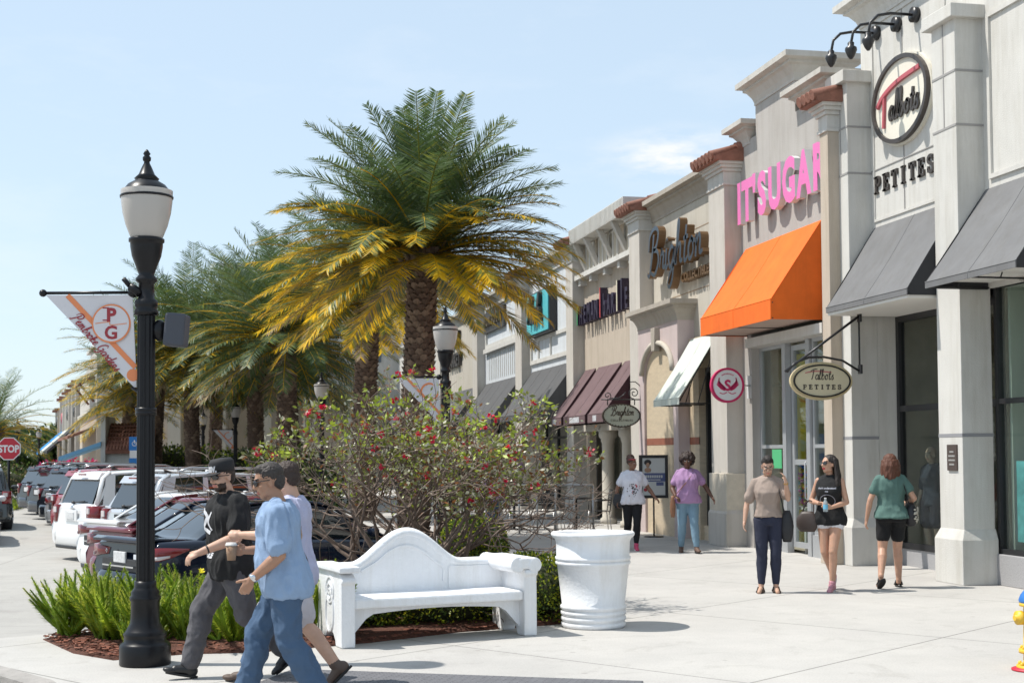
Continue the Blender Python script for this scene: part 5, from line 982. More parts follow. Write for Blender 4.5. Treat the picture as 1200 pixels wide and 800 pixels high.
# ================================================================== vegetation
L_g1=leafmat('frond_green',(.085,.135,.045)); L_g2=leafmat('frond_blue_green',(.13,.18,.10)); L_ol=leafmat('frond_olive',(.22,.23,.04)); L_y=leafmat('frond_yellow',(.70,.45,.014),.45); L_br=leafmat('frond_dry_brown',(.27,.20,.12),.2,.8)
M_bark=mat('palm_bark',(.115,.075,.055),.95,var=.45,vs=12,bump=.6,bs=50); M_bark2=mat('palm_boot_edge',(.20,.14,.10),.95,var=.4,vs=14)
def palm_crown(seed,R_=2.7,nf=105,nl=64,yel=.45,droop=1.0):  # old fronds spread just below level and hang at the tips
    rn=random.Random(seed); mb=MB(); ga=2.399963
    for i in range(nf):
        f=i/nf                       # 0 young (upright) .. 1 old (hanging)
        az=i*ga+rn.uniform(-.15,.15); el=rad(84-f**.68*(98 if rn.random()<.8 else 112)+rn.uniform(-9,9)); L_=R_*(1.0+.08*math.sin(PI*f))*rn.uniform(.90,1.07); bend=(.55+1.2*f if f<.42 else 1.05 if f<.5 else 1.05-.55*(f-.5)*2)*droop*rn.uniform(.8,1.15)
        n=16; p=V((.08*math.cos(az),.08*math.sin(az),.0-.35*f)); e=el; pts=[p.copy()]; twist=rn.uniform(-.5,.5)
        for k in range(n):
            d=V((math.cos(e)*math.cos(az),math.cos(e)*math.sin(az),math.sin(e))); p=p+d*(L_/n); pts.append(p.copy()); e-=bend*(.5+1.0*k/n)/n*(1 if e>-1.35 else 0); az+=twist*.25/n
        mb.tube(pts[::2],[.022*(1-.85*j/(len(pts[::2])-1))+.003 for j in range(len(pts[::2]))],4,3 if f>.3 else 2,cap=False)
        for k in range(nl):
            t=.10+.90*k/nl; q=t*n; j=min(n-1,int(q)); c=pts[j].lerp(pts[j+1],q-j); d=(pts[j+1]-pts[j]).normalized(); side=d.cross(V((0,0,1))); side=side.normalized() if side.length>.05 else V((math.sin(az),-math.cos(az),0)); upv=side.cross(d).normalized()
            ll=(.46*math.sin(PI*min(1,t*.82+.13))+.10)*R_/2.7
            for s in (-1,1):
                yy=rn.random(); yt=yel*smoothstep((f-.38)/.25)*(.25+1.0*t)*(.75+.5*noise.noise(V((i*1.7,0,seed))))
                old=smoothstep((f-.90)/.10)*.6
                mi=4 if rn.random()<old else (3 if yy<yt*1.15 else (2 if yy<yt*1.6+.10 else (1 if rn.random()<.35 else 0)))
                v=(d*(.62+.1*rn.random())+side*s*(.72)+upv*(.38+.25*rn.uniform(-1,1)) ).normalized(); v=(v+V((0,0,-.20-.25*f))).normalized()
                wv=v.cross(upv).normalized()*(.0098*R_/2.7+.0025)
                tip=c+v*ll*rn.uniform(.85,1.1)+V((0,0,-.04)); m_=c.lerp(tip,.45)
                mb.add([c-wv*.4,c+wv*.4,m_+wv,tip,m_-wv],[(0,1,2,3,4)],mi,False)
    return mb
def palm_trunk(h,r0,r1,seed):
    rn=random.Random(seed); mb=MB(); cx=lambda z:.10*math.sin(z*.5+seed); n=20
    zs=[h*i/30 for i in range(31)]; mb.loft([[V((cx(z)+(r0+(r1-r0)*z/h)*math.cos(2*PI*j/n),(r0+(r1-r0)*z/h)*math.sin(2*PI*j/n),z)) for j in range(n)] for z in zs],0)
    # diamond leaf-boots in spirals
    rows=int(h/.105); 
    for k in range(rows):
        z=k*.105+.03; r=r0+(r1-r0)*z/h; m=11
        for j in range(m):
            a=2*PI*(j+(k%2)*.5)/m+rn.uniform(-.05,.05); c=V((cx(z)+r*math.cos(a)*.98,r*math.sin(a)*.98,z)); o_=V((math.cos(a),math.sin(a),0)); t=V((-math.sin(a),math.cos(a),0)); w_=.078*r/.22; hh=.085; pr_=.055*rn.uniform(.7,1.2)
            mb.add([c-t*w_,c-V((0,0,hh)),c+t*w_,c+V((0,0,hh*.75))+o_*pr_-t*w_*.45,c+V((0,0,hh*.75))+o_*pr_+t*w_*.45,c+V((0,0,hh))],[(0,1,2,4,3),(3,4,5)],0 if rn.random()<.6 else 1)
    return mb,cx(h)
PMATS=[L_g1,L_g2,L_ol,L_y,L_br]
def palm(loc,h,label,seed,R_=2.7,nf=105,nl=64,r0=.24,yel=.45,group='date palms along the pavement',cat='palm tree'):
    T=thing('palm_tree',label,cat,loc,group,world=False); tr,cx=palm_trunk(h,r0,r0*.9,seed); tr.build('trunk',[M_bark,M_bark2],T,norm=False)
    c=palm_crown(seed,R_,nf,nl,yel).build('crown',PMATS,T,norm=False); c.location=(cx,0,h+.05)
    b=MB(); b.ell((cx,0,h-.15),(r0*1.25,r0*1.25,.45),nu=16,nv=8)
    for i in range(46):
        a=i*2.4; z=h-.55+.75*i/46; b.tube([(cx+r0*.9*math.cos(a),r0*.9*math.sin(a),z),(cx+r0*1.9*math.cos(a),r0*1.9*math.sin(a),z+.32)],[.06,.03],5)
    b.build('crown_base',[M_bark2],T,norm=False); return T
palm((3.66,25.8,0),5.65,'tallest and nearest palm with broad yellow edged crown',11,2.92,122,100,.29,.66)
palm((3.64,35.0,0),5.9,'palm with thick trunk just left behind the nearest palm',23,3.05,105,76,.29,.66)
palm((1.9,43.5,-.1),5.5,'green crowned palm third from the camera, behind the red flowering bush',31,3.7,110,66,.30,.05)
palm((1.25,49,-.2),5.7,'green crowned palm fourth from the camera, left of the third',47,3.9,110,60,.28,.10)
palm((-1.01,51.4,-.35),5.7,'palm behind the two small lamps with pennants',59,3.9,110,60,.27,.25); palm((-2.45,53.7,-.35),5.4,'palm just right of the front lamp post, beyond the parked cars',61,3.6,100,60,.28,.35); palm((-3.6,57,-.35),4.3,'palm whose yellow fronds show left of the front lamp post',67,2.8,60,40,.3,.5)
palm((2.6,52,-.3),5.4,'palm deep in the row between the third and the lamp cluster',71,3.8,90,54,.25,.10); palm((-.2,62,-.3),5.6,'tall crowned palm in front of the pale block',73,3.6,60,40,.28,.15)
palm((-10.9,70,-.35),3.3,'bushy palm at the far left above the stop sign',83,3.3,60,40,.3,.12,group='palms at the far end'); palm((-13.2,77,-.35),3.6,'palm cut by the left edge behind the stop sign',89,3.2,60,36,.3,.12,group='palms at the far end')
# ---------------------------------------------------------------- leafy shrubs
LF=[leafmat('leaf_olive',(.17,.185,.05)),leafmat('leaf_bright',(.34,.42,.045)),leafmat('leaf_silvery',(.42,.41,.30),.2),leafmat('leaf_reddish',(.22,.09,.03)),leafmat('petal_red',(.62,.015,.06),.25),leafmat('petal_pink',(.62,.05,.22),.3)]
M_twig=mat('twig_grey_brown',(.17,.125,.10),.9,var=.3,vs=20)
def leaf(mb,c,d,upv,l,w_,mi):
    s=d.cross(upv); s=s.normalized() if s.length>.05 else V((1,0,0)); mb.add([c,c+d*l*.45+s*w_,c+d*l,c+d*l*.45-s*w_],[(0,1,2,3)],mi)
def rv(rn): 
    while 1:
        v=V((rn.uniform(-1,1),rn.uniform(-1,1),rn.uniform(-1,1)))
        if .05<v.length<1: return v.normalized()
def flowering_bush(loc,label,seed=4):
    rn=random.Random(seed); T=thing('flowering_bush',label,'bush',loc,world=False); tw=MB(); lf=MB(); tips=[]; fls=[]
    def grow(p,d,r,depth,L_):
        pts=[p]; q=p
        for k in range(3):
            d=(d+rv(rn)*.26+V((0,0,.03))).normalized(); q=q+d*L_/3; pts.append(q)
        tw.tube(pts,[r,r*.9,r*.8,r*.66],5 if depth<2 else 3,cap=False)
        if depth>=3 or (depth==2 and rn.random()<.4):
            for k in range(4+(depth>3)): 
                m_=pts[rn.randrange(1,4)]; dd=rv(rn); e=m_+dd*rn.uniform(.03,.09); e.z<.22+.66*math.hypot(e.x,e.y)*(1.35 if e.x<0 else 1.0) or leaf(lf,e,(dd+d*.6).normalized(),rv(rn),rn.uniform(.035,.065),.013,rn.choice((0,0,0,1,2,2,3)))
        if depth==5: tips.append((q,d)); return
        for k in range(2 if depth else 3 if rn.random()<.5 else 2): 
            a=rv(rn); a=(a-d*a.dot(d)).normalized(); s=(.75 if depth<3 else .85); nd=(d+a*s); nd=V((nd.x*1.12,nd.y*1.12,nd.z*.9+.04)).normalized(); grow(q,nd,r*.68,depth+1,L_*.83)
        if depth>1 and rn.random()<.3: grow(q,(d+rv(rn)*.35).normalized(),r*.66,depth+1,L_*.85)
    for i in range(16):
        a=2*PI*i/16+rn.uniform(-.2,.2); el=rn.uniform(.78,1.38); grow(V((.12*math.cos(a),.08*math.sin(a),0)),V((math.cos(a)*math.cos(el)*1.28,math.sin(a)*math.cos(el)*.8,math.sin(el))).normalized(),.030,0,rn.uniform(.55,.72))
    for q,d in tips:
        low=q.z<.22+.66*math.hypot(q.x,q.y)*(1.35 if q.x<0 else 1.0)
        if rn.random()<.75 and not low: 
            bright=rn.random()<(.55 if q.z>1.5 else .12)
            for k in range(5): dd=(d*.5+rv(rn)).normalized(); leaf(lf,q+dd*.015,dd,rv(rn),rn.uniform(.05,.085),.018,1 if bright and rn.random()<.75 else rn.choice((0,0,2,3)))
        if rn.random()<.12 and not low:
            fls.append((q,d))
    tw.build('branches',[M_twig],T,norm=False); lf.build('foliage',LF,T,norm=False)
    for q,d in fls[:98]:
        fl=MB()
        for k in range(11): dd=(d*.6+rv(rn)).normalized(); leaf(fl,q+d*.03+dd*.010,dd,rv(rn),.038,.018,0)
        fl.build('flower',[LF[4]],T,norm=False)
    return T
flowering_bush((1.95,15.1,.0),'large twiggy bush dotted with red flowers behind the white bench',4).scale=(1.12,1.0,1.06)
# box hedges
def hedge(name,label,c,h,rz,n,mats,lf=.032,cat='hedge',wild=.05,seed=1,rag=.12):
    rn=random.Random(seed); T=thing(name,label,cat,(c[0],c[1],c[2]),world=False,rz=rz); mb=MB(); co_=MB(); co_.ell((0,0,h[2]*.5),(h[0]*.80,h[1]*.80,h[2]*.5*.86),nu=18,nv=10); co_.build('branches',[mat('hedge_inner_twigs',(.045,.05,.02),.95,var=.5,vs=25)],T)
    for k in range(n):
        v=rv(rn); m_=max(abs(v.x),abs(v.y),abs(v.z)); p=v/m_*.55+v*.45/ max(.6,1); bump=1+rag*noise.noise(V((p.x*h[0]*3+seed,p.y*h[1]*3,p.z*3))); s=rn.uniform(.80,1.0)*bump
        q=V((p.x*h[0]*s,p.y*h[1]*s,h[2]*.5+p.z*h[2]*.5*s)); 
        if q.z<0: q.z*=-.3
        d=(v+rv(rn)*.8+V((0,0,.3))).normalized(); leaf(mb,q,d,rv(rn),lf*rn.uniform(.8,1.5),lf*.42,rn.choices(range(len(mats)),[5,3,2,1][:len(mats)])[0])
    mb.build('foliage',mats,T,norm=False); return T
H1=leafmat('hedge_green',(.085,.14,.022)); H2=leafmat('hedge_lime',(.36,.42,.03)); H3=leafmat('hedge_dark',(.04,.07,.018)); H4=leafmat('hedge_yellow',(.50,.47,.03))
hedge('clipped_hedge','clipped green hedge between the white tub and the bench end',(3.15,13.65,0),(.36,.60,.66),.3,5200,[H1,H2,H3,H4],seed=2)
hedge('clipped_hedge','low yellow tipped hedge running behind the bench seat',(2.2,13.35,.0),(.95,.34,.60),.25,6500,[H1,H2,H4,H3],seed=3)
hedge('clipped_hedge','small block of hedge under the bench seat at its left',(1.35,13.2,.0),(.55,.28,.55),.2,3200,[H1,H2,H4,H3],seed=5)
hedge('clipped_hedge','round clipped hedge beside the foot of the second lamp post',(3.42,18.7,0),(.44,.5,.80),0,7500,[H1,H3,H2,H4],seed=7,lf=.04)
# foxtail ferns
Ff=[leafmat('fern_lime',(.42,.52,.035),.45),leafmat('fern_green',(.22,.34,.025),.45),leafmat('fern_yellow_green',(.58,.60,.08),.45),mat('fern_stem',(.24,.16,.09),.9)]
def fern_mesh(seed,n=30,Hh=.60):
    rn=random.Random(seed); mb=MB()
    for i in range(n):
        a=rn.uniform(0,2*PI); el=rn.uniform(.55,1.5); L_=Hh*rn.uniform(.7,1.15); p=V((rn.uniform(-.1,.1),rn.uniform(-.1,.1),0)); d=V((math.cos(a)*math.cos(el),math.sin(a)*math.cos(el),math.sin(el))); pts=[p]; m=9
        for k in range(m): d=(d+V((0,0,.03 if el<1 else -.02))+rv(rn)*.03).normalized(); p=p+d*L_/m; pts.append(p.copy())
        rw=.056*rn.uniform(.8,1.15); mi=rn.choice((0,0,1,1,2)); 
        mb.tube(pts,[rw*.32*math.sin(PI*min(1,.12+.88*(j/m)))+.003 for j in range(m+1)],5,1,cap=False)
        for k in range(190):
            t=.10+.90*k/190; q=t*m; j=min(m-1,int(q)); c=pts[j].lerp(pts[j+1],q-j); dd=(pts[j+1]-pts[j]).normalized(); o_=rv(rn); o_=(o_-dd*o_.dot(dd)).normalized(); r=rw*math.sin(PI*min(1,.10+.86*t))**.7+.004; v=(o_*.8+dd*.75).normalized(); s=v.cross(dd); s=s.normalized() if s.length>.01 else o_
            mb.add([c-s*.0045,c+s*.0045,c+v*r*1.3],[(0,1,2)],mi if rn.random()<.8 else rn.choice((0,1,2)))
    return mb.mesh('foxtail_fern',Ff)
fm=[fern_mesh(s) for s in (1,2,3,4)]; rn=random.Random(9)
fl_=[((-1.36,13.25),'leftmost foxtail fern of the bed, its plumes leaning out over the mulch'),((-.98,12.85),'foxtail fern just left of the lamp post base'),((-1.05,13.35),'foxtail fern behind the leftmost front fern'),((-.62,12.6),'foxtail fern directly behind the lamp post'),((-.66,13.25),'foxtail fern in the back row behind the lamp post'),((-.28,12.5),'foxtail fern just right of the lamp post'),((-.25,13.1),'foxtail fern in the back row right of the lamp post'),((.08,12.45),'foxtail fern behind the leg of the capped man'),((.1,13.0),'foxtail fern in the back row behind the capped man'),((.42,12.55),'foxtail fern between the capped man and the man in blue'),((.5,13.05),'foxtail fern in the back row behind the man in blue'),((.85,12.8),'foxtail fern left of the bench end panel'),((1.0,13.4),'foxtail fern behind the bench end panel'),((-.75,12.25),'small foxtail fern at the left foot of the lamp post')]
for i,((x,y),lb) in enumerate(fl_):
    o=bpy.data.objects.new('foxtail_fern',fm[i%4]); COL.objects.link(o); s=.55 if 'small' in lb else rn.uniform(.92,1.12); o.location=(x,y,.04); o.scale=(s,s,s*(.95+.1*rn.random())); o.rotation_euler=(0,0,rn.uniform(0,6)); tag(o,lb,'fern','foxtail ferns in the planter bed')
# yellow daisies among the ferns
rn=random.Random(12)
T=thing('yellow_daisies','yellow daisies blooming beside the capped mans hand','flowers',(.15,12.7,0),world=False); mb=MB(); st=MB()
for k in range(26):
    c=V((rn.gauss(0,.13),rn.gauss(0,.09),rn.uniform(.55,.72))); st.tube([(c.x*.4,c.y*.4,0),c],.004,4)
    for j in range(7): a=2*PI*j/7; d=V((math.cos(a),math.sin(a)-.5,.35+.3*rn.random())).normalized(); leaf(mb,c,d,V((0,-.7,.7)),.035,.010,0)
    mb.build('flower_head',[leafmat('petal_yellow',(.85,.68,.02),.3)],T,norm=False); mb=MB()
st.build('stems',[Ff[1]],T)
# distant planting
def farbush(label,c,h,mats,n,seed,cat='bush',name='shrub'): return hedge(name,label,c,h,0,n,mats,lf=.11,cat=cat,seed=seed,rag=.5)
farbush('magenta flowering shrub above the far parked cars',(-6.3,61,-.35),(1.3,1.2,1.8),[LF[5],LF[4],H3],1500,21); farbush('magenta flowering shrub just left of the pale blue kiosk awning',(-5.0,60,-.35),(.8,1,1.6),[LF[5],LF[4],H3],900,22)
farbush('brownish scrub beside the stop sign above the far cars',(-11.2,66,-.35),(2.9,1.5,1.7),[leafmat('scrub',(.16,.13,.06)),H3,H1],3000,23); farbush('tall green hedge left of the two small lamps',(-1.9,56,-.35),(2.1,1,2.3),[H1,H3,H2],3600,24); farbush('green shrub right of the two small lamps beneath the palms',(1.2,54,-.35),(1.6,1,2.2),[H1,H3,H2],2600,25)
farbush('tall dark green shrubs behind the flowering bush left of the second palm',(2.2,44,-.2),(1.5,2.5,2.0),[H3,H1,H2],3000,26)
mb=MB(); rn=random.Random(44)
for k in range(5200):
    x=rn.uniform(-9.6,-7.6);y=rn.uniform(54,60); leaf(mb,V((x,y,-.34)),V((rn.uniform(-.3,.3),rn.uniform(-.3,.3),1)).normalized(),rv(rn),rn.uniform(.15,.3),.03,rn.choice((0,1)))
tag(mb.build('grass',[leafmat('grass_lime',(.35,.42,.03)),H1],norm=False),'yellow green grass on the far parking island','grass',kind='stuff')
# dense far greenery beyond the end of the street
mb=MB()
for k in range(16000):
    x=rn.uniform(-45,-10); y=rn.uniform(118,132); z=rn.random()**.8*(4.2+1.0*noise.noise(V((x*.3,0,3)))+.8*noise.noise(V((x*1.1,5,3)))); d=rv(rn); leaf(mb,V((x,y,z-.4)),d,rv(rn),.6,.22,rn.choice((0,0,1)))
tag(mb.build('distant_trees',[H3,H1],norm=False),'dark mass of trees beyond the end of the street','trees',kind='stuff')
# ================================================================== people
from mathutils.bvhtree import BVHTree
def remesh(mb,vox,smooth=3,fac=.5):
    me=bpy.data.meshes.new('r'); me.from_pydata([tuple(v) for v in mb.v],[],mb.f); me.update(); o=bpy.data.objects.new('r',me); COL.objects.link(o)
    m=o.modifiers.new('r','REMESH'); m.mode='VOXEL'; m.voxel_size=vox; m.use_smooth_shade=True
    if smooth: s=o.modifiers.new('s','SMOOTH'); s.iterations=smooth; s.factor=fac
    dg=bpy.context.evaluated_depsgraph_get(); r=bpy.data.meshes.new_from_object(o.evaluated_get(dg)); bpy.data.objects.remove(o); return r
def wrinkle(me,amp,sc,seed=0,stretch=(1,1,1)):
    me.update(); ns=[v.normal.copy() for v in me.vertices]
    for v,n in zip(me.vertices,ns):
        p=V((v.co.x*stretch[0],v.co.y*stretch[1],v.co.z*stretch[2]))*sc+V((seed,seed*.7,0)); w_=1-abs(noise.noise(p))*2; q=noise.noise(p*.45)
        v.co+=n*amp*(max(w_,-.2)*1.3+q*.9+.35*noise.noise(p*2.7))
def skinmat(name,c): 
    return mat(name,c,.5,var=.10,vs=14,sss=.15,spec=.4)
def hand(mb,W,d,nrm,th,curl=.35,spread=.0,s=1.,thumbin=0.):
    """W wrist, d along the hand, nrm = palm-facing normal, th = towards the thumb"""
    d=V(d).normalized(); nrm=(V(nrm)-d*V(nrm).dot(d)).normalized(); th=(V(th)-d*V(th).dot(d)); th=(th-nrm*th.dot(nrm)).normalized(); W=V(W)
    M=Matrix((th,d,nrm)).transposed(); mb.ell(W+d*.048*s,(.040*s,.052*s,.017*s),M,nu=14,nv=8); mb.cap2(W-d*.01,W+d*.03*s,.025*s,.024*s)
    for i,(o_,l) in enumerate(((.029,.070),(.0098,.080),(-.0095,.074),(-.028,.058))):
        p=W+d*(.084-.006*abs(i-1.2))*s+th*o_*s; dd=(d+th*spread*(1.5-i)*.18).normalized(); a=curl*(1+.12*i); q=p-d*.03*s+V(0*d); mb.cap2(q,p,.0095*s,.0095*s,8)
        for k,f in enumerate((.45,.32,.23)):
            dd=(dd*math.cos(a)+nrm*math.sin(a)).normalized(); e=p+dd*l*f*s; mb.cap2(p,e,(.0092-.0006*k)*s,(.0086-.0007*k)*s,8); p=e; nn=nrm
    p=W+d*.022*s+th*.030*s; dd=(th*(.75-thumbin*.5)+d*.65+nrm*(.25+thumbin*.6)).normalized()
    mb.cap2(W+d*.01*s+th*.012*s,p,.016*s,.014*s,8)
    for f in (.036,.030): e=p+dd*f*s; mb.cap2(p,e,.0115*s,.0098*s,8); p=e; dd=(dd+d*.25+nrm*.15).normalized()
SEC={'m':[(.84,.155,.105,-.012),(.90,.168,.118,-.01),(.98,.165,.115,0),(1.06,.155,.108,.004),(1.14,.157,.108,.006),(1.22,.168,.113,.006),(1.30,.180,.118,.004),(1.37,.186,.112,-.002),(1.42,.165,.092,-.01),(1.455,.11,.07,-.012),(1.49,.062,.058,-.008)],
'f':[(.84,.165,.115,-.02),(.90,.178,.128,-.018),(.98,.160,.112,-.008),(1.06,.130,.095,.0),(1.14,.128,.096,.006),(1.22,.143,.115,.018),(1.28,.152,.128,.022),(1.35,.155,.108,.006),(1.41,.142,.082,-.006),(1.45,.095,.062,-.01),(1.49,.054,.052,-.008)]}
def person(loc,heading,label,Ht=1.75,sex='m',build=1.,skin=(.42,.24,.16),pose=None,lean=0.,twist=0.,head=(0,0,0),hair=None,top=None,bottom=None,shoes=None,face=None,hands=None,belly=0.,vox=.0075,legs=1.,name='person',low=False,drop=0.):
    """local: +Y is forwards, +X the person's right, joints for a 1.75 m figure; head=(yaw left+, nod down+, tilt)"""
    s=Ht/1.75; T=thing(name,label,'person',loc,world=False,rz=heading); T.scale=(s,s,s); vox/=s
    J=dict(hL=(-.088,0,.92),hR=(.088,0,.92),kL=(-.095,.02,.50),kR=(.095,.02,.50),aL=(-.09,0,.095),aR=(.09,0,.095),sL=(-.175,-.005,1.405),sR=(.175,-.005,1.405),eL=(-.23,-.03,1.13),eR=(.23,-.03,1.13),wL=(-.24,.05,.89),wR=(.24,.05,.89),tL=(0,1,-.1),tR=(0,1,-.1))
    if sex=='f': J.update(sL=(-.152,-.005,1.40),sR=(.152,-.005,1.40),eL=(-.215,-.03,1.13),eR=(.215,-.03,1.13))
    J.update(pose or {}); J={k:V(v) for k,v in J.items()}; T.location.z-=drop*s
    for a in 'LR': J['k'+a].z+=drop*.6; J['a'+a].z+=drop
    Rl=Matrix.Rotation(-lean,3,'X')@Matrix.Rotation(twist,3,'Z')
    def U(p,k=1.):
        p=V(p); z=max(0,min(1,(p.z-.92)/.2)); b=V((0,0,.92)); q=b+Rl@(p-b); return p.lerp(q,z*k)
    for k in ('sL','sR','eL','eR','wL','wR'): J[k]=U(J[k])
    hc=U((0,.028,1.612)); hy,hn,ht=head; HM=Rl@Matrix.Rotation(hy,3,'Z')@Matrix.Rotation(-hn,3,'X')@Matrix.Rotation(ht,3,'Y'); h=lambda x,y,z: hc+HM@V((x,y,z))
    wd=build
    def torso(mb,z0,z1,ex,ease=0.):
        rg=[]; S=SEC[sex]; zs=[z0+(z1-z0)*i/26 for i in range(27)]
        for z in zs:
            a=interp([(q[0],q[1]) for q in S],z)*wd; b=interp([(q[0],q[2]) for q in S],z)*wd; yo=interp([(q[0],q[3]) for q in S],z)
            if z<1.25: b+=belly*math.exp(-((z-1.06)/.13)**2); yo+=belly*.8*math.exp(-((z-1.06)/.13)**2)
            e=ex+ease*smoothstep((1.25-z)/.35); a+=e;b+=e; pr=2.4
            rg.append([U((a*math.copysign(abs(math.cos(t))**(2/pr),math.cos(t)),yo+b*math.copysign(abs(math.sin(t))**(2/pr),math.sin(t)),z)) for t in [2*PI*j/28 for j in range(28)]])
        mb.loft(rg,0)
    ar=(.052*wd**.5,.044*wd**.5,.027) if sex=='m' else (.045*wd**.6,.038*wd**.6,.023)
    lr=(.088*wd**.6,.058*wd**.5,.042) if sex=='m' else (.092*wd**.7,.058*wd**.6,.036)
    # ---- body: one continuous skin
    mb=MB(); torso(mb,.86,1.46,-.012)
    mb.cap2(U((0,-.018,1.43)),h(0,-.012,-.06),.062*(wd**.3 if sex=='m' else wd**.2*.86),.053*(1 if sex=='m' else .86),14)
    if sex=='m': mb.cap2(U((-.10,-.015,1.41)),U((-.02,-.02,1.47)),.045,.04); mb.cap2(U((.10,-.015,1.41)),U((.02,-.02,1.47)),.045,.04)
    for a in 'LR':
        S_,E_,W_=J['s'+a],J['e'+a],J['w'+a]; mb.cap2(S_,E_,ar[0],ar[1]*.95); m_=E_.lerp(W_,.28); mb.cap2(E_,m_,ar[1]*.92,ar[1]); mb.cap2(m_,W_,ar[1],ar[2])
        Hh,K,A=J['h'+a],J['k'+a],J['a'+a]; mb.cap2(Hh,K,lr[0],lr[1]*1.0); bk=V((0,-.018,0)); c=K.lerp(A,.30)+bk; mb.cap2(K,c,lr[1]*.92,lr[1]*1.0); mb.cap2(c,A,lr[1]*.98,lr[2]); mb.ell(A,(.038,.042,.045))
        tdir=V(J['t'+a]).normalized(); (shoes and shoes['kind']!='sandal') or mb.cap2(A+V((0,0,-.035)),A+tdir*.14+V((0,0,-.055)),.034,.026)
        hp=(hands or {}).get(a,{}); d=V(hp.get('d',(W_-E_))); sg=1 if a=='R' else -1
        nrm=V(hp.get('n',(-sg,.15,0))); th=V(hp.get('t',(0,1,.1))); hand(mb,W_,d,nrm,th,hp.get('curl',.38),hp.get('spread',0),.98 if sex=='m' else .88,hp.get('thumbin',0))
    k=1 if sex=='m' else .95
    mb.ell(h(0,-.012,.032),(.076*k,.094*k,.086),HM,nu=20,nv=14); mb.ell(h(0,.018,-.028),(.061*k,.070,.082),HM,nu=18,nv=12); mb.ell(h(0,.048,-.088),(.034 if sex=='m' else .028,.030,.024),HM)
    for q in (-1,1): mb.ell(h(q*.032,.055,-.028),(.026,.024,.026),HM); mb.ell(h(q*.077*k,-.008,-.010),(.009,.018,.031),HM@Matrix.Rotation(q*.25,3,'Z')); mb.ell(h(q*.042,.012,-.075),(.018,.04,.022),HM)
    mb.ell(h(0,.070,.030),(.050,.020,.013),HM); mb.cap2(h(0,.080,.020),h(0,.100,-.022),.010,.0135,10); mb.ell(h(0,.098,-.027),(.017,.012,.010),HM); mb.ell(h(0,.083,-.055),(.021,.011,.0065),HM); mb.ell(h(0,.081,-.066),(.018,.011,.0075),HM)
    me=remesh(mb,vox*.9,2,.45); fc=face or {}
    sk='skin_%02d%02d%02d'%tuple(int(c*100) for c in skin); hm=hair[1] if hair else (.03,.02,.015)
    me.materials.clear(); me.materials.append(skinmat(sk,skin)); me.materials.append(mat('lips_'+sk,tuple(fc.get('lips',(skin[0]*.9,skin[1]*.55,skin[2]*.6))),.4)); me.materials.append(mat('hair_%d'%int(sum(hm)*3000),hm,.65,var=.3,vs=40,stretch=(3,3,1)))
    HI=HM.transposed()
    for p in me.polygons:
        l=HI@(p.center-hc)
        if l.length<.16:
            if l.y>.07 and abs(l.x)<.024 and -.073<l.z<-.049: p.material_index=1
            elif l.y>.055 and .014<abs(l.x)<.048 and .024<l.z<.036: p.material_index=2
            elif fc.get('beard') and l.y>.012 and -.118<l.z and (l.z<-.074 or (abs(l.x)>.030 and l.z<-.045) or (l.y>.07 and -.050<l.z<-.042 and abs(l.x)<.03)): p.material_index=2
    bo_=bpy.data.objects.new('body',me); COL.objects.link(bo_); bo_.parent=T
    # eyes
    if not fc.get('glasses')=='sun':
        for q in (-1,1):
            e=MB(); e.ell(h(q*.030,.076,.006),(.0125,.008,.0075),HM,mi=0,nu=10,nv=7); e.ell(h(q*.030,.0815,.006),(.0055,.0035,.0058),HM,mi=1,nu=8,nv=6); e.build('eye',[mat('eye_white',(.6,.58,.55),.2),mat('eye_dark',(.02,.012,.008),.15)],T)
    def cloth(mb,nm,m,v=vox*1.15,sm=2,wr=.006,ws=9,par=T,st=(1,1,.55),seed=1):
        me=remesh(mb,v,sm,.5); 
        if wr: wrinkle(me,wr,ws,seed,st)
        me.materials.clear(); me.materials.append(m); o=bpy.data.objects.new(nm,me); COL.objects.link(o); o.parent=par; return o
    out={'T':T,'U':U,'h':h,'J':J,'HM':HM,'body':bo_}
    def tube3(mb,a,b,ra,rb): mb.cap2(a,b,ra,rb,14)
    if bottom:
        b=MB(); kind=bottom['kind']; ex=bottom.get('ex',.012); torso(b,.86,bottom.get('waist',1.0),ex*.7)
        for a in 'LR':
            Hh,K,A=J['h'+a],J['k'+a],J['a'+a]; c=K.lerp(A,.3)+V((0,-.016,0)); bk=V((0,-.02,.0))
            b.ell(Hh+bk+V((0,.0,-.03)),(lr[0]+ex,lr[0]+ex+.004,.11))
            if kind=='long': K2=K; tube3(b,Hh,K,lr[0]+ex,lr[1]+ex*bottom.get('k',1.3)); tube3(b,K,c,lr[1]+ex*bottom.get('k',1.3),lr[1]+ex*bottom.get('k',1.3)); e_=A+(K-A).normalized()*bottom.get('cut',.0); tube3(b,c,e_,lr[1]+ex*1.2,bottom.get('hem',.055))
            else: f=bottom.get('len',.4); e_=Hh.lerp(K,f); tube3(b,Hh,e_,lr[0]+ex,lr[0]*(1-f)+lr[1]*f+ex*bottom.get('flare',1.6))
        out['bottom']=cloth(b,bottom.get('name','trousers'),bottom['mat'],wr=bottom.get('wr',.010 if sex=='m' else .0035),ws=12,seed=3,st=(1,1,.8))
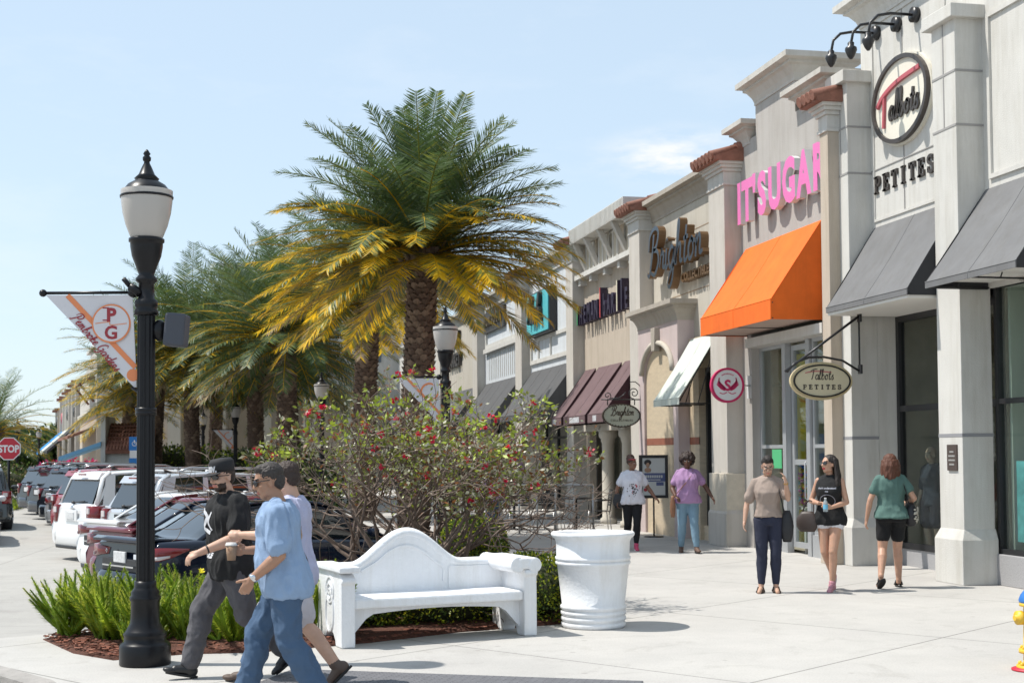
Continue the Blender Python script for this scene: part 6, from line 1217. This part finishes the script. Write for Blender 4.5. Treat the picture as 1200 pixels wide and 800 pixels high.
    if top:
        t=MB(); ex=top.get('ex',.014)+.004; torso(t,top.get('hem',.86),top.get('neck',1.47),ex*.7+(.004 if sex=='f' else 0),top.get('ease',.02)*(.7 if sex=='m' else .45))
        sl=top.get('sleeve',.62)
        for a in 'LR':
            S_,E_=J['s'+a],J['e'+a]
            if sl>0: e_=S_.lerp(E_,sl); tube3(t,S_,e_,ar[0]+ex*.55,ar[0]+ex*.6+top.get('cuff',.006))
            ins=U((-.06 if a=='L' else .06,-.016,1.452)); t.cap2(S_ if sl>0 else S_.lerp(ins,.35),ins,(ar[0]+ex*.5)*(.95 if sl>0 else .7),.045 if sl>0 else .03)
        out['top']=cloth(t,top.get('name','shirt'),top['mat'],wr=top.get('wr',.013 if sex=='m' else .008),ws=13,seed=5+loc[0]*3,st=(1,1,.5))
    if shoes:
        for a in 'LR':
            A=J['a'+a]; td=V(J['t'+a]).normalized(); M_=Matrix((V((1,0,0)) if abs(td.x)<.9 else V((0,1,0)),td,V((0,0,1)))); sd=td.cross(V((0,0,1))).normalized(); up=sd.cross(td).normalized(); MM=Matrix((sd,td,up)).transposed(); c=A+up*-.045
            b=MB()
            if shoes['kind']!='sandal':
                b.ell(c+td*-.015-up*.004,(.042,.058,.052),MM); b.cap2(c+up*.005,c+td*.10-up*.012,.044,.036); b.ell(c+td*.135-up*.022,(.042,.062,.026),MM); b.cap2(c+up*.02,c+up*.055,.044,.046)
                o=cloth(b,'shoe',shoes['mat'],v=vox*.8,wr=0,sm=2)
                b=MB(); n_=24; outl=[(.040*math.cos(q)*(1+.12*max(0,math.sin(q))),.045+.125*math.sin(q)) for q in [2*PI*i/n_ for i in range(n_)]]; b.loft([[c+sd*x+td*y-up*(.052-z) for x,y in outl] for z in (-.0,.018)],0); b.build('sole',[shoes.get('sole',M_rub)],o)
            else:
                n_=24; outl=[(.044*math.cos(q),.045+.13*math.sin(q)) for q in [2*PI*i/n_ for i in range(n_)]]; b.loft([[c+sd*x+td*y-up*(.052-z) for x,y in outl] for z in (-.004,.018)],0); b.tube([c+sd*.042+td*.03-up*.03,c+sd*.03+td*.03+up*.02,c-sd*.03+td*.03+up*.02,c-sd*.042+td*.03-up*.03],.012,6,el=1.6); b.tube([c+sd*.042+td*.09-up*.03,c+sd*.02+td*.09+up*.0,c-sd*.02+td*.09+up*.0,c-sd*.042+td*.09-up*.03],.013,6,el=1.6); b.build('sandal',[shoes['mat']],T)
    # ---- hair
    if hair:
        kind=hair[0]; b=MB(); HMt=bo_.data.materials[2]
        if kind in('short','fade'):
            b.ell(h(0,-.022,.048),(.080*k,.088*k,.079),HM,nu=20,nv=12); b.ell(h(0,-.06,.0),(.066*k,.048,.07),HM); b.ell(h(0,.03,.088),(.055,.045,.032),HM) 
            if kind=='fade': b.ell(h(0,.01,.115),(.05,.075,.035),HM)
        elif kind=='afro':
            rn_=random.Random(5); R_=hair[2]
            for i in range(170):
                v=rv(rn_); v=V((v.x,v.y-.15,abs(v.z)*.9-.1 if v.y>.2 else v.z)); p=V((0,-.03,.045))+V((v.x*R_,v.y*R_,v.z*R_*.95)); 
                if p.y>.055 and p.z<.06: continue
                b.ell(h(*p),(.028,)*3,nu=6,nv=4)
            b.ell(h(0,-.035,.045),(.09,.085,.085),HM)
        elif kind=='bun':
            b.ell(h(0,-.022,.045),(.080,.086,.082),HM,nu=20,nv=12); rn_=random.Random(6)
            for i in range(80): v=rv(rn_); b.ell(h(v.x*.065-.02,-.055+v.y*.05,.10+v.z*.055),(.022,)*3,nu=6,nv=4)
        elif kind=='long':
            b.ell(h(0,-.024,.045),(.084,.090,.084),HM,nu=20,nv=12); l=hair[2]; sx=hair[3] if len(hair)>3 else 0
            for i in range(22):
                a=PI*(.02+.96*i/21)+PI; x=.078*math.cos(a); y=-.03+.075*math.sin(a); w_=.9+.3*math.sin(i*1.7)
                b.tube([h(x*.6,y*.6,.10),h(x*1.05,y,.05),h(x*1.12,y*1.05-.005,-.05),h(x*1.15+sx*.3,y*1.1-.01,-.14),h(x*1.05+sx*.8+.01*math.sin(i*2),y*1.1,-.14-(l-.14)*.5),h(x*.8+sx+.02*math.sin(i*2.3),y*.9+.01*math.cos(i*3),-l*w_)],[.02,.024,.026,.026,.022,.008],6)
        elif kind=='wavy':
            b.ell(h(0,-.026,.042),(.088,.094,.088),HM,nu=20,nv=12); rn_=random.Random(8)
            for i in range(26):
                a=PI*(-.02+1.04*i/25)+PI; x=.08*math.cos(a); y=-.03+.078*math.sin(a); q=rn_.uniform(-.02,.02); b.tube([h(x,y,.04),h(x*1.2,y*1.1+q,-.04),h(x*1.1+q,y*1.15,-.10),h(x*1.25+q,y*1.2+q,-.17-rn_.uniform(0,.05))],[.028,.03,.028,.012],6)
        o=cloth(b,'hair',HMt,v=vox*.75,wr=.004 if kind not in('afro','bun') else .006,ws=40 if kind in('long','wavy') else 60,sm=1,st=(1,1,.25) if kind in('long','wavy') else (1,1,1)); out['hair']=o
    if fc.get('glasses'):
        g=MB(); sun=fc['glasses']=='sun'; tl=[]
        for q in (-1,1):
            if sun:
                n_=14; R_=[]
                for (yy,sc_) in ((.101,.85),(.094,1.0),(.086,1.0)): R_.append([h(q*.034+sc_*.031*math.cos(a)-q*(0),yy-.010*abs(q*.034+sc_*.031*math.cos(a))/.06,.006+sc_*.021*math.sin(a)) for a in [2*PI*i/n_ for i in range(n_)]])
                g.loft(R_,0)
            else: g.tube([h(q*.034+.026*math.cos(a),.094,.006+.018*math.sin(a)) for a in [2*PI*i/16 for i in range(17)]],.0022,5)
            g.tube([h(q*.064,.084,.012),h(q*.078,.05,.013),h(q*.083,-.01,.008)],.0035 if sun else .0022,5)
        g.tube([h(-.01,.099,.012),h(.01,.099,.012)],.003,5); g.build('sunglasses' if sun else 'glasses',[mat('sunglass_black',(.012,.011,.012),.08,spec=.8)],T)
    return out
def chest(out,ob=None,yaw=0.,off=.005):
    """decal mapper: returns P(a,b,d) that lays points on the cloth, seen from the front (a to the viewer's right)"""
    me=(ob or out['top']).data; bvh=BVHTree.FromPolygons([v.co for v in me.vertices],[p.vertices[:] for p in me.polygons]); M=Matrix.Rotation(yaw,3,'Z')
    def P(a,b,d=0.):
        o_=M@V((-a,.8,0))+V((0,0,b)); r=bvh.ray_cast(o_,M@V((0,-1,0))); return (r[0]+M@V((0,off+d*.2,0))) if r[0] is not None else M@V((-a,.1,0))+V((0,0,b))
    return P
def cl(n,c,**k): return mat(n,c,.9,var=.10,vs=6,bump=.25,bs=140,sheen=.2,**k)
SK_w=(.50,.29,.20); SK_t=(.52,.32,.23); SK_o=(.36,.20,.13); SK_b=(.115,.055,.035); SK_b2=(.20,.10,.062)
M_tshB=cl('tee_black',(.010,.010,.011)); M_grpant=cl('trousers_grey',(.085,.082,.09)); M_jean=cl('jeans_blue',(.055,.10,.175)); M_jeanl=cl('jeans_light',(.17,.27,.35)); M_jeand=cl('jeans_dark',(.022,.026,.05)); M_blue=cl('tee_blue',(.24,.34,.50)); M_lav=cl('tee_lavender',(.42,.43,.58)); M_short=cl('shorts_pale',(.50,.47,.50)); M_shb=mat('shoe_black',(.012,.012,.013),.4); M_taup=cl('tee_taupe',(.33,.26,.22)); M_tank=cl('tank_black',(.009,.009,.010)); M_whs=cl('shorts_white',(.66,.66,.70)); M_green=cl('tee_green',(.085,.16,.14)); M_blks=cl('shorts_black',(.006,.006,.007)); M_wt=cl('tee_white',(.64,.64,.70)); M_leg=cl('leggings_black',(.008,.008,.010)); M_purp=cl('tee_purple',(.34,.20,.36)); M_wsh=mat('shoe_white_pink',(.55,.25,.30),.5,var=.5,vs=40); M_leath=mat('bag_brown_leather',(.22,.10,.05),.5,var=.2,vs=10); M_bagb=mat('bag_black',(.015,.015,.018),.55,var=.2,vs=12); M_wprint=mat('print_white',(.6,.6,.62),.8)
def face_to(x,y): # heading so that +Y points towards the camera
    return math.atan2(x,-y)
WL=math.atan2(.978,.208)
# --- man in black with the cap, striding left
p=person((.07,10.7,0),WL+.35,'man in black t-shirt and black flat cap with white lettering, striding left',1.73,'m',1.0,SK_t,
  dict(kL=(-.10,-.10,.51),aL=(-.09,-.40,.20),tL=(0,.75,-.65),kR=(.10,.22,.53),aR=(.09,.30,.11),tR=(0,1,.22),eL=(-.235,.06,1.15),wL=(-.20,.33,1.06),eR=(.235,-.08,1.14),wR=(.26,.02,.92)),lean=.07,twist=.35,head=(.15,.08,0),drop=.06,
  hair=('short',(.035,.02,.014)),top=dict(mat=M_tshB,hem=.83,sleeve=.68,ex=.026,ease=.045,name='t_shirt'),bottom=dict(kind='long',mat=M_grpant,ex=.022,hem=.068,k=1.1,cut=.03),shoes=dict(kind='shoe',mat=M_shb),
  face=dict(glasses='sun',beard=True),hands=dict(L=dict(d=(.1,.8,-.35),n=(.4,0,-.8),t=(.5,.3,.4),curl=.55)),vox=.0065)
h=p['h']; HM=p['HM']
c=MB(); c.ell(h(0,-.018,.070),(.088,.100,.066),HM,nu=24,nv=12); c.lathe([(.086,0),(.091,.03),(.089,.075),(.07,.098),(.0,.104)],(0,0,0),28); k_=len(c.v)-28*5; 
n0=len(c.v); 
lat=MB(); lat.lathe([(.084,.0),(.091,.03),(.090,.075),(.074,.098),(.0,.106)],(0,0,0),28)
c=MB(); c.add([h(x*1.0,y*1.10-.014,z+.040) for x,y,z in lat.v],lat.f,0,True); cp=c.build('cap',[mat('cap_black',(.012,.012,.014),.8)],p['T'])
b=MB(); ol=[(.080*math.cos(a),.070+.085*math.sin(a)) for a in [PI*i/16 for i in range(17)]]+[(-.07,.055),(.07,.055)]; b.loft([[h(x,y,z-.08*x*x/.006*.1-.02*(y-.07)/.085) for x,y in ol] for z in (.040,.047)],0,sm=False); b.build('cap_peak',[MATS['cap_black']],cp)
b=MB()
def capP(a,z,d=0.): t=a/.092; r=.094+d*.15; return h(-r*math.sin(t),r*1.10*math.cos(t)-.014,.048+z)
text(b,'MISSIV.',.052,capP,.0,bold=.004,sx=.92,sy=1.1) if 0 else None
def capP2(a,z,d=0.): return capP(a,z,d)
text(b,'MASSIV.',.050,lambda a,z,d=0.: capP(a-.035,z,d),0,bold=.004,sx=.95,sy=1.15); b.v=[tuple(v) for v in b.v]; b.build('cap_lettering',[M_wprint],cp,norm=False)
P=chest(p,yaw=0); b=MB(); ribbon(b,[(-.06,1.36),(.02,1.30),(-.04,1.22),(.05,1.18)],.03,P,0,k=8); ribbon(b,[(.06,1.34),(.03,1.26),(.07,1.2)],.018,P,0,k=8)
text(b,'HAS',.055,lambda a,z,d=0.: P(a,z+1.04,d),0,bold=.003); text(b,'MORE',.055,lambda a,z,d=0.: P(a,z+.99,d),0,bold=.003); b.build('shirt_print',[M_wprint],p['top'],norm=False)
J=p['J']; b=MB(); b.tube([J['eL'].lerp(J['wL'],.78),J['eL'].lerp(J['wL'],.82)],.034,14); b.build('wrist_band',[M_shb],p['T'])
# --- man in blue with the coffee cup, nearest
p=person((.42,9.25,0),WL+.10,'older man in light blue t-shirt and jeans holding a paper coffee cup',1.75,'m',1.0,SK_o,
  dict(kL=(-.10,-.02,.50),aL=(-.09,-.20,.15),tL=(0,.85,-.5),kR=(.10,.20,.53),aR=(.09,.28,.11),tR=(0,1,.1),eL=(-.225,.0,1.13),wL=(-.20,.21,.98),eR=(.23,-.02,1.14),wR=(.17,.25,1.17)),lean=.13,head=(.1,.10,0),belly=.02,drop=.085,
  hair=('short',(.035,.028,.025)),top=dict(mat=M_blue,hem=.85,sleeve=.78,ex=.022,ease=.035,name='t_shirt',cuff=.004),bottom=dict(kind='long',mat=M_jean,ex=.02,hem=.075,k=1.1),shoes=dict(kind='shoe',mat=M_shb),
  face=dict(glasses='sun'),hands=dict(L=dict(d=(.1,.5,-.85),n=(1,0,0),t=(.1,.9,.4),curl=.6),R=dict(d=(-.2,1,.05),n=(-1,-.1,.0),t=(0,.15,1),curl=.62,thumbin=.6)),vox=.006)
J=p['J']; b=MB(); q=J['eL'].lerp(J['wL'],.93); dd=(J['wL']-J['eL']).normalized(); b.tube([q-dd*.009,q+dd*.009],.034,16); b.ell(q+V((-.034,0,.006)),(.006,.018,.018)); b.build('wrist_watch',[M_chr],p['T'])
P=chest(p,yaw=PI,off=.006); b=MB(); ribbon(b,[(-.05,1.34),(.02,1.24),(-.02,1.14),(.03,1.05)],.02,P,0,k=8); ribbon(b,[(.05,1.3),(.0,1.2)],.014,P,0,k=8); b.build('back_print',[mat('print_ochre',(.35,.22,.12),.8)],p['top'],norm=False)
R_=p['T'].matrix_world if 0 else None
W=J['wR']-V((0,0,.085)); cupc=(W+V((-.045,.095,.0)))*1.0; s_=1.74/1.75; Mz=Matrix.Rotation(WL+.10,3,'Z'); wc=V((.42,9.25,0))+Mz@(cupc*s_)
T=thing('paper_cup','brown paper coffee cup with white lid in the hand of the man in blue','cup',tuple(wc-V((0,0,.055)))); c_=wc-V((0,0,.055)); mb=MB(); mb.lathe([(0,0),(.028,0),(.038,.10),(.036,.10),(0,.095)],c_,24); mb.build('cup',[mat('paper_brown',(.30,.19,.12),.8)],T); mb=MB(); mb.lathe([(.0,.098),(.041,.098),(.041,.106),(.037,.108),(.036,.118),(0,.118)],c_,24); mb.build('lid',[mat('lid_white',(.6,.58,.55),.5)],T)
# --- man in lavender behind them
p=person((.52,10.15,0),WL-.05,'man in pale lavender t-shirt and pale shorts, mostly hidden behind the man in blue',1.74,'m',.98,SK_t,
  dict(kL=(-.10,-.08,.52),aL=(-.09,-.32,.18),tL=(0,.7,-.7),kR=(.10,.24,.53),aR=(.09,.36,.11),tR=(0,1,.1),eL=(-.21,.06,1.20),wL=(-.10,.36,1.22),eR=(.24,-.02,1.14),wR=(.2,.15,.98)),lean=.05,head=(-.35,.15,0),drop=.08,
  hair=('short',(.035,.02,.014)),top=dict(mat=M_lav,hem=.84,sleeve=.8,ex=.02,ease=.03,name='t_shirt'),bottom=dict(kind='short',mat=M_short,ex=.025,len=.85,flare=1.4,name='shorts'),shoes=dict(kind='shoe',mat=mat('shoe_brown',(.09,.06,.045),.6)),
  hands=dict(L=dict(d=(.0,1,.1),n=(.7,0,-.6),t=(.6,0,.7),curl=1.15,thumbin=.8)),vox=.007)
# --- woman in taupe
hd=face_to(6.37,15.37)
p=person((6.42,15.45,0),hd,'woman with short dark quiff and glasses in taupe tee and dark jeans, hand raised',1.64,'f',.94,SK_t,
  dict(kL=(-.09,.03,.50),aL=(-.085,-.02,.095),kR=(.085,.02,.50),aR=(.10,.02,.095),tL=(-.15,1,-.15),tR=(.2,1,-.15),eR=(.27,-.03,1.13),wR=(.30,.05,.90),eL=(-.25,.10,1.20),wL=(-.225,.22,1.42)),head=(.1,.38,0),
  hair=('fade',(.02,.015,.013)),top=dict(mat=M_taup,hem=.97,sleeve=.75,ex=.022,ease=.02,name='t_shirt'),bottom=dict(kind='long',mat=M_jeand,ex=.013,hem=.043,k=1.0,cut=.04),shoes=dict(kind='sandal',mat=mat('sandal_brown',(.06,.04,.03),.6)),
  face=dict(glasses='clear'),hands=dict(L=dict(d=(.25,.1,1),n=(.9,.2,0),t=(.1,-.9,.3),curl=.3,spread=.6)),vox=.008)
b=MB(); J=p['J']; b.tube([J['eL'].lerp(J['wL'],.88),J['eL'].lerp(J['wL'],.92)],.030,14); b.build('gold_bracelet',[mat('gold',(.6,.38,.10),.3,metal=1)],p['T'])
def at(p,v): return p['T'].location+Matrix.Rotation(p['T'].rotation_euler.z,3,'Z')@(V(v)*p['T'].scale[0])
def bag(p,label,c,r,strap,m,sw=.012,nm='shoulder_bag',squash=1.0,extra=None,seed=1,mesh_v=.010):
    c=V(c); T=thing(nm,label,'bag',tuple(at(p,(c.x,c.y,c.z-r[2]))),world=True); mb=MB(); rn_=random.Random(seed); n_=20; rg=[]
    for i in range(9):
        t=i/8; z=c.z-r[2]+2*r[2]*t; k_=(math.sin(PI*min(1,.12+.80*t))**.5)*(1-.12*t); rg.append([at(p,(c.x+r[0]*k_*math.copysign(abs(math.cos(a))**.7,math.cos(a))*(1+.06*rn_.uniform(-1,1)),c.y+r[1]*k_*math.copysign(abs(math.sin(a))**.7,math.sin(a)),z)) for a in [2*PI*j/n_ for j in range(n_)]])
    mb.loft(rg,0); o=mb.build('bag_body',m if isinstance(m,list) else [m],T)
    mb=MB(); pts=crom([at(p,q) for q in strap],5); mb.tube(pts,sw,6,el=.5); mb.build('strap',[m[0] if isinstance(m,list) else m],T); return T
bag(p,'black slouchy bag hanging at the hip of the woman in taupe',(-.235,.02,.85),(.085,.07,.20),[(-.20,-.05,1.0),(-.16,-.11,1.25),(-.125,-.02,1.455),(-.15,.13,1.25),(-.215,.09,1.0)],M_bagb)
# --- woman in black tank top
hd=face_to(7.18,15.35)-.25
p=person((7.22,15.45,0),hd,'long dark haired woman in sunglasses, black tank top and white shorts, laughing to her side',1.66,'f',.93,SK_w,
  dict(kL=(-.055,.10,.51),aL=(-.03,.06,.10),tL=(0,1,-.12),kR=(.07,.03,.50),aR=(.04,-.24,.19),tR=(0,.8,-.6),eR=(.25,.0,1.14),wR=(.06,.22,1.12),eL=(-.22,.0,1.13),wL=(-.09,.23,1.07)),twist=-.1,head=(-.55,-.08,.08),
  hair=('long',(.018,.012,.010),.36,-.05),top=dict(mat=M_tank,hem=.84,sleeve=0,ex=.020,ease=.05,name='tank_top'),bottom=dict(kind='short',mat=M_whs,ex=.014,len=.14,flare=1.4,name='shorts'),shoes=dict(kind='shoe',mat=M_wsh,sole=M_wprint),
  face=dict(glasses='sun',lips=(.45,.03,.04)),hands=dict(R=dict(d=(-.8,.5,.1),n=(.1,.4,-.9),t=(-.1,.8,.5),curl=.5),L=dict(d=(.5,.8,.1),n=(.9,-.3,0),t=(0,.2,1),curl=.6,thumbin=.5)),vox=.008)
P=chest(p); b=MB(); text(b,'don’t understand',.034,lambda a,z,d=0.: P(a,z+1.30,d),0,bold=.001); text(b,'me',.034,lambda a,z,d=0.: P(a,z+1.26,d),0,bold=.001); ring(b,.10,.08,.006,lambda a,z,d=0.: P(a,z+1.15,0),0,.001,n=24); b.build('shirt_print',[mat('print_grey',(.35,.36,.42),.8)],p['top'],norm=False)
bag(p,'dark brown tote bag hung on the forearm of the woman in the black tank top',(.28,.06,.88),(.15,.06,.13),[(.20,.06,.98),(.19,.08,1.10),(.24,.08,1.15),(.30,.08,1.10),(.34,.07,.98)],mat('bag_dark_brown',(.05,.035,.03),.5))
T=thing('water_bottle','clear plastic bottle with pale blue label held by the woman in the tank top','bottle',tuple(at(p,(-.02,.30,1.05)))); c_=at(p,(-.02,.30,1.02)); mb=MB(); mb.lathe([(0,0),(.026,0),(.028,.01),(.028,.10),(.024,.12),(.012,.14),(.012,.15),(0,.15)],c_,20); mb.build('bottle_body',[mat('clear_plastic',(.6,.7,.75),.1,trans=.6)],T); mb=MB(); mb.lathe([(.029,.03),(.029,.085)],c_,20,cap=False); mb.build('label_band',[mat('label_pale_blue',(.15,.45,.65),.5)],T); mb=MB(); mb.lathe([(0,.15),(.014,.15),(.014,.165),(0,.165)],c_,14); mb.build('cap',[M_wprint],T)
# --- woman in green seen from behind
p=person((8.1,15.6,0),rad(-14),'woman seen from behind in dark green tee and black shorts walking away',1.66,'f',1.08,SK_w,
  dict(kR=(.10,.10,.51),aR=(.115,.12,.10),tR=(.1,1,-.1),kL=(-.12,.0,.51),aL=(-.19,-.20,.17),tL=(-.1,.8,-.55),eL=(-.27,-.02,1.14),wL=(-.31,.03,.88),eR=(.29,-.05,1.16),wR=(.24,.17,1.08)),head=(0,.05,0),
  hair=('wavy',(.10,.035,.018)),top=dict(mat=M_green,hem=.91,sleeve=.5,ex=.020,ease=.03,name='t_shirt'),bottom=dict(kind='short',mat=M_blks,ex=.010,len=.62,flare=1.3,name='shorts'),shoes=dict(kind='sandal',mat=mat('sandal_black',(.03,.025,.022),.5)),vox=.008)
TB=bag(p,'black and cream patterned shoulder bag under the right arm of the woman in green',(.255,.02,.95),(.085,.14,.15),[(.24,.10,1.05),(.17,.10,1.3),(.12,-.01,1.46),(.16,-.10,1.3),(.22,-.08,1.05)],M_bagb)
mb=MB(); rn=random.Random(3)
for k in range(46):
    z=.84+.2*rn.random(); a=rn.uniform(-1.4,.5); q=at(p,(.255+.088*math.cos(a),.02+.145*math.sin(a),z)); mb.ell(q,(.014,.014,.012),nu=5,nv=4)
mb.build('pattern_spots',[mat('bag_cream',(.5,.46,.38),.6)],TB,norm=False)
# --- woman in white tee
hd=face_to(6.92,22.6)
p=person((6.95,22.75,0),hd+.15,'woman with curly bun in white printed tee and black leggings looking to her left',1.62,'f',1.20,SK_b2,
  dict(kL=(-.07,.12,.52),aL=(-.05,.12,.10),tL=(0,1,-.1),kR=(.08,-.02,.50),aR=(.06,-.30,.2),tR=(0,.8,-.6),eR=(.28,-.03,1.14),wR=(.29,.03,.90),eL=(-.31,-.02,1.15),wL=(-.42,.12,.97)),head=(.75,.0,0),belly=.03,
  hair=('bun',(.05,.022,.015)),top=dict(mat=M_wt,hem=.86,sleeve=.6,ex=.016,ease=.03,name='t_shirt'),bottom=dict(kind='long',mat=M_leg,ex=.006,hem=.045,k=1,cut=.06,name='leggings'),shoes=dict(kind='shoe',mat=mat('shoe_pink',(.55,.06,.14),.5,var=.4,vs=40),sole=M_wprint),hands=dict(L=dict(d=(-.5,.5,-.5),n=(.3,-.2,-.8),t=(.4,.8,0),curl=.3,spread=.4)),vox=.0095)
P=chest(p); b=MB(); rn=random.Random(4)
for k in range(60):
    a=rn.gauss(0,.055); z=1.14+rn.gauss(0,.07); r=rn.uniform(.006,.014); q=[P(a+r*math.cos(t),z+r*math.sin(t)) for t in (0,1.2,2.5,3.8,5)]; b.add(q,[(0,1,2,3,4)],rn.choice((0,0,0,1)))
b.build('shirt_print',[mat('print_dark',(.05,.045,.05),.8),mat('print_rose',(.5,.08,.10),.8)],p['top'],norm=False)
mb=MB(); mb.ell(p['h'](0,-.0,.075),(.086,.09,.012),p['HM']); mb.build('hair_band',[mat('band_red',(.35,.02,.04),.7)],p['T'])
bag(p,'black handbag at the right hip of the woman in the white tee',(.26,.02,.93),(.11,.06,.13),[(.22,.05,1.02),(.16,.09,1.25),(.12,-.01,1.46),(.16,-.09,1.25),(.24,-.03,1.02)],M_bagb)
# --- woman in purple tee
hd=face_to(7.59,21.75)
p=person((7.66,21.9,0),hd,'woman with short curly hair in purple tee and light blue jeans walking forwards',1.66,'f',1.26,SK_b,
  dict(kL=(-.11,.12,.52),aL=(-.15,.16,.105),tL=(-.25,1,.05),kR=(.10,.04,.50),aR=(.12,-.10,.11),tR=(.1,1,-.2),eR=(.27,.0,1.14),wR=(.20,.16,.98),eL=(-.32,-.04,1.16),wL=(-.44,.08,.96)),head=(-.05,.05,0),belly=.03,
  hair=('afro',(.03,.016,.012),.12),top=dict(mat=M_purp,hem=.88,sleeve=.62,ex=.016,ease=.025,name='t_shirt'),bottom=dict(kind='long',mat=M_jeanl,ex=.008,hem=.052,k=1,cut=.03,name='jeans'),shoes=dict(kind='shoe',mat=mat('shoe_brown_flat',(.12,.07,.05),.6)),
  hands=dict(R=dict(d=(-.4,.5,-.2),n=(-.2,0,-1),t=(-.5,.6,0),curl=.9)),vox=.0095)
bag(p,'brown crossbody bag with long strap over the chest of the woman in purple',(.26,.13,.82),(.05,.035,.19),[(.24,.15,.98),(.12,.19,1.13),(-.03,.175,1.30),(-.10,.05,1.45),(-.10,-.05,1.42),(.05,-.16,1.2),(.24,.0,1.0)],M_leath,sw=.014,nm='crossbody_bag')
# --- passer-by behind the bush
p=person((4.75,23.9,0),rad(35),'passer-by in purple top and jeans glimpsed through the flowering bush',1.66,'f',1.1,SK_o,dict(aL=(-.1,-.15,.12),kR=(.1,.1,.5),aR=(.1,.2,.1)),hair=('short',(.03,.02,.015)),top=dict(mat=M_purp,hem=.9,sleeve=.6,name='t_shirt'),bottom=dict(kind='long',mat=M_jean,ex=.012,hem=.055,name='jeans'),shoes=dict(kind='shoe',mat=M_shb),vox=.012)
p=person((4.1,25.2,0),rad(160),'passer-by in black glimpsed through the flowering bush beside the second lamp post',1.66,'f',1.0,SK_b2,dict(aL=(-.1,-.15,.12),kR=(.1,.1,.5),aR=(.1,.2,.1)),hair=('short',(.03,.02,.015)),top=dict(mat=M_tshB,hem=.9,sleeve=.6,name='t_shirt'),bottom=dict(kind='long',mat=M_leg,ex=.012,hem=.055,name='trousers'),shoes=dict(kind='shoe',mat=M_shb),vox=.012)
# --- mannequin in the recessed window
p=person((10.2,18.35,.02),rad(110),'shop mannequin in navy knit and dark skirt behind the dark entrance glass',1.74,'f',.9,(.55,.42,.34),dict(),top=dict(mat=cl('knit_navy',(.05,.06,.09)),hem=.86,sleeve=.95,name='sweater'),bottom=dict(kind='short',mat=cl('skirt_dark',(.03,.03,.05)),ex=.03,len=.7,name='skirt'),vox=.012,name='mannequin'); p['T']['category']='mannequin'
p=person((9.95,15.2,.02),rad(90),'shop mannequin in blue dress behind the glass at the right edge',1.74,'f',.9,(.55,.42,.34),dict(),top=dict(mat=cl('dress_blue',(.03,.12,.35)),hem=.86,sleeve=.5,name='dress'),bottom=dict(kind='short',mat=MATS['dress_blue'],ex=.05,len=.8,name='skirt'),vox=.012,name='mannequin'); p['T']['category']='mannequin'
mb=MB(); mb.box(9.66,9.67,14.95,15.32,.55,1.55); tag(mb.build('window_poster',[mat('poster_teal',(.12,.40,.42),.6,var=.5,vs=3)]),'teal poster hung low behind the glass at the right edge','poster')
